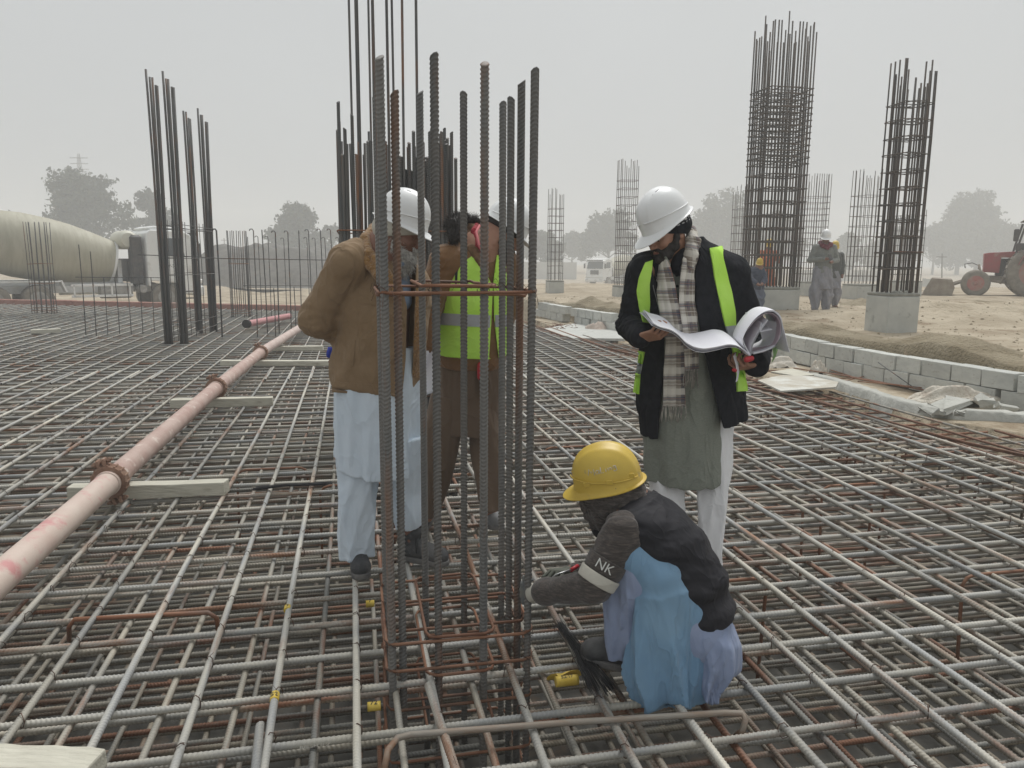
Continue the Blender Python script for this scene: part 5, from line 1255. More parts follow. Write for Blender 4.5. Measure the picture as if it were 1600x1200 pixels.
def hard_hat(parent, c, f, u, m, scale=1.0, slots=None, name='hard_hat', rim=True, visor=.055):
    """c = centre of the opening; f forward, u up. shell with ridge, gutter, brim and visor"""
    f, s_, u = frame(f, u); c = np.array(c, float); NP = 72; rowsv = []; prof = []
    for i in range(26):
        a = i / 25 * math.pi / 2; prof.append(('d', a))
    V = []
    def pt(phi, r_, z, e=0): return c + (f * math.cos(phi) * (.138 * r_ + e) + s_ * math.sin(phi) * (.108 * r_ + e) + u * z) * scale
    for i in range(26):
        a = i / 25 * math.pi / 2
        for k in range(NP):
            phi = 2 * math.pi * k / NP; rr = math.cos(math.pi / 2 - a) ** .92; zz = .150 * math.cos(a) ** .80 if a < math.pi / 2 else 0
            zz = .150 * (math.cos(a) ** .85 if math.cos(a) > 1e-6 else 0)
            x_ = math.sin(phi) * rr * .108; y_ = math.cos(phi)
            ridge = .005 * math.exp(-(x_ / .018) ** 2) * (1 - i / 30) + .003 * math.exp(-((abs(x_) - .045) / .010) ** 2) * max(0, math.sin(a * 1.6))
            p = pt(phi, rr, zz); n = p - c - u * .02; n /= np.linalg.norm(n); V.append(p + n * ridge * scale)
    def brim(phi): 
        cf = max(0, math.cos(phi)); return .010 + visor * (cf ** 2.2) * (1.0 if cf > 0 else 0) + .004 * max(0, -math.cos(phi))
    def bz(phi): cf = max(0, math.cos(phi)); return -.020 * cf ** 2 * (visor / .055) + .004 * max(0, -math.cos(phi))
    for e0, z0 in ((.004, -.012), (.0045, -.020), (None, 0), (None, 1), (None, 2), (None, 3)):
        for k in range(NP):
            phi = 2 * math.pi * k / NP; b = brim(phi); z = bz(phi)
            if e0 is not None: V.append(pt(phi, 1, z0, e0))
            elif z0 == 0: V.append(pt(phi, 1, -.024 + z * .5, .004 + b * .55))
            elif z0 == 1: V.append(pt(phi, 1, -.027 + z, .004 + b))
            elif z0 == 2: V.append(pt(phi, 1, -.031 + z, .003 + b))
            else: V.append(pt(phi, 1, -.026, -.004))
    for k in range(NP): V.append(pt(2 * math.pi * k / NP, .80, .06, 0))
    R_ = len(V) // NP; F = []
    for i in range(R_ - 1):
        for k in range(NP): F.append((i * NP + k, (i + 1) * NP + k, (i + 1) * NP + (k + 1) % NP, i * NP + (k + 1) % NP))
    F.append(tuple(range((R_ - 1) * NP, R_ * NP)))
    me = bpy.data.meshes.new(name); me.from_pydata([tuple(v) for v in V], [], F); me.update(); me.polygons.foreach_set('use_smooth', [True] * len(me.polygons)); me.set_sharp_from_angle(angle=R(60))
    o = link(name, me, m, parent)
    # raised rib line above the brim
    mb = MB(); 
    for side in (1, -1):
        pts = [pt(side * a, 1.0 - .05 * max(0, (1.6 - a) / 1.6) * 0, .012 + .030 * math.cos(a) * .6 + .012, .0035) * 1.0 for a in np.linspace(.15, 2.7, 22)]
        mb.tube(pts, .0030 * scale, 6)
    mb.build('hat_rib', m, o, smooth=True)
    # ventilation slots
    if slots is not None:
        mb = MB()
        for side in slots:
            for k in range(3):
                pts = []
                for q in np.linspace(0, 1, 4):
                    y0 = (.055 - .042 * (k + q * .62)); x0 = side * .044
                    r2 = (y0 / .138) ** 2 + (x0 / .108) ** 2; z0 = .150 * max(0, 1 - r2) ** .46; pts.append(c + (f * y0 + s_ * x0 + u * (z0 + .0035)) * scale)
                mb.tube(pts, .0022 * scale, 4)
        mb.build('vent_slots', M_SLOT, o)
    return o, (lambda phi, elev, e=0.003: pt(phi, math.sin(elev) ** .92, .150 * math.cos(elev) ** .85, e))
M_SLOT = mat('vent shadow', (.06, .06, .065), .9)
def finger(F, base, d, bend_ax, lens, r, curls):
    """phalanges bent about bend_ax; added to the field with a tight blend"""
    p = np.array(base, float); d = np.array(d, float); d /= np.linalg.norm(d); ax = Vector([float(v) for v in bend_ax]).normalized()
    for i, (L_, c) in enumerate(zip(lens, curls)):
        d = np.array(Matrix.Rotation(c, 3, ax) @ Vector([float(v) for v in d])); q = p + d * L_
        F.cap(p, q, r * (1 - .10 * i), r * (1 - .10 * (i + 1)), .0035); p = q
    return p
def hand(F, wrist, d, palm, curl=.6, thumb_side=1, s=1.0, spread=.10, thumb=None, rw=.026, curls=None):
    """d = wrist-to-knuckles direction, palm = the way the palm faces; thumb_side = +1/-1 along d x palm"""
    d = np.array(d, float); d /= np.linalg.norm(d); n = np.array(palm, float); n -= d * (n @ d); n /= np.linalg.norm(n); x = np.cross(d, n) * thumb_side
    w_ = np.array(wrist, float)
    for j, (ox, L_) in enumerate(((-.030, .085), (-.010, .092), (.010, .094), (.030, .090))):
        F.cap(w_ + x * ox * .55 * s, w_ + d * L_ * s * .92 + x * ox * s, .0150 * s, .0112 * s, .012, flat=(n, .85))
    F.cap(w_ - d * .03 * s, w_ + d * .02 * s, rw * s, .024 * s, .012, flat=(n, .75))
    ends = []
    for j, (ox, L_, ls) in enumerate(((-.031, .080, (.034, .020, .018)), (-.0105, .088, (.042, .026, .020)), (.0105, .090, (.046, .029, .021)), (.031, .086, (.041, .025, .020)))):
        cc_ = curls[j] if curls else curl * (1.12 - .08 * j)
        dd = d + x * spread * (ox / .03); ax = np.cross(d, n)
        ends.append(finger(F, w_ + (d * L_ + x * ox) * s, dd, ax, [l * s for l in ls], .0086 * s * (1 if j else .88), [cc_ * .9, cc_ * 1.2, cc_ * .8]))
    td = thumb if thumb is not None else d * .75 + x * .62 + n * .35
    td = np.array(td, float); td /= np.linalg.norm(td); b = w_ + (d * .022 + x * .026 + n * .004) * s
    ax = np.cross(td, -x + n * .3); 
    F.cap(w_ + d * .01 * s + x * .012 * s, b + td * .032 * s, .016 * s, .0120 * s, .010)
    finger(F, b + td * .030 * s, td, ax, [.032 * s, .026 * s], .0100 * s, [.12, .30])
    return ends
# ------------------------------------------------------------------ people
def cloth(name, c, c2=None, sc_=6, weave=420, bump=.25, rough=.9, sheen=.15, **k):
    return mat(name, c, rough, col2=c2, scale=sc_, bump=bump, bscale=weave, bdist=.0015, sheen=sheen, spec=.2, **{'crease': .013, **k})
m_skin = mat('skin', (.32, .165, .105), .5, col2=(.39, .21, .14), scale=18, bump=.15, bscale=300, bdist=.001)
m_skin_d = mat('darker skin', (.19, .09, .06), .5, col2=(.24, .12, .08), scale=18)
m_hatw = mat('white hard hat plastic', (.82, .83, .83), .32, col2=(.76, .76, .74), scale=5, lo=.5, hi=.8, coat=.1)
m_haty = mat('yellow hard hat plastic', (.62, .44, .07), .42, col2=(.55, .38, .06), scale=9, lo=.4, hi=.7, col3=(.36, .28, .12), scale3=14, lo3=.64, hi3=.74)
m_duck = cloth('tan duck canvas', (.235, .160, .092), (.285, .20, .122), 9, sheen=.1, crease=.018)
m_fleece = mat('tan fleece', (.34, .19, .065), .95, col2=(.22, .115, .04), scale=60, lo=.35, hi=.65, bump=1.0, bscale=110, bdist=.012, sheen=.4)
m_ltblue = cloth('pale blue cotton', (.60, .69, .78), (.64, .72, .80), 4)
m_shirt = cloth('blue shirt', (.24, .32, .44), (.28, .36, .48), 8)
m_cream = cloth('cream knit', (.45, .43, .37), (.50, .48, .42), 12, weave=250, bump=.5)
m_boot = mat('dusty work boot', (.050, .052, .056), .75, col2=(.16, .155, .15), scale=7, lo=.45, hi=.75, bump=.4, bscale=90)
m_sole = mat('boot sole', (.10, .10, .10), .9, col2=(.2, .19, .18), scale=20)
m_lace = mat('laces', (.015, .015, .017), .8)
m_puff = cloth('brown puffer nylon', (.18, .095, .04), (.22, .12, .055), 8, rough=.55)
m_hivis = mat('hi-vis cloth', (.50, .86, .09), .7, col2=(.54, .88, .14), scale=7, bump=.2, bscale=500, bdist=.001, crease=.012)
m_refl = mat('reflective band', (.36, .38, .40), .45, col2=(.42, .44, .46), scale=20)
m_brownk = cloth('brown cotton', (.135, .094, .064), (.155, .108, .075), 5)
m_grey = cloth('grey cotton', (.21, .225, .19), (.26, .275, .235), 90, weave=300, bump=.4, stretch=(1, 1, 3), crease=.02)
m_whitet = cloth('white cotton', (.78, .78, .79), (.80, .80, .81), 5)
m_coat = cloth('black wool', (.012, .013, .016), (.020, .021, .026), 30, weave=260, bump=.5, sheen=.0, crease=.02)
m_blackcl = cloth('black quilted nylon', (.016, .016, .020), (.026, .025, .029), 7, rough=.7, bump=.15, sheen=0)
m_mel = mat('brown melange knit', (.050, .042, .038), .95, col2=(.14, .115, .10), scale=60, lo=.45, hi=.75, stretch=(.35, 1, 3.0), detail=8, bump=.3, bscale=300, sheen=.2)
m_denim = cloth('washed blue cotton', (.17, .30, .45), (.21, .34, .47), 3, crease=.018, cscale=8, cstretch=(1.3, 1, .4))

m_denim2 = cloth('pale lilac blue cotton', (.25, .31, .46), (.29, .34, .48), 5, crease=.018, cstretch=(1.2, 1, .4))
m_glove = mat('grey rubber glove', (.10, .115, .13), .6, col2=(.17, .17, .15), scale=20)
m_glove2 = mat('olive glove', (.075, .085, .065), .8, col2=(.12, .125, .10), scale=18)
m_hairb = mat('black hair', (.012, .010, .009), .7, col2=(.03, .024, .02), scale=60)
m_hairg = mat('grey beard', (.34, .33, .31), .8, col2=(.62, .61, .58), scale=70, lo=.4, hi=.6)
m_redp = mat('red plastic', (.45, .02, .03), .5)
m_red = mat('red cloth', (.36, .035, .05), .9, col2=(.26, .02, .03), scale=20)
m_eye = mat('eye', (.55, .52, .48), .2); m_iris = mat('iris', (.02, .012, .008), .15)
m_lip = mat('lips', (.20, .075, .065), .5)
m_paper = mat('plan paper', (.80, .80, .83), .75, col2=(.74, .74, .80), scale=3)

def head(F, c, f, s_, u, sc=1.0, face=True):
    c = np.array(c); ax = (f, s_, u)
    def p(a, b, d): return c + (f * a + s_ * b + u * d) * sc
    E = lambda q, r, k=.02, op='add': F.ell(q, [v * sc for v in r], ax, k * sc, op)
    E(p(-.004, 0, .01), (.098, .077, .098)); E(p(.030, 0, -.055), (.070, .062, .080), .03)
    F.cap(p(.010, -.050, -.085), p(.068, -.014, -.120), .019 * sc, .018 * sc, .02 * sc); F.cap(p(.010, .050, -.085), p(.068, .014, -.120), .019 * sc, .018 * sc, .02 * sc)
    E(p(.078, 0, -.122), (.020, .022, .018))
    if face:
        for b in (-1, 1):
            F.cap(p(.090, b * .012, -.020), p(.078, b * .044, -.022), .010 * sc, .009 * sc, .012 * sc)
            E(p(.072, b * .040, -.066), (.022, .020, .020), .02)
        for b in (-1, 1): E(p(.103, b * .031, -.040), (.015, .017, .012), .010, 'sub')
        for b in (-1, 1): E(p(.081, b * .031, -.040), (.0135, .0135, .0135), .003)
        for b in (-1, 1): F.cap(p(.094, b * .018, -.034), p(.088, b * .044, -.036), .0035 * sc, .0035 * sc, .004 * sc)
        F.cap(p(.094, 0, -.030), p(.118, 0, -.072), .0075 * sc, .0110 * sc, .010 * sc)
        for b in (-1, 1): E(p(.106, b * .0115, -.076), (.010, .008, .0075), .006)
        E(p(.092, 0, -.098), (.016, .026, .014), .012)
        F.cap(p(.103, -.016, -.0945), p(.103, .016, -.0945), .0045 * sc, .0045 * sc, .004 * sc); F.cap(p(.102, -.014, -.1045), p(.102, .014, -.1045), .0055 * sc, .0055 * sc, .004 * sc)
        F.cap(p(.112, -.020, -.0995), p(.112, .020, -.0995), .0018 * sc, .0018 * sc, .002 * sc, op='sub')
    for b in (-1, 1):
        E(p(-.008, b * .078, -.050), (.017, .007, .030), .006); E(p(-.002, b * .084, -.052), (.009, .005, .018), .004, 'sub')
    return p
def tufts(o, n, L_, down, r0, m, name, parent, seed=0, jit=.5, curl=.3, region=None):
    """short hair strands standing on a mesh"""
    me = o.data; r_ = np.random.default_rng(seed); V = np.zeros(len(me.vertices) * 3); N_ = np.zeros(len(me.vertices) * 3); me.vertices.foreach_get('co', V); me.vertices.foreach_get('normal', N_); V = V.reshape(-1, 3); N_ = N_.reshape(-1, 3)
    idx = np.arange(len(V)) if region is None else np.where(region(V))[0]
    idx = r_.choice(idx, n); mb = MB(); dn = np.array(down, float)
    for i in idx:
        d = N_[i] * .6 + dn + r_.normal(size=3) * jit; d /= np.linalg.norm(d); d2 = d + r_.normal(size=3) * curl; l = L_ * r_.uniform(.5, 1.1); p = V[i] - N_[i] * .004
        mb.tube([p, p + d * l * .5, p + (d + d2) * .5 * l], [r0, r0 * .8, r0 * .25], 3, cap=False)
    return mb.build(name, m, parent, smooth=True)
def boot(parent, heel, toe, h=.0035, hgt=.10, wd=.047, name='boot', m_up=None, lace=True):
    """ankle boot from heel point to toe point on the ground"""
    heel = np.array(heel); toe = np.array(toe); d = toe - heel; L_ = np.linalg.norm(d); d /= L_; up = np.array([0, 0, 1.]); s_ = np.cross(d, up); s_ /= np.linalg.norm(s_); up = np.cross(s_, d)
    F = field([heel - s_ * .07, toe + s_ * .07, heel + up * .17, toe + up * .1], .05, h)
    q = lambda a, b, c_: heel + d * a * L_ + s_ * b + up * c_
    F.cap(q(.14, 0, .050), q(.82, 0, .046), .038, .040, .02, flat=(up, .92)); F.ell(q(.80, 0, .042), (.052, wd, .042), (d, s_, up), .02)
    F.cap(q(.16, 0, .06), q(.13, 0, .13), .042, .044, .02); F.cap(q(.30, 0, .09), q(.62, 0, .065), .036, .034, .02)
    F.chain([q(.10, 0, .145), q(.24, 0, .14)], [.042, .040], .01); F.noise(.0015, 60, seed=4); F.limit(q(0, 0, .012), -up)
    o = F.build(name, m_up or m_boot, parent)
    F = field([heel - s_ * .07, toe + s_ * .07], .05, h)
    F.cap(q(.14, 0, .014), q(.84, 0, .014), .043, .047, .01); F.cap(q(.14, 0, .014), q(.55, 0, .014), .041, .040, .01); F.limit(q(0, 0, .0), -up); F.limit(q(0, 0, .028), up)
    F.build('sole', m_sole, o)
    if lace:
        mb = MB()
        for k in range(5):
            a = .30 + .075 * k; z = .137 - .017 * k
            mb.tube([q(a, -.022, z - .012), q(a + .03, 0, z + .004), q(a + .01, .022, z - .012)], .0028, 5); mb.tube([q(a, .022, z - .012), q(a + .03, 0, z + .005), q(a + .01, -.022, z - .012)], .0028, 5)
        mb.tube([q(.33, 0, .135), q(.36, .03, .13), q(.40, .045, .09), q(.42, .05, .06)], .0025, 5); mb.tube([q(.33, 0, .135), q(.36, -.03, .13), q(.38, -.045, .10)], .0025, 5)
        mb.build('laces', m_lace, o, smooth=True)
    return o
def pleat(ph, n, o=0, p=.75): return 1 - 2 * np.abs(np.sin(n * ph / 2 + o)) ** p
def cutpoly(F, poly, Ymax, k=1.0):
    """open a garment where its front lies inside a photo outline"""
    poly = np.array(poly, float); I_ = [np.arange(F.n[i]) * F.h + F.lo[i] for i in range(3)]; P = np.stack(np.meshgrid(*I_, indexing='ij'), -1); m = (P[..., 1] < Ymax) & (F.A < .06) ; Q = P[m]
    if len(Q) == 0: return
    C = (Q - CP) @ CM3; px = 800 + FPX * C[:, 0] / -C[:, 2]; py = 600 - FPX * C[:, 1] / -C[:, 2]; sc_ = -C[:, 2] / FPX
    n = len(poly); dmin = np.full(len(Q), 1e9); inside = np.zeros(len(Q), bool)
    for i in range(n):
        a, b = poly[i], poly[(i + 1) % n]; ab = b - a; t = np.clip(((px - a[0]) * ab[0] + (py - a[1]) * ab[1]) / (ab @ ab), 0, 1)
        dmin = np.minimum(dmin, np.hypot(px - a[0] - ab[0] * t, py - a[1] - ab[1] * t)); c_ = (a[1] > py) != (b[1] > py)
        inside ^= c_ & (px < (b[0] - a[0]) * (py - a[1]) / (b[1] - a[1] + 1e-12) + a[0])
    sd = np.where(inside, dmin, -dmin) * sc_; sd = np.minimum(sd, (Ymax - Q[:, 1]))
    v = F.A[m]; F.A[m] = np.maximum(v, sd).astype(np.float32)

# ================================================== A: bearded man in the tan jacket
def person_a():
    g = G(600, 885, 0); root = empty('person', g, 'bearded man in a tan jacket and pale blue shalwar kameez, hands behind his back', 'person')
    f, s_, u = frame((.90, -.18, -.36), (.33, -.05, .93)); hc = W(628, 346, 3.50); sc = .94
    pel = W(590, 640, 3.60); nk = W(604, 398, 3.56)
    B = Field(np.minimum(g, nk) - [.42, .32, .02], [nk[0] + .35, nk[1] + .36, 1.85], .0045)
    p = head(B, hc - u * .012, f, s_, u, sc)
    B.cap(p(-.02, 0, -.07), nk, .058, .065, .03); B.cap(nk, pel, .12, .13, .05)
    sh = W(545, 412, 3.44); el = W(494, 500, 3.50); wr = W(545, 530, 3.66); sh2 = W(628, 405, 3.74); el2 = W(545, 500, 3.84); wr2 = W(545, 540, 3.74)
    B.cap(nk, sh, .05, .05, .04); B.chain([sh, el, wr], [.05, .04, .027], .01); B.cap(nk, sh2, .05, .05, .04); B.chain([sh2, el2, wr2], [.05, .04, .027], .01)
    kn1 = W(557, 755, 3.60); an1 = W(562, 862, 3.56); kn2 = W(632, 745, 3.66); an2 = W(642, 850, 3.66)
    B.chain([pel - np.array([.07, 0, 0]), kn1, an1], [.08, .055, .04], .02); B.chain([pel + np.array([.07, 0, 0]), kn2, an2], [.08, .055, .04], .02)
    hand(B, wr, wr2 - wr + np.array([-.02, 0, -.06]), (.6, .4, .3), .7, 1, .95); hand(B, wr2, np.array([-.1, -.6, -.5]), (-.5, -.4, 0), .5, -1, .95)
    B.build('body', m_skin_d, root)
    # beard
    F = field([p(.09, 0, -.05), p(.02, .08, -.12), p(.02, -.08, -.12), p(.10, 0, -.24)], .04, .004)
    F.chain([p(.006, .064, -.055), p(.03, .056, -.10), p(.072, .026, -.135), p(.085, 0, -.145)], [.012, .020, .028, .030], .02); F.chain([p(.006, -.064, -.055), p(.03, -.056, -.10), p(.072, -.026, -.135), p(.085, 0, -.145)], [.012, .020, .028, .030], .02)
    F.cap(p(.080, 0, -.14), p(.080, 0, -.215), .042, .026, .02); F.cap(p(.110, -.022, -.088), p(.110, .022, -.088), .007, .007, .005); F.noise(.004, 90, scale=(1, 1, .4), seed=9)
    b = F.build('beard', m_hairg, root); dn = np.array([.12, -.1, -.8])
    tufts(b, 1300, .034, dn, .0013, m_hairg, 'beard_strands', b, 3, .25, .5)
    # beanie and hat
    F = field([hc + u * .12, hc - u * .1, hc + f * .12, hc - f * .12, hc + s_ * .1, hc - s_ * .1], .03, .0045)
    F.ell(hc - u * .012 - f * .004, (.108, .092, .11), (f, s_, u), 0); F.ell(hc - u * .055 - f * .030, (.090, .094, .062), (f, s_, u), .03); q = p(.03, 0, -.050); F.limit(q, -(u * .90 - f * .42)); F.noise(.0015, 45, seed=3)
    F.build('knit_cap', m_cream, root)
    hat, fn = hard_hat(root, hc + u * .012, (f + u * .02), u, m_hatw, .88, slots=(-1, 1))
    mb = MB(); mb.tube([hc + s_ * .105 + f * .02 - u * .012, hc + s_ * .098 + f * .025 - u * .032], .004, 6); mb.build('strap_clip', m_hatw, hat, smooth=True)
    # kameez
    F = field([W(505, 560, 3.4), W(675, 760, 3.4), W(505, 560, 3.9), W(675, 760, 3.9)], .10, .006)
    A_, B_ = W(590, 735, 3.60), W(590, 540, 3.60)
    fold = lambda ph, t, P: (.011 * pleat(ph + .25 * np.sin(2 * ph), 6, .6 + .8 * t) + .005 * pleat(ph, 13, 2 - t)) * (1.1 - t)
    hem = lambda ph, P: .045 * np.abs(np.cos(ph)) ** 6 * np.sign(1) + .018 * np.sin(ph - .8)
    F.loft(A_, B_, (1, .12, 0), [(0, 0, 0, .212, .160), (.35, .0, 0, .205, .155), (1, 0, 0, .20, .15)], 0, fold, hem=hem); F.noise(.0045, 8, (1, 1, .15), 2, ridge=True); F.noise(.0012, 22, (1, 1, .5), 12, ridge=True)
    F.build('kameez', m_ltblue, root)
    # trousers
    F = field([W(500, 700, 3.4), W(690, 870, 3.4), W(500, 700, 3.95), W(690, 870, 3.9)], .10, .006)
    w1 = lambda s0: (lambda ph, t, P: .008 * pleat(ph, 4, s0 + 2.5 * t) + .005 * pleat(ph, 7, s0 - 5 * t) * (1 - .5 * t))
    F.loft(W(556, 872, 3.55), W(562, 690, 3.60), (1, 0, 0), [(0, 0, 0, .082, .085), (.25, -.003, 0, .095, .095), (.7, 0, 0, .102, .11), (1, 0, 0, .11, .12)], 0, w1(0), hem=lambda ph, P: .014 * np.sin(ph + 2))
    F.loft(W(641, 818, 3.66), W(628, 680, 3.62), (1, 0, 0), [(0, 0, 0, .078, .082), (.12, 0.0, 0, .090, .09), (.35, -.01, 0, .085, .095), (.7, 0, 0, .10, .11), (1, 0, 0, .11, .12)], .02, w1(2), hem=lambda ph, P: .014 * np.sin(ph + 1))
    F.noise(.0035, 10, (1, 1, .3), 6, ridge=True); F.noise(.0013, 26, (1, 1, .5), 16, ridge=True); F.build('trousers', m_ltblue, root)
    boot(root, W(560, 866, 3.66) * [1, 1, 0], W(565, 906, 3.40) * [1, 1, 0] + [0, 0, .002], hgt=.1)
    a = G(630, 872, .0); b_ = G(699, 884, .0); boot(root, a, b_)
    # jacket
    F = field([W(470, 370, 3.3), W(690, 625, 3.3), W(470, 370, 3.95), W(690, 625, 3.95)], .05, .0055)
    fold = lambda ph, t, P: .006 * np.sin(4 * ph + 9 * t) * (t < .6) + .003 * np.sin(9 * ph - 20 * t)
    F.loft(W(586, 604, 3.60), W(606, 378, 3.56), (1, .1, 0), [(0, 0, 0, .200, .155), (.10, 0, 0, .210, .160), (.35, .006, 0, .215, .165), (.62, .0, 0, .225, .165), (.80, -.005, 0, .215, .150), (.92, 0, 0, .13, .11), (1, 0, 0, .085, .09)], .02, fold)
    F.cap(W(560, 398, 3.50), sh, .075, .085, .04); F.chain([sh, el], [.090, .074], .03); F.chain([el, wr + (el - wr) * .08], [.076, .052], .02)
    F.chain([sh2, el2, wr2 + (el2 - wr2) * .08], [.090, .074, .05], .03)
    ax = (el - sh) / np.linalg.norm(el - sh); M = np.array([ax * 2.6, np.cross(ax, [0, 1, 0]), [0, 1, 0]])
    F.noise(.0060, 9, (1, 1, 1), 5, ridge=True, M=M, where=lambda P: np.clip(1.2 - np.linalg.norm(P - el, axis=-1) / .15, 0, 1)); F.noise(.0025, 11, (1, 1, .8), 8, ridge=True)
    F.noise(.003, 6, (1, 1, .6), 11)
    cutpoly(F, [(622, 420), (636, 480), (634, 560), (628, 625), (642, 625), (645, 560), (648, 480), (650, 400)], 3.6)
    jk = F.build('jacket', m_duck, root)
    # hem band, seams, pockets, collar
    patch(F, [(519, 596, 628, 604), (519, 611, 628, 619)], 24, .003, m_duck, 'hem_band', jk, 3.3, 3.8, .003)
    patch(F, [(560, 450, 602, 462), (560, 458, 602, 470), (580, 470, 592, 474)], 12, .004, m_duck, 'pocket_flap', jk, 3.3, 3.8, .003, smooth_passes=2)
    patch(F, [(552, 530, 556, 531), (548, 572, 552, 572)], 4, .003, m_duck, 'pocket_welt', jk, 3.3, 3.8, .003)
    patch(F, [(650, 440, 662, 442), (648, 500, 658, 500), (643, 590, 655, 590)], 6, .004, m_fleece, 'fleece_facing', jk, 3.3, 3.9, .006, wav=.002)
    patch(F, [(619, 480, 626, 480), (617, 540, 623, 540), (616, 600, 622, 600)], 5, .004, m_fleece, 'fleece_edge', jk, 3.3, 3.9, .006, wav=.002)
    C_ = field([W(560, 350, 3.4), W(640, 430, 3.75)], .08, .0045)
    rim = [W(606, 356, 3.70), W(584, 356, 3.62), W(570, 372, 3.50), W(577, 396, 3.42), W(597, 418, 3.38), W(618, 444, 3.39), W(623, 468, 3.41)]
    for i in range(len(rim) - 1): C_.cap(rim[i], rim[i + 1], .020, .020, .01); 
    for i in range(len(rim) - 1):
        d_ = np.array([-.02, -.012, -.036]); C_.cap(rim[i] + d_, rim[i + 1] + d_, .014, .014, .02)
    C_.noise(.003, 80, seed=5); C_.build('fleece_collar', m_fleece, jk)
    S_ = field([W(585, 370, 3.4), W(660, 470, 3.75)], .06, .0045)
    S_.chain([W(588, 366, 3.60), W(594, 385, 3.50), W(612, 402, 3.46)], [.014, .016, .014], .01); S_.chain([W(640, 408, 3.50), W(630, 411, 3.46), W(620, 416, 3.45), W(623, 440, 3.44)], [.008, .011, .011, .010], .008); S_.cap(W(618, 400, 3.54), W(626, 470, 3.52), .055, .05, .02)
    S_.build('shirt', m_shirt, root)
    # blue cuff or glove end just behind the back
    mb = MB(); mb.lathe([(.0, -.02), (.022, -.018), (.026, 0), (.022, .03), (0, .032)], W(518, 553, 3.70), (.2, 0, 1), 12); mb.build('wristband', mat('blue knit', (.03, .05, .35), .9), root, smooth=True)
person_a()
# ================================================== C: man with the plans
def plaid_mat():
    m = bpy.data.materials.new('plaid wool'); m.use_nodes = True; nt = m.node_tree; L = nt.links.new; b = nt.nodes['Principled BSDF']; b.inputs['Roughness'].default_value = .95; b.inputs['Sheen Weight'].default_value = .2; b.inputs['Specular IOR Level'].default_value = .2
    uv = nd(nt, 'ShaderNodeUVMap'); sp = nd(nt, 'ShaderNodeSeparateXYZ'); L(uv.outputs[0], sp.inputs[0])
    def M(op, a, c=None, d=None):
        n = nd(nt, 'ShaderNodeMath', _operation=op)
        for i, v in enumerate((a, c, d)):
            if v is None: continue
            if isinstance(v, (int, float)): n.inputs[i].default_value = v
            else: L(v, n.inputs[i])
        return n.outputs[0]
    def stripes(o, per, bands):
        """bands: list of (start, end, colour weight index) as masks"""
        fr = M('FRACT', M('DIVIDE', o, per)); return [M('MULTIPLY', M('GREATER_THAN', fr, a), M('LESS_THAN', fr, c)) for a, c in bands]
    col = None
    def mixc(prev, c, fac, mul=.5):
        x = nd(nt, 'ShaderNodeMix', _data_type='RGBA'); x.inputs[7].default_value = (*c, 1)
        if isinstance(prev, tuple): x.inputs[6].default_value = (*prev, 1)
        else: L(prev, x.inputs[6])
        L(M('MULTIPLY', fac, mul), x.inputs['Factor']); return x.outputs[2]
    cur = (.30, .27, .23)
    for o, per in ((sp.outputs[0], .085), (sp.outputs[1], .098)):
        wb, nb, bb, rl, wl = stripes(o, per, [(.0, .30), (.40, .58), (.66, .90), (.485, .50), (.78, .80)])
        cur = mixc(cur, (.72, .69, .62), wb, .62); cur = mixc(cur, (.045, .05, .085), nb, .60); cur = mixc(cur, (.16, .12, .09), bb, .45); cur = mixc(cur, (.45, .16, .08), rl, .6); cur = mixc(cur, (.85, .82, .76), wl, .7)
    L(cur, b.inputs['Base Color'])
    n = nd(nt, 'ShaderNodeTexNoise', Scale=500); tc = nd(nt, 'ShaderNodeTexCoord'); L(tc.outputs['Object'], n.inputs['Vector']); bp = nd(nt, 'ShaderNodeBump', Strength=.4, Distance=.002); L(n.outputs['Fac'], bp.inputs['Height']); L(bp.outputs[0], b.inputs['Normal'])
    return m
m_plaid = plaid_mat()
m_paperink = mat('drawing sheet', (.60, .60, .70), .75, col2=(.30, .33, .55), scale=14, lo=.55, hi=.7, stretch=(1, 3, 1))
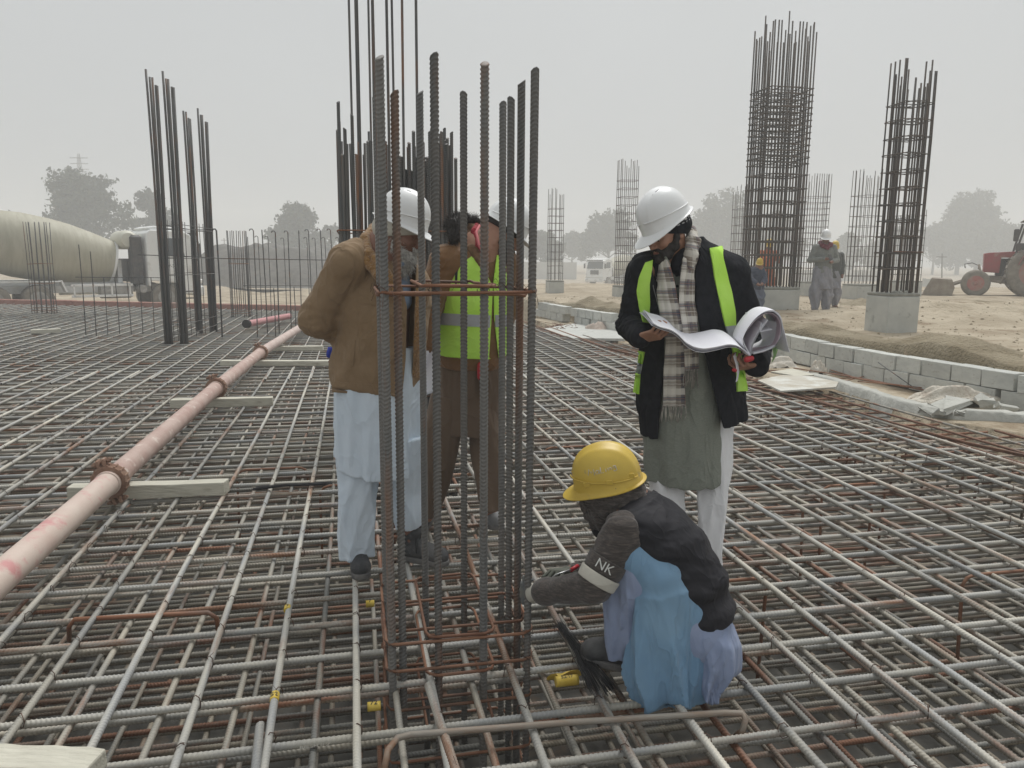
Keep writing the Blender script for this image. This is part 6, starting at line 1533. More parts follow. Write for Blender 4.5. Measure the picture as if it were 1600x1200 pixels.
def person_c():
    g = G(1075, 885, 0); root = empty('person', g, 'standing man with a white helmet and plaid scarf reading a thick roll of paper plans', 'person')
    f, s_, u = frame((-.80, -.50, -.36), (-.30, -.06, .95)); hc = W(1040, 347, 3.58); sc = .95
    nk = W(1058, 405, 3.62); pel = W(1078, 640, 3.66)
    B = Field([nk[0] - .40, 3.05, -.01], [nk[0] + .48, 3.95, 1.86], .0040)
    h0 = hc - u * .012 + f * .010; p = head(B, h0, f, s_, u, sc)
    B.cap(p(-.02, 0, -.07), nk, .057, .062, .03); B.cap(nk + np.array([0, .02, -.06]), pel, .075, .11, .05)
    shr = W(1008, 424, 3.62); elr = W(987, 508, 3.66); wrr = W(1001, 528, 3.40); shl = W(1140, 428, 3.66); ell_ = W(1182, 540, 3.70); wrl = W(1180, 572, 3.44)
    B.cap(nk, shr, .05, .05, .04); B.chain([shr, elr, wrr], [.045, .036, .025], .01); B.cap(nk, shl, .05, .05, .04); B.chain([shl, ell_, wrl], [.045, .036, .025], .01)
    k1, a1, k2, a2 = W(1042, 775, 3.66), G(1044, 880, .04) + np.array([0, .02, .05]), W(1110, 775, 3.67), G(1110, 882, .04) + np.array([0, .02, .05])
    B.chain([pel - np.array([.08, 0, 0]), k1, a1], [.07, .045, .030], .02); B.chain([pel + np.array([.08, 0, 0]), k2, a2], [.07, .045, .030], .02)
    # his right hand: thumb over the sheet edge, fingers curled below; his left hand round the rolled spine
    hand(B, wrr, (.62, -.62, .22), (.35, .25, .75), .95, -1, .98, thumb=(.80, -.38, .30), curls=[.9, .95, .85, .75])
    hand(B, wrl, (-.82, -.50, .02), (-.1, .35, .85), 1.0, 1, 1.0, thumb=(-.70, -.45, .50), curls=[1.1, 1.05, .95, .8])
    B.build('body', m_skin, root)
    for b in (-1, 1):
        mb = MB(); e = p(.0815, b * .031, -.0405); mb.lathe([(0, .0142), (.0055, .0128), (.0090, .0105), (.0132, .003)], e, f, 16); mb.build('eye', m_eye, root, smooth=True)
        mb = MB(); mb.lathe([(0, .0150), (.003, .0146), (.0058, .0126)], e + u * (-.003), f - u * .35, 12); mb.build('iris', m_iris, root, smooth=True)
    mb = MB()
    for b in (-1, 1):
        pts = [p(.1015, b * .012, -.0235), p(.0985, b * .026, -.0185), p(.088, b * .044, -.0235)]; mb.tube(pts, [.0035, .0045, .002], 6)
    mb.build('eyebrows', m_hairb, root, smooth=True)
    F = field([p(.10, -.02, -.09), p(.10, .02, -.12)], .03, .003); F.cap(p(.1040, -.015, -.0950), p(.1040, .015, -.0950), .0042, .0042, .004); F.cap(p(.1030, -.013, -.1045), p(.1030, .013, -.1045), .0056, .0056, .002); F.build('lips', m_lip, root)
    # beard: full, trimmed
    F = field([p(.09, 0, -.05), p(.02, .08, -.02), p(.02, -.08, -.12), p(.10, 0, -.16)], .04, .0035)
    for b in (-1, 1):
        F.chain([p(.004, b * .070, -.030), p(.012, b * .068, -.062), p(.032, b * .060, -.100), p(.070, b * .030, -.130), p(.088, 0, -.140)], [.008, .014, .019, .022, .022], .014)
        F.chain([p(.112, b * .003, -.0845), p(.105, b * .022, -.090), p(.094, b * .032, -.110), p(.085, b * .02, -.130)], [.0062, .0068, .0085, .014], .006)
        F.cap(p(.055, b * .048, -.085), p(.085, b * .030, -.112), .013, .010, .014)
    F.cap(p(.1005, -.008, -.118), p(.1005, .008, -.118), .009, .009, .008); F.noise(.0016, 160, seed=9)
    b_ = F.build('beard', m_hairb, root); tufts(b_, 900, .011, (-.1, -.1, -.6), .0011, m_hairb, 'beard_strands', b_, 5, .5, .3)
    # dark knit cap with pale dashes
    F = field([hc + u * .12, hc - u * .1, hc + f * .13, hc - f * .13, hc + s_ * .12, hc - s_ * .12], .03, .004)
    F.ell(hc - u * .008, (.110, .089, .11), (f, s_, u), 0); F.ell(hc - u * .035 - f * .03, (.085, .090, .060), (f, s_, u), .03); F.limit(p(.0, 0, -.036), -(np.array([.02, -.1, 1.]))); F.noise(.001, 120, seed=3)
    cap_ = F.build('knit_cap', m_coat, root)
    mb = MB()
    for i in range(5):
        for j in range(6):
            a = R(62 + 14 * j); z = -.022 + .0125 * i; rf, rs = .1125, .0945
            c0 = hc + f * (rf * math.cos(a) * .97 - .012) + s_ * (rs * math.sin(a)) * -1 + u * z; M = Matrix((f * -math.sin(a) + s_ * -math.cos(a), s_ * -math.sin(a) + f * math.cos(a), u)).transposed()
            c1 = hc + f * (rf * math.cos(a) * .97 - .012) + s_ * (rs * math.sin(a)) + u * z; M1 = Matrix((f * -math.sin(a) + s_ * math.cos(a), s_ * math.sin(a) + f * math.cos(a), u)).transposed()
            mb.box(c1, (.013, .004, .0055), M=M1); mb.box(c0, (.013, .004, .0055), M=M)
    mb.build('cap_pattern', mat('pale yarn', (.35, .35, .36), .9), cap_)
    fh, sh_, uh = frame((-.80, -.46, -.56), (-.45, -.12, .88)); hat, fn = hard_hat(root, hc + uh * .018 - fh * .004, fh, uh, m_hatw, .93, slots=(-1, 1), visor=.058)
    mb = MB()
    for q in (R(-105), R(-150), R(105), R(150)):
        a = fn(q, R(90), -.004); mb.tube([a - u * .012, a - u * .040 - f * .004], .005, 6)
    mb.build('strap_anchor', m_hatw, hat, smooth=True)
    fr2 = fn(R(128), R(62), .0035); n_ = fr2 - (hc + u * .01); M = None
    mb = MB(); r1 = np.cross(u, n_ / np.linalg.norm(n_)); mb.tube([fr2 + r1 * .009 * math.cos(a) + u * .006 * math.sin(a) for a in np.linspace(0, 6.28, 9)], .0016, 5); mb.tube([fr2 - r1 * .005, fr2 + r1 * .005], .003, 5); mb.build('emblem', mat('emblem grey', (.16, .16, .17), .6), hat)
    # trousers
    F = field([W(1000, 700, 3.3), W(1150, 900, 3.3), W(1000, 700, 3.95), W(1150, 900, 3.9)], .08, .006)
    w1 = lambda s0: (lambda ph, t, P: .008 * pleat(ph, 4, s0 + 2 * t) + .004 * pleat(ph, 7, s0 - 4 * t))
    F.loft(G(1044, 880, .04), W(1042, 700, 3.68), (1, 0, 0), [(0, .0, 0, .062, .07), (.4, 0, 0, .078, .09), (1, 0, 0, .10, .09)], 0, w1(0)); F.loft(G(1110, 882, .04), W(1114, 620, 3.72), (1, 0, 0), [(0, 0, 0, .055, .07), (.25, 0, 0, .068, .085), (.6, .006, 0, .095, .10), (1, 0, 0, .105, .09)], .01, w1(1.5))
    F.noise(.003, 10, (1, 1, .3), 6, ridge=True); F.noise(.0012, 24, (1, 1, .4), 6, ridge=True); F.build('trousers', m_whitet, root)
    boot(root, G(1050, 876, 0), G(1030, 903, 0)); boot(root, G(1110, 877, 0), G(1097, 905, 0))
    # kameez
    F = field([W(990, 400, 3.3), W(1160, 760, 3.3), W(990, 400, 3.95), W(1160, 760, 3.95)], .06, .006)
    fold = lambda ph, t, P: (.009 * np.sin(4 * ph + 1.0 + 1.5 * np.sin(2 * ph)) + .004 * np.sin(9 * ph + 2)) * (1.1 - t)
    F.loft(W(1071, 748, 3.65), W(1062, 420, 3.64), (1, 0, 0), [(0, 0, 0, .198, .160), (.25, 0, 0, .195, .145), (.45, 0.005, 0, .168, .132), (.7, 0, 0, .16, .12), (.92, 0, 0, .14, .11), (1, 0, 0, .10, .09)], 0, fold, hem=lambda ph, P: .010 * np.sin(ph * 2 + 1)); F.noise(.0045, 9, (1, 1, .4), 21, ridge=True)
    F.cap(W(1052, 404, 3.62), W(1044, 425, 3.57), .040, .032, .03)
    km = F.build('kameez', m_grey, root)
    patch(F, [(1053, 412, 1061, 414), (1054, 470, 1062, 470), (1056, 530, 1064, 530)], 5, .003, m_grey, 'placket', km, 3.2, 3.9, .003)
    for (x, y) in ((1057, 430), (1058, 447), (1058, 466)):
        q = F.hit(x, y, 3.2, 3.9); 
        if q is not None: mb = MB(); mb.lathe([(0, -.007), (.0065, -.006), (.0065, -.002), (0, 0)], q, (0, 1, 0), 10); mb.build('button', m_coat, km)
    C_ = field([W(1025, 385, 3.45), W(1075, 430, 3.6)], .06, .0035); C_.chain([W(1040, 402, 3.51), W(1047, 414, 3.51)], [.006, .005], .004); C_.build('collar', m_grey, km)
    mb = MB(); q = F.hit(1062, 409, 3.2, 3.9); 
    U_ = field([W(1020, 395, 3.45), W(1075, 450, 3.7)], .06, .0045); U_.cap(W(1063, 398, 3.58), W(1061, 418, 3.55), .042, .040, .01); U_.cap(W(1030, 412, 3.60), W(1040, 440, 3.60), .045, .05, .02); U_.build('undershirt', m_coat, root)
    # coat
    F = field([W(970, 365, 3.2), W(1195, 680, 3.2), W(970, 365, 4.0), W(1195, 680, 4.0)], .05, .0055)
    fold = lambda ph, t, P: .006 * np.sin(4 * ph + 5 * t) * (t < .7) + .003 * np.sin(9 * ph - 12 * t)
    F.loft(W(1085, 664, 3.66), W(1064, 374, 3.68), (1, 0, 0), [(0, 0, 0, .262, .195), (.15, -.004, 0, .258, .190), (.45, 0, 0, .225, .17), (.70, .012, 0, .222, .16), (.84, .018, 0, .205, .145), (.92, .008, 0, .15, .12), (1, .006, 0, .09, .095)], .02, fold, hem=lambda ph, P: .0 + .02 * np.cos(ph))
    F.cap(W(1030, 412, 3.62), shr, .07, .078, .04); F.chain([shr, elr], [.080, .068], .03); F.chain([elr, wrr - (wrr - elr) * .06], [.070, .050], .015)
    F.cap(W(1110, 410, 3.66), shl, .08, .088, .05); F.chain([shl, ell_], [.088, .072], .03); F.chain([ell_, wrl - (wrl - ell_) * .04], [.074, .056], .02)
    for e_ in (elr, ell_): F.noise(.008, 14, (1, 1, 2), 5, ridge=True, where=lambda P: np.clip(1.1 - np.linalg.norm(P - e_, axis=-1) / .2, 0, 1))
    F.noise(.004, 10, (1, 1, .7), 8, ridge=True)
    cutpoly(F, [(1040, 372), (1022, 396), (1018, 420), (1030, 460), (1038, 520), (1038, 580), (1031, 640), (1027, 700), (1150, 700), (1130, 668), (1112, 600), (1098, 540), (1086, 470), (1086, 420), (1094, 396), (1078, 366)], 3.66)
    ct = F.build('coat', m_coat, root)
    C_ = field([W(1010, 350, 3.3), W(1140, 430, 3.85)], .06, .0045)
    C_.chain([W(1076, 370, 3.76), W(1092, 380, 3.66), W(1104, 392, 3.62)], [.014, .020, .014], .02)
    C_.noise(.002, 60, seed=4); C_.build('coat_collar', m_coat, ct)
    mb = MB(); pts = [F.hit(x, y, 3.2, 3.9) for x, y in ((1016, 425), (1021, 450), (1029, 480), (1034, 505))]; pts = [q for q in pts if q is not None]
    if len(pts) > 1: mb.tube([q - np.array([0, .004, 0]) for q in pts], .0022, 5); mb.build('zip', mat('zip metal', (.3, .3, .3), .4, .8), ct, smooth=True)
    # hi-vis vest worn open over the coat
    vest = empty('hivis_vest', nk, None, None); vest.parent = root; vest.location = Vector([float(v) for v in (nk - g)])
    bpy.context.view_layer.update()
    a_ = dict(nu=10, off=.008, m=m_hivis, name='vest_panel', parent=vest, Y0=3.1, Y1=4.0, thick=.003)
    patch(F, [(1008, 411, 1019, 407), (999, 432, 1017, 428), (995, 455, 1014, 450), (998, 480, 1015, 478), (1004, 503, 1013, 505)], **a_)
    patch(F, [(999, 548, 1008, 550), (996, 568, 1004, 569)], **a_)
    patch(F, [(996, 567, 1004, 569), (993, 583, 1001, 585)], **{**a_, 'm': m_refl, 'name': 'reflective_band', 'nu': 5, 'off': .0085})
    patch(F, [(993, 583, 1001, 585), (989, 613, 999, 616)], **a_)
    patch(F, [(1108, 389, 1128, 386), (1112, 408, 1129, 402), (1116, 435, 1136, 432), (1122, 462, 1143, 460), (1128, 490, 1148, 489), (1133, 510, 1148, 508)], **a_)
    patch(F, [(1133, 510, 1148, 508), (1139, 532, 1151, 530)], **{**a_, 'm': m_refl, 'name': 'reflective_band', 'nu': 5, 'off': .0085})
    patch(F, [(1141, 532, 1152, 530), (1150, 580, 1164, 578), (1151, 612, 1168, 611)], **a_)
    # cuffs
    for (w_, e_, rr) in ((wrr, elr, .036), (wrl, ell_, .040)):
        d = (w_ - e_) / np.linalg.norm(w_ - e_); mb = MB(); mb.lathe([(rr * .8, -.03), (rr, -.02), (rr * 1.02, .012), (rr * .9, .014), (rr * .8, .0)], w_ - d * .005, d, 20); mb.build('shirt_cuff', m_grey, root, smooth=True)
    # scarf
    scarf = empty('scarf', nk); scarf.parent = root; scarf.location = Vector([float(v) for v in (nk - g)]); bpy.context.view_layer.update()
    U2 = Field(F.lo, F.lo + .1, F.h); U2.n = F.n.copy(); U2.A = F.A.copy()
    U2.loft(W(1058, 700, 3.60), W(1055, 405, 3.58), (1, 0, 0), [(0, 0, 0, .10, .12), (.6, 0, 0, .09, .11), (1, 0, 0, .07, .09)], .03)
    def scarf_end(rows, fr_y, nfr, sd, off=.010):
        o = patch(U2, rows, 18, off, m_plaid, 'scarf_end', scarf, 3.1, 4.0, .006, wav=.004, seed=sd)
        me = o.data; n = len(me.vertices) // 2; nv = n // 18; r_ = np.random.default_rng(sd)
        # pleats across the width
        for i in range(nv):
            for j in range(18):
                v = me.vertices[i * 18 + j]; w2 = me.vertices[n + i * 18 + j]; d = -.010 * abs(math.sin(j / 17 * math.pi * 3 + i * .03)) ; v.co.y += d; w2.co.y += d
        mb = MB()
        for k in range(nfr):
            v = np.array(me.vertices[(nv - 1) * 18 + int(k / (nfr - 1) * 17)].co); l = fr_y * r_.uniform(.8, 1.05); q = v + np.array([r_.normal() * .003, -.002, -l * .5]); mb.tube([v + np.array([0, 0, .004]), q, q + np.array([r_.normal() * .006, .003, -l * .5])], [.0020, .0026, .0012], 5)
        mb.build('fringe', mat('fringe wool', (.50, .47, .41), .95, col2=(.20, .18, .17), scale=30), o, smooth=True)
    scarf_end([(1074, 368, 1092, 376), (1068, 395, 1093, 400), (1064, 416, 1086, 420), (1061, 445, 1081, 446), (1060, 474, 1083, 474), (1064, 505, 1088, 505), (1066, 532, 1092, 530), (1068, 578, 1090, 577)], .085, 12, 3, .014)
    scarf_end([(1028, 404, 1042, 402), (1027, 425, 1050, 424), (1027, 445, 1055, 444), (1031, 470, 1059, 470), (1036, 500, 1064, 500), (1042, 532, 1067, 530), (1039, 580, 1068, 580), (1037, 634, 1069, 634)], .08, 14, 8, .012)
    N_ = field([W(1040, 340, 3.5), W(1095, 400, 3.8)], .06, .0045); N_.chain([W(1074, 350, 3.72), W(1080, 362, 3.64), W(1083, 378, 3.56), W(1080, 396, 3.51), W(1076, 430, 3.49)], [.018, .026, .030, .030, .012], .01); N_.chain([W(1076, 352, 3.70), W(1055, 362, 3.80), W(1034, 378, 3.74)], [.018, .024, .020], .01); N_.noise(.004, 30, (1, 1, .5), 3, ridge=True)
    me = N_.mesh('scarf_wrap'); o = link('scarf_wrap', me, m_plaid, scarf); ul = me.uv_layers.new(name='UVMap'); vi = np.zeros(len(me.loops), np.int32); me.loops.foreach_get('vertex_index', vi); co = np.zeros(len(me.vertices) * 3); me.vertices.foreach_get('co', co); co = co.reshape(-1, 3)[vi]
    uvs = np.stack([co[:, 0] * .7 + co[:, 1] * .4, co[:, 2] + co[:, 0] * .2], -1); ul.data.foreach_set('uv', uvs.ravel().astype(np.float32))
    return wrr, wrl
person_c()
# the roll of plans he holds: a thing of its own
def plans():
    root = empty('paper_plans', W(1160, 550, 3.2), 'thick dog-eared roll of printed plans held open by the man with the scarf', 'paper plans')
    def sheet(prof, y0, dy, depth, lift, th, m, name, skew=0.0, nseg=60, seed=0, flare=0):
        """prof: photo outline of the near edge; the sheet runs away from the reader"""
        P = [W(x, y, y0 + dy * (x - 1015) / 160) for x, y in prof]; P = np.array(P); d = np.concatenate([[0], np.cumsum(np.linalg.norm(np.diff(P, axis=0), axis=1))]); tt = np.linspace(0, d[-1], nseg)
        # smooth curve through the points
        Q = np.stack([np.interp(tt, d, P[:, i]) for i in range(3)], -1)
        for _ in range(3): Q[1:-1] = (Q[:-2] + 2 * Q[1:-1] + Q[2:]) / 4
        nd_ = 8; V = []
        tg = np.gradient(Q, axis=0); nrm = np.cross(tg, [0, 1, 0]); nrm /= np.linalg.norm(nrm, axis=1)[:, None] + 1e-9
        for j in range(nd_):
            b = j / (nd_ - 1); V.append(Q + np.array([skew * b, depth * b, lift * b]) + nrm * (.004 * math.sin(b * 3 + seed)) + nrm * flare * b)
        V = np.array(V); top = V + nrm[None] * th / 2; bot = V - nrm[None] * th / 2; n = nd_ * nseg; I = np.arange(n).reshape(nd_, nseg)
        Fq = np.stack([I[:-1, :-1], I[1:, :-1], I[1:, 1:], I[:-1, 1:]], -1).reshape(-1, 4); bd = list(I[0]) + list(I[1:, -1]) + list(I[-1, ::-1][1:]) + list(I[::-1, 0][1:-1])
        Fs = [Fq, Fq[:, ::-1] + n, np.array([[bd[k], bd[(k + 1) % len(bd)], bd[(k + 1) % len(bd)] + n, bd[k] + n] for k in range(len(bd))])]
        me = npmesh(name, np.concatenate([top.reshape(-1, 3), bot.reshape(-1, 3)]), np.vstack(Fs)); o = link(name, me, m, root); me.set_sharp_from_angle(angle=R(50)); return o
    # pages lying open to the left: several stacked sheets
    base = [(1018, 508), (1030, 514), (1048, 519), (1060, 527), (1072, 541), (1085, 549), (1100, 551), (1120, 547), (1138, 542), (1152, 543), (1164, 550), (1172, 557)]
    for k in range(6):
        off = k * 1.6; pr = [(x + (k * .8 if i == 0 else 0), y - off * (1 - .6 * abs(i - 5) / 6)) for i, (x, y) in enumerate(base)]
        sheet(pr, 3.27 - .004 * k, -.0, .27 - .01 * k, .035, .0022, m_paper if k % 2 == 0 or k == 5 else m_paperink, 'sheet', -.01, seed=k)
    # rolled half: nested curls
    roll = [(1173, 556), (1166, 544), (1160, 532), (1168, 514), (1180, 498), (1194, 487), (1208, 484), (1219, 492), (1223, 508), (1220, 526), (1212, 541), (1196, 548), (1178, 552)]
    cx, cy = 1192, 525
    for k, sc_ in enumerate((1.0, .965, .925)):
        pr = [(1174 + (x - 1174) * sc_ , 555 + (y - 555) * sc_) for x, y in roll]; sheet(pr, 3.27, -.0, .22 - .012 * k, .0, .0040 if k == 0 else .0022, m_paper if k != 2 else mat('tinted sheet', (.52, .42, .48), .8), 'curled_sheet', (.02, .01, .03, .0)[k], seed=k)
    for k, (ex, ey) in enumerate(((1200, 500), (1195, 506), (1207, 516), (1190, 504))):
        sheet([(1174, 554), (1176, 540), (1186, 520), (ex, ey)], 3.275, 0, .20, .03, .0020, m_paper, 'inner_page', -.01, seed=k)
    # left page of the roll, seen from above, and the loose corner hanging off the right
    sheet([(1222, 505), (1226, 520), (1231, 540), (1234, 551)], 3.30, 0, .16, .01, .002, m_paper, 'loose_page', -.06)
    sheet([(1207, 543), (1209, 555), (1206, 566)], 3.34, 0, .12, .03, .002, mat('green print', (.16, .30, .10), .8), 'green_page', .06)
    sheet([(1146, 556), (1150, 570), (1152, 585), (1150, 597)], 3.36, 0, .05, .01, .003, m_paper, 'folded_page', .02)
    F = field([W(1162, 560, 3.24), W(1178, 570, 3.2)], .04, .003); F.cap(W(1167, 562, 3.25), W(1174, 560, 3.26), .013, .012, .005); o = F.build('marker_body', m_redp, root)
    F = field([W(1140, 575, 3.24), W(1152, 580, 3.2)], .04, .003); F.cap(W(1144, 577, 3.29), W(1149, 579, 3.28), .009, .008, .005); F.build('marker_cap', m_redp, root)
plans()
# ================================================== D: squatting worker
def person_d():
    g = G(1040, 1060, 0); root = empty('person', g, 'squatting worker in yellow helmet and black vest tying wire at the cage foot', 'person')
    f, s_, u = frame((-.93, .22, -.22), (-.16, -.10, .98)); hc = W(949, 748, 2.70); sc = .98
    nk = W(992, 800, 2.70); pel = W(1092, 990, 2.60)
    B = Field([g[0] - .72, 2.2, -.02], [g[0] + .38, 3.35, 1.0], .0045)
    h0 = hc - u * .012; p = head(B, h0, f, s_, u, sc); B.cap(p(-.03, 0, -.07), nk, .056, .065, .03); B.cap(nk, pel, .085, .11, .06)
    sh = W(975, 832, 2.54); el = W(928, 915, 2.50); wr = W(838, 926, 2.66)
    sh2 = W(968, 838, 2.92); el2 = W(938, 908, 2.98); wr2 = W(893, 893, 2.92)
    B.cap(nk, sh, .06, .05, .04); B.chain([sh, el, wr], [.048, .038, .026], .01); B.cap(nk, sh2, .06, .05, .04); B.chain([sh2, el2, wr2], [.048, .038, .026], .01)
    kn = W(982, 868, 2.56); an = W(972, 1014, 2.60); hp = W(1088, 985, 2.56); kn2 = W(985, 872, 2.86); an2 = W(992, 1000, 2.84); hp2 = W(1092, 985, 2.72)
    B.chain([hp, kn, an], [.09, .062, .042], .02); B.chain([hp2, kn2, an2], [.09, .062, .042], .02)
    B.build('body', m_skin_d, root)
    # gloves: near hand grips the column bar, far hand holds the tying hook
    F = field([wr, W(790, 930, 2.76), wr + [0, 0, .1]], .10, .0035)
    hand(F, wr, W(806, 926, 2.76) - wr, (.15, .85, -.3), .95, 1, 1.05, thumb=(-.55, .25, .75), curls=[.8, .9, .9, .85]); F.build('glove', m_glove, root)
    d = wr - el; d /= np.linalg.norm(d); mb = MB(); mb.lathe([(.030, -.03), (.036, -.02), (.035, .0), (.037, .012), (.034, .024), (.037, .036), (.033, .045), (.028, .045)], wr - d * .02, d, 20); mb.build('knit_cuff', m_cream, root, smooth=True)
    F = field([wr2, W(850, 895, 2.86)], .11, .0035)
    hand(F, wr2, W(862, 893, 2.84) - wr2, (-.1, -.35, -.9), .85, -1, 1.05, thumb=(-.7, -.5, -.3), curls=[.8, .85, .8, .7]); F.build('glove', m_glove2, root)
    # sleeves
    F = field([sh, el, wr, sh2, el2, wr2], .13, .005)
    for a, b, c in ((sh, el, wr), (sh2, el2, wr2)):
        F.chain([a, b], [.074, .058], .03); F.chain([b, c + (b - c) * .14], [.060, .042], .02)
    for e_ in (el, el2, sh): F.noise(.0045, 15, (1, 1, 1), 5, ridge=True, where=lambda P: np.clip(1.15 - np.linalg.norm(P - e_, axis=-1) / .16, 0, 1))
    F.noise(.0014, 26, seed=7, ridge=True); w3 = wr + (el - wr) * .17
    F.cap(w3 + (el - wr) * .03, w3 - (el - wr) * .02, .052, .050, .008)
    sl = F.build('sleeves', m_mel, root)
    def band(t0, t1, r0, r1, m, name):
        d_ = el - sh; L_ = np.linalg.norm(d_); d_ = d_ / L_; mb = MB(); mb.lathe([(r0 - .012, 0), (r0, 0), (r0 + .001, .004), (r1 + .001, (t1 - t0) * L_ - .004), (r1, (t1 - t0) * L_), (r1 - .012, (t1 - t0) * L_)], sh + d_ * t0 * L_, d_, 28); return mb.build(name, m, root, smooth=True)
    band(.50, .74, .0725, .0680, m_mel, 'arm_band'); band(.76, .95, .0722, .0695, m_cream, 'arm_patch')
    dl = (el - sh) / np.linalg.norm(el - sh); vdir = (CP - (sh + el) / 2); vdir /= np.linalg.norm(vdir); side = np.cross(dl, vdir); side /= np.linalg.norm(side); out = np.cross(side, dl); out /= np.linalg.norm(out)
    m_letw = mat('white letters', (.60, .60, .57), .8)
    me = text_mesh('NK', .046, .0004); 
    c0 = sh + dl * .62 * np.linalg.norm(el - sh)
    rt = side * (1 if side[0] > 0 else -1); upv = -dl; rt = rt - dl * (rt @ dl); rt /= np.linalg.norm(rt)
    for v in me.vertices:
        a = v.co.x / .071; q = c0 + rt * math.sin(a) * .0722 + out * math.cos(a) * .0722 + upv * v.co.y + out * v.co.z * 3; v.co = Vector([float(t) for t in q])
    link('lettering', me, m_letw, root)
    # hood and face cover
    F = field([hc + u * .12, hc - u * .2, hc + f * .14, hc - f * .14, hc + s_ * .12, hc - s_ * .12, nk], .05, .0045)
    F.ell(hc - u * .02, (.116, .093, .11), (f, s_, u), 0); F.ell(hc - u * .085 - f * .0, (.100, .084, .085), (f, s_, u), .04); F.cap(hc - u * .08 + f * .075, hc - u * .16 + f * .070, .030, .026, .04); F.cap(hc - u * .10 - f * .030, nk + np.array([-.01, 0, .0]), .084, .100, .05); F.cap(hc - u * .15 + f * .04, nk + np.array([-.06, 0, -.05]), .05, .06, .05)
    F.limit(hc + u * .0, u); M = np.array([f * 1 + u * 1, s_, u * 3 - f * 2]); F.noise(.006, 15, (1, 1, 1), 4, ridge=True, M=M); F.build('hood', m_mel, root)
    F = field([hc + f * .12 - u * .03, hc + f * .05 - u * .22], .07, .004); F.cap(hc - u * .03 + f * .088, hc - u * .19 + f * .062, .033, .036, .02); F.cap(hc - u * .19 + f * .060, hc - u * .24 + f * .02, .036, .05, .02); F.build('face_cover', m_blackcl, root)
    hat, fn = hard_hat(root, hc + u * .004, f, u, m_haty, .90, visor=.042)
    # handwriting on the near side (his left is away, right hand side faces the camera)
    strokes = {'M': [[(0, 0), (.1, 1), (.5, .35), (.9, 1), (1, 0)]], 'a': [[(.9, .9), (.3, .95), (0, .4), (.35, 0), (.8, .35), (.9, .9), (1, 0)]], 'L': [[(.1, 1), (.1, 0), (.9, .05)]], 'i': [[(.5, .6), (.5, 0)], [(.5, .9), (.5, .95)]], 'n': [[(0, .7), (.15, 0), (.5, .65), (.9, .6), (1, 0)]], 'g': [[(.9, .6), (.3, .7), (.15, .2), (.7, .1), (.9, .7), (.9, -.5), (.3, -.6), (.1, -.3)]], '-': [[(0, 0), (1, .1)]]}
    mb = MB(); side_sgn = 1 if (s_ @ (CP - hc)) > 0 else -1
    xs_ = 0
    for i, ch in enumerate('MaLing'):
        wd = {'M': .024, 'L': .012, 'i': .006}.get(ch, .014); hh = .022 if ch in 'ML' else .015
        for st_ in strokes[ch]:
            pts = []
            for (a, b) in st_:
                X_ = -.048 + xs_ + a * wd; el_ = R(70) - (b * hh + i * .0022) / .13; ph = math.atan2(.108 * 1, .0) + X_ / .115; pts.append(fn(side_sgn * (ph), el_, .0035))
            if len(pts) > 1: mb.tube(pts, .0011, 4)
        xs_ += wd + .004
    mb.build('handwriting', m_letw, hat, smooth=True)
    mb = MB()
    for q in (R(60), R(100), R(140)):
        a0 = fn(side_sgn * q, R(84), .003); M_ = Matrix((np.cross(u, s_), s_, u)).transposed(); mb.box(a0, (.022, .006, .020), M=Matrix((f, s_, u)).transposed(), bev=.002)
    mb.build('slot_lug', m_haty, hat)
    # vest
    F = field([W(940, 760, 2.4), W(1150, 1000, 2.3), nk + [0, .35, 0], W(1150, 1000, 2.95)], .06, .0055)
    ax_ = nk - pel; 
    F.loft(W(1104, 966, 2.63), W(990, 792, 2.70), (0, 1, 0), [(0, 0, 0, .175, .112), (.2, 0, 0, .190, .150), (.5, 0, 0, .205, .165), (.75, 0, 0, .215, .150), (.90, 0, 0, .19, .125), (1, 0, 0, .12, .10)], .02, lambda ph, t, P: .008 * np.sin(10 * t * 2 + 2 * ph) * (1 - t) + .004 * np.sin(34 * t + 3 * ph) * (1 - t))
    F.cap(nk + (nk - pel) * .02, sh + np.array([.05, .03, .0]), .075, .085, .05); F.cap(nk, sh2 + np.array([.05, -.03, .0]), .07, .085, .05)
    F.noise(.0035, 9, (.7, .5, 1.5), 8, ridge=True); F.noise(.0012, 26, (.6, .6, 1.4), 9, ridge=True)
    F.cap(sh + np.array([-.050, -.060, -.02]), el, .080, .09, .02, op='sub'); F.cap(sh2 + np.array([-.055, .05, -.01]), el2, .085, .09, .02, op='sub')
    ve = F.build('vest', m_blackcl, root)
    # trousers and kameez
    F = field([W(930, 840, 2.3), W(1150, 1100, 2.3), W(930, 840, 3.05), W(1150, 1100, 2.95)], .07, .0055)
    F.chain([hp, kn], [.125, .082], .03); F.loft(an + np.array([-.005, 0, -.02]), kn + np.array([.0, 0, .0]), (1, 0, 0), [(0, .005, 0, .056, .062), (.3, .0, 0, .072, .080), (.75, 0, 0, .080, .085), (1, 0, 0, .072, .078)], .03, lambda ph, t, P: .008 * pleat(ph, 5, 1.5 * t) + .003 * pleat(ph, 11, 2 * t))
    F.chain([hp2, kn2], [.12, .08], .03); F.loft(an2, kn2, (1, 0, 0), [(0, 0, 0, .058, .062), (.4, .0, 0, .075, .08), (1, 0, 0, .07, .075)], .03)
    F.noise(.0035, 10, (1, 1, .3), 3, ridge=True); F.noise(.0015, 24, (1, 1, .4), 13, ridge=True); F.build('trousers', m_denim2, root)
    F = field([W(945, 850, 2.25), W(1110, 1105, 2.25), W(945, 850, 2.8), W(1110, 1105, 2.8)], .06, .0055)
    k0 = kn + np.array([.015, -.012, .01]); F.chain([k0, W(1030, 900, 2.52), W(1085, 965, 2.52)], [.086, .078, .060], .03)
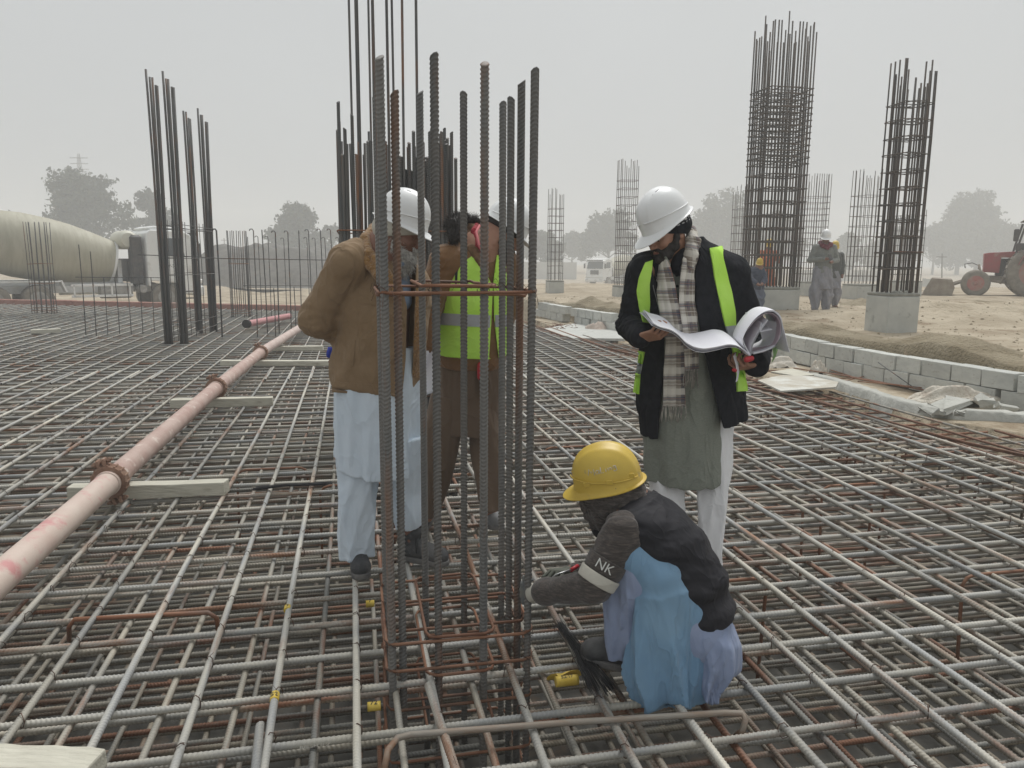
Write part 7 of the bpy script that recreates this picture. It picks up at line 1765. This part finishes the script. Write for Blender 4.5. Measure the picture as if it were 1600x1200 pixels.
    hm = lambda ph, P: .02 * np.sin(3 * ph)
    F.loft(W(1043, 1097, 2.47), W(1030, 925, 2.52), (1, 0, 0), [(0, .0, 0, .118, .070), (.25, -.002, 0, .135, .085), (.6, .0, 0, .125, .095), (1, 0, 0, .095, .09)], .05, lambda ph, t, P: (.016 * pleat(ph, 6, .5 + 1.3 * t) + .006 * pleat(ph, 13, 1 - 2.2 * t)) * (1.1 - .85 * t), hem=hm)
    M = np.array([[.9, .3, .35], [0, .8, .1], [-.10, 0, .20]]); F.noise(.002, 9, (1, 1, 1), 6, ridge=True, M=M)
    F.build('kameez_front', m_denim, root)
    F = field([W(1080, 960, 2.3), W(1150, 1100, 2.3), W(1080, 960, 2.85), W(1150, 1100, 2.85)], .06, .0055)
    F.loft(W(1100, 1080, 2.52), W(1108, 968, 2.60), (1, 0, 0), [(0, -.005, 0, .050, .09), (.35, .02, 0, .090, .13), (.7, .012, 0, .100, .15), (1, -.01, 0, .09, .13)], 0, lambda ph, t, P: (.010 * pleat(ph, 7, 1.8 * t) + .004 * pleat(ph, 15, 3 * t)) * (1.15 - t), hem=lambda ph, P: .03 * np.sin(2 * ph + 1)); M = np.array([[.9, 0, .3], [0, .8, 0], [-.1, 0, .2]]); F.noise(.004, 11, (1, 1, 1), 9, ridge=True, M=M)
    F.build('kameez_back', m_denim2, root)
    boot(root, G(980, 1044, 0) + [0, 0, .0], G(916, 1030, 0), hgt=.09, m_up=mat('black boot', (.025, .025, .028), .65, col2=(.09, .09, .09), scale=9)); boot(root, G(1010, 985, 0), G(950, 968, 0))
    # tying hook in the far hand
    mb = MB(); a = W(893, 890, 2.80); b_ = W(868, 898, 2.78); mb.tube([a, b_, b_ + (b_ - a) * .25 + np.array([0, 0, -.012])], .0035, 6); mb.tube([W(903, 884, 2.83), W(892, 891, 2.80)], .008, 8, mi=1)
    o = mb.build('tying_hook', [mat('bare steel', (.5, .5, .5), .35, .9), m_redp], None, smooth=True); tag(o, 'small steel tying hook held in the squatting worker gloved hand', 'hook')
person_d()
# ================================================== B: man in the hi-vis vest
def person_b():
    g = G(735, 815, 0); root = empty('person', g, 'man in a yellow-green vest and brown puffer coat behind the thick bars, head turned away', 'person')
    f, s_, u = frame((.82, .20, -.52), (.48, .05, .86)); hc = W(792, 352, 4.16); sc = .94
    nk = W(748, 392, 4.14); pel = W(735, 600, 4.20)
    B = Field([nk[0] - .42, 3.75, -.01], [nk[0] + .45, 4.65, 1.86], .0048)
    h0 = hc - u * .012; p = head(B, h0, f, s_, u, sc); B.cap(p(-.03, 0, -.06), nk, .060, .068, .03); B.cap(nk, pel, .11, .12, .05)
    sh = W(697, 408, 4.06); el = W(667, 482, 4.04); wr = W(672, 548, 3.98); sh2 = W(785, 410, 4.26); el2 = W(792, 480, 4.36); wr2 = W(778, 535, 4.28)
    B.cap(nk, sh, .05, .05, .04); B.chain([sh, el, wr], [.045, .036, .026], .01); B.cap(nk, sh2, .05, .05, .04); B.chain([sh2, el2, wr2], [.045, .036, .026], .01)
    k1, a1, k2, a2 = W(685, 730, 4.20), G(666, 806, .08), W(762, 725, 4.18), G(766, 800, .08)
    B.chain([pel - np.array([.08, 0, 0]), k1, a1], [.08, .05, .04], .02); B.chain([pel + np.array([.08, 0, 0]), k2, a2], [.08, .05, .04], .02)
    hand(B, wr, (-.25, -.15, -.9), (.8, .3, 0), .9, -1, .95); hand(B, wr2, (-.3, -.3, -.8), (-.6, .5, 0), .6, 1, .95); B.build('body', m_skin, root)
    F = field([p(.09, 0, -.05), p(.02, .08, -.02), p(.02, -.08, -.12), p(.10, 0, -.18)], .05, .0045)
    for b in (-1, 1): F.chain([p(-.006, b * .072, -.060), p(.015, b * .066, -.085), p(.045, b * .056, -.115), p(.080, b * .02, -.145)], [.012, .022, .028, .032], .015)
    F.cap(p(.08, 0, -.14), p(.08, 0, -.18), .035, .024, .02); F.cap(p(.11, -.02, -.088), p(.11, .02, -.088), .007, .007, .005); F.noise(.002, 120, seed=3); b_ = F.build('beard', m_hairb, root); tufts(b_, 500, .02, (0, 0, -.8), .0015, m_hairb, 'beard_strands', b_, 6)
    F = field([hc + u * .1, hc - u * .1, hc + f * .12, hc - f * .12, hc + s_ * .1, hc - s_ * .1], .03, .005); F.ell(hc - u * .014 - f * .008, (.102, .083, .10), (f, s_, u), 0); F.limit(p(0, 0, -.028), -u); F.build('hair', m_hairb, root)
    hat, fn = hard_hat(root, hc + u * .010, f, u, m_hatw, .88, slots=(-1, 1))
    mb = MB(); mb.lathe([(0, -.014), (.014, -.01), (.016, .008), (0, .014)], hc - f * .128 - u * .012, f, 10); mb.build('hat_adjuster', m_lace, hat, smooth=True)
    mb = MB()
    for b in (-1, 1): mb.tube([hc + s_ * b * .096 - u * .01, p(.0, b * .086, -.06), p(.03, b * .066, -.11), p(.055, b * .03, -.165), p(.06, 0, -.175)], .0035, 6)
    mb.build('chin_strap', m_lace, root, smooth=True)
    # trousers
    F = field([W(640, 640, 3.9), W(800, 815, 3.9), W(640, 640, 4.6), W(800, 815, 4.6)], .08, .006); w1 = lambda s0: (lambda ph, t, P: .010 * np.sin(3 * ph + 6 * t + s0))
    F.loft(G(666, 806, .07), W(706, 620, 4.20), (1, 0, 0), [(0, 0, 0, .062, .075), (.4, .0, 0, .088, .095), (.75, 0, 0, .105, .11), (1, 0, 0, .11, .12)], 0, w1(0)); F.loft(G(767, 800, .12), W(758, 620, 4.22), (1, 0, 0), [(0, 0, 0, .058, .07), (.3, 0, 0, .075, .085), (.7, 0, 0, .095, .10), (1, 0, 0, .105, .12)], .01, w1(1.5)); F.noise(.003, 10, (1, 1, .3), 6, ridge=True); F.build('trousers', m_brownk, root)
    boot(root, G(668, 812, 0), G(655, 832, 0), m_up=m_boot); boot(root, G(760, 808, 0), G(775, 828, 0), m_up=mat('grey shoe', (.16, .165, .17), .8, col2=(.24, .24, .24), scale=8))
    F = field([W(660, 540, 3.9), W(810, 690, 3.9), W(660, 540, 4.6), W(810, 690, 4.6)], .08, .006)
    F.loft(W(733, 671, 4.20), W(735, 540, 4.19), (1, 0, 0), [(0, 0, 0, .185, .15), (.6, 0, 0, .178, .145), (1, 0, 0, .17, .14)], 0, lambda ph, t, P: (.010 * pleat(ph, 6, .4 + t)) * (1.1 - t), hem=lambda ph, P: .012 * np.sin(ph)); F.noise(.0035, 8, (1, 1, .2), 2, ridge=True); F.build('kameez', m_brownk, root)
    # puffer coat, quilted in rings
    F = field([W(650, 370, 3.85), W(810, 580, 3.85), W(650, 370, 4.6), W(810, 580, 4.6)], .07, .0058)
    F.loft(W(735, 572, 4.19), W(742, 376, 4.15), (1, .1, 0), [(0, 0, 0, .178, .148), (.08, 0, 0, .192, .16), (.5, 0, 0, .190, .155), (.8, -.01, 0, .185, .14), (.92, .0, 0, .13, .11), (1, 0, 0, .09, .09)], .02, lambda ph, t, P: .007 * np.abs(np.sin(t * 22)) - .003)
    F.cap(W(722, 398, 4.10), sh, .07, .078, .04); F.chain([sh, el, wr + (el - wr) * .1], [.084, .072, .052], .03); F.cap(W(765, 400, 4.2), sh2, .07, .078, .04); F.chain([sh2, el2, wr2 + (el2 - wr2) * .1], [.08, .068, .052], .03); F.noise(.002, 16, (1, 1, 2.0), 5, ridge=True)
    pf = F.build('puffer_coat', m_puff, root)
    V_ = Field(F.lo, F.lo + .1, F.h); V_.n = F.n.copy(); V_.A = np.full(F.n, .5, np.float32)
    V_.loft(W(735, 552, 4.185), W(742, 384, 4.15), (1, .1, 0), [(0, 0, 0, .205, .180), (.5, 0, 0, .206, .176), (.82, -.01, 0, .188, .155), (.94, .0, 0, .14, .12), (1, 0, 0, .11, .10)], .02, lambda ph, t, P: .005 * np.sin(4 * ph + 6 * t)); V_.noise(.0025, 9, (1, 1, .6), 5, ridge=True)
    V_.cap(sh + np.array([-.035, -.02, -.01]), el, .076, .085, .01, op='sub'); cutpoly(V_, [(738, 380), (748, 405), (762, 432), (770, 448), (775, 405), (778, 380)], 4.3); cutpoly(V_, [(770, 448), (768, 500), (764, 560), (779, 560), (772, 500), (771, 448)], 4.3)
    vs_ = V_.build('hivis_vest', m_hivis, root)
    a_ = dict(nu=24, off=.004, m=m_refl, name='reflective_band', parent=vs_, Y0=3.7, Y1=4.5, thick=.003); patch(V_, [(684, 489, 769, 493), (684, 507, 768, 512)], **a_); patch(V_, [(773, 492, 798, 492), (774, 511, 799, 510)], **{**a_, 'nu': 8})
    patch(V_, [(713, 376, 717, 376), (712, 410, 716, 410), (711, 446, 714, 446)], **{**a_, 'm': m_lace, 'name': 'bag_strap', 'nu': 4})
    # hood with black fur edge, red scarf
    F = field([W(705, 340, 4.0), W(765, 410, 4.0), W(705, 340, 4.4), W(765, 410, 4.4)], .06, .005); F.chain([W(716, 382, 4.12), W(722, 360, 4.22), W(742, 362, 4.20), W(738, 390, 4.06), W(752, 412, 4.02)], [.050, .045, .040, .034, .020], .02); F.noise(.005, 18, seed=6, ridge=True); F.build('hood', mat('tan lining', (.26, .16, .085), .9, col2=(.14, .08, .045), scale=20), root)
    F = field([W(695, 330, 4.0), W(765, 380, 4.0), W(695, 330, 4.4), W(765, 380, 4.4)], .07, .005); F.chain([W(709, 372, 4.04), W(707, 352, 4.08), W(718, 344, 4.18), W(740, 344, 4.22), W(757, 350, 4.22)], [.030, .036, .034, .022, .014], .01); fu = F.build('fur_trim', m_hairb, root); tufts(fu, 1300, .030, (-.1, 0, .2), .0016, m_hairb, 'fur_strands', fu, 8, .6)
    F = field([W(735, 340, 4.0), W(775, 420, 4.0), W(735, 340, 4.4), W(775, 420, 4.4)], .05, .0045); F.chain([W(745, 352, 4.20), W(741, 362, 4.10), W(747, 382, 4.04), W(757, 400, 4.02)], [.014, .018, .015, .010], .006); F.noise(.003, 34, seed=9, ridge=True); sc_ = F.build('red_scarf', m_red, root)
    mb = MB(); mb.tube([W(750, 352, 4.1), W(744, 362, 4.03), W(748, 382, 3.98), W(756, 398, 3.985)], .007, 8); mb.build('scarf_edge', mat('pink edging', (.55, .16, .17), .8), sc_, smooth=True)
    # red phone pouch and black cord at the hip
    q = G(752, 578, 0); F = field([W(743, 565, 4.0), W(775, 620, 4.0)], .06, .004); F.cap(W(753, 572, 4.02), W(753, 588, 4.02), .026, .026, .004, flat=((0, 1, 0), .5)); F.build('red_pouch', m_redp, root)
    F = field([W(743, 590, 4.0), W(775, 620, 4.0)], .06, .004); F.chain([W(754, 590, 4.025), W(756, 606, 4.025), W(754, 618, 4.02)], [.020, .018, .010], .01); F.noise(.003, 60, seed=2); F.build('black_tassel', m_lace, root)
person_b()
# white sheet hanging from his near hand
F = field([W(648, 548, 3.9), W(680, 628, 3.9)], .10, .004)
vs = []; nu, nv = 8, 16
for j in range(nv):
    t = j / (nv - 1); 
    for i in range(nu):
        a = i / (nu - 1); x0 = 664 - 13 * math.sin(min(t * 1.4, 1) * 1.57); x1 = 681; y = 548 + 74 * t + (-6 if i == 0 else 0) * t; vs.append(W(x0 + (x1 - x0) * a, y - a * 10 * t, 3.90 + .05 * math.sin(a * 3 + t * 2) - .05 * t))
mb = MB(); mb.add(vs, [(j * nu + i, j * nu + i + 1, (j + 1) * nu + i + 1, (j + 1) * nu + i) for j in range(nv - 1) for i in range(nu - 1)])
o = mb.build('paper_sheet', m_paper, smooth=True); md = o.modifiers.new('s', 'SOLIDIFY'); md.thickness = .003; tag(o, 'folded white sheet hanging from the hand of the man in the vest', 'paper sheet')
# ================================================== distant people
def far_person(label, px, py_feet, zg, hpx_top, pose, jm, tm, hatm, skin=m_skin_d, face=-1, scarf=None, lean=0, h=.012, long_tail=True):
    gp = G(px, py_feet, zg); Yd = gp[1]; top = W(px, hpx_top, Yd)[2]; Hh = (top - zg) / 1.80
    root = empty('person', gp, label, 'person'); P = lambda x, y, z: gp + np.array([x, y, z]) * Hh
    lx = lean
    B = field([P(-.5, -.5, 0), P(.5 + lx, .5, 1.85)], .05, h)
    hd = P(lx * 1.15, -.04, 1.60); B.ell(hd, np.array([.078, .095, .115]) * Hh, None, .01); B.cap(hd, P(lx, 0, 1.45), .055, .06, .03); B.ell(hd + [0, -.095 * Hh, -.03], (.018, .02, .025), None, .015)
    B.cap(P(lx, 0, 1.40), P(0, 0, .95), .12, .12, .05)
    arms = pose
    for (s0, e0, w0) in arms: B.chain([P(*s0), P(*e0), P(*w0)], [.05, .042, .032], .01); hv = np.array(w0) - np.array(e0); hv = hv / np.linalg.norm(hv); B.cap(P(*w0), P(*(np.array(w0) + hv * .09)), .036, .028, .01); B.cap(P(*w0), P(*(np.array(w0) + hv * .05 + np.array([-.03, 0, .02]))), .014, .012, .005)
    for sx in (-1, 1): B.chain([P(sx * .09, 0, .92), P(sx * .10, -.02 * sx, .50), P(sx * .11, .04 * sx, .08)], [.08, .055, .04], .02); B.cap(P(sx * .11, .04 * sx, .04), P(sx * .12, .04 * sx - .16, .035), .042, .036, .01)
    B.build('body', skin, root)
    F = field([P(-.5, -.5, 0), P(.5 + lx, .5, 1.6)], .05, h)
    fo = lambda ph, t, PP: .018 * np.sin(4 * ph + 8 * t) * (1 - .4 * t)
    for sx in (-1, 1): F.loft(P(sx * .12, .02 * sx, .06), P(sx * .08, 0, .95), (1, 0, 0), [(0, 0, 0, .075, .08), (.35, sx * .03, 0, .13, .12), (.8, 0, 0, .13, .14), (1, 0, 0, .12, .13)], .02, fo)
    if long_tail: F.loft(P(0, 0, .52), P(0, 0, 1.0), (1, 0, 0), [(0, 0, 0, .225, .17), (1, 0, 0, .19, .15)], .02, fo)
    F.noise(.012, 8, (1, 1, .4), 3, ridge=True); F.build('shalwar_kameez', tm, root)
    F = field([P(-.5, -.5, .7), P(.5 + lx, .5, 1.6)], .05, h)
    F.loft(P(0, 0, .80), P(lx, 0, 1.50), (1, 0, 0), [(0, 0, 0, .215, .155), (.35, 0, 0, .20, .15), (.75, 0, 0, .215, .145), (.9, 0, 0, .16, .12), (1, 0, 0, .09, .09)], .02)
    for (s0, e0, w0) in arms: F.chain([P(*s0), P(*e0), P(*(np.array(w0) + (np.array(e0) - np.array(w0)) * .1))], [.078, .062, .05], .03)
    F.noise(.006, 14, (1, 1, 1), 5, ridge=True); F.build('jacket', jm, root)
    if scarf: F = field([P(-.2, -.3, 1.3), P(.2, .3, 1.6)], .06, h * .8); F.chain([P(lx - .09, -.10, 1.44), P(lx, -.14, 1.40), P(lx + .09, -.10, 1.46), P(lx + .05, .08, 1.50), P(lx - .06, .08, 1.5), P(lx - .09, -.1, 1.44)], [.05] * 6, .02); F.noise(.01, 30, seed=2); F.build('scarf', scarf, root)
    if hatm: hard_hat(root, hd + np.array([0, .005, .045]) * Hh, (face * .35, -1, -.25), (0, -.2, 1), hatm, .95 * Hh)
    return root, P
m_suit = cloth('grey suit wool', (.19, .20, .19), (.24, .25, .23), 20); m_lil = cloth('lilac grey cotton', (.24, .24, .27), (.29, .29, .32), 8)
arm_phone = [((.19 * -1, 0, 1.40), (-.30, -.02, 1.13), (-.06, -.26, 1.16)), ((.19, 0, 1.40), (.29, .02, 1.14), (.10, -.20, 1.10))]
arm_down = [((-.19, 0, 1.40), (-.25, -.04, 1.12), (-.20, -.16, .92)), ((.19, 0, 1.40), (.25, 0, 1.12), (.22, -.10, .90))]
arm_work = [((-.19, 0, 1.40), (-.27, -.15, 1.20), (-.14, -.40, 1.25)), ((.19, 0, 1.40), (.27, -.12, 1.18), (.16, -.40, 1.22))]
r1, P_1 = far_person('man in a grey suit jacket and red scarf looking at his phone', 1281, 489, .27, 357, arm_phone, m_suit, m_lil, m_hatw, scarf=mat('dark red scarf', (.20, .045, .06), .9, col2=(.10, .02, .03), scale=25))
mb = MB(); mb.box(P_1(-.0, -.34, 1.20), (.08, .015, .15), M=Matrix.Rotation(R(-40), 3, 'X'), bev=.006); tag(mb.build('phone', m_blackp), 'black phone in the hand of the man in the grey suit', 'phone')
far_person('yellow helmeted man walking half hidden behind the man in the grey suit', 1297, 481, .27, 375, arm_down, cloth('dark grey coat', (.10, .105, .10)), m_lil, m_haty)
far_person('worker in a dark hood and yellow helmet beside the wide stub', 1176, 492, .27, 402, [((-.19, 0, 1.38), (-.22, -.2, 1.15), (-.05, -.40, 1.0)), ((.19, 0, 1.38), (.25, -.2, 1.1), (.12, -.4, 1.0))], cloth('dark blue grey coat', (.05, .06, .09)), cloth('blue grey trousers', (.12, .14, .19)), m_haty, lean=.10)
far_person('worker in orange overalls standing behind the broadest cage', 1196, 474, .27, 372, arm_work, cloth('orange overall', (.50, .14, .06)), cloth('orange trousers', (.45, .13, .06)), m_haty, long_tail=False)
# ------------------------------------------------------------------ misty air
mb = MB(); mb.box((0, 150, 9.4), (560, 420, 24))
m = bpy.data.materials.new('mist'); m.use_nodes = True; nt = m.node_tree; nt.nodes.clear()
pv = nt.nodes.new('ShaderNodeVolumePrincipled'); pv.inputs['Density'].default_value = .0048; pv.inputs['Color'].default_value = (.955, .975, .985, 1); pv.inputs['Anisotropy'].default_value = .0
mo = nt.nodes.new('ShaderNodeOutputMaterial'); nt.links.new(pv.outputs[0], mo.inputs['Volume'])
hz = mb.build('haze', m); tag(hz, kind='stuff')
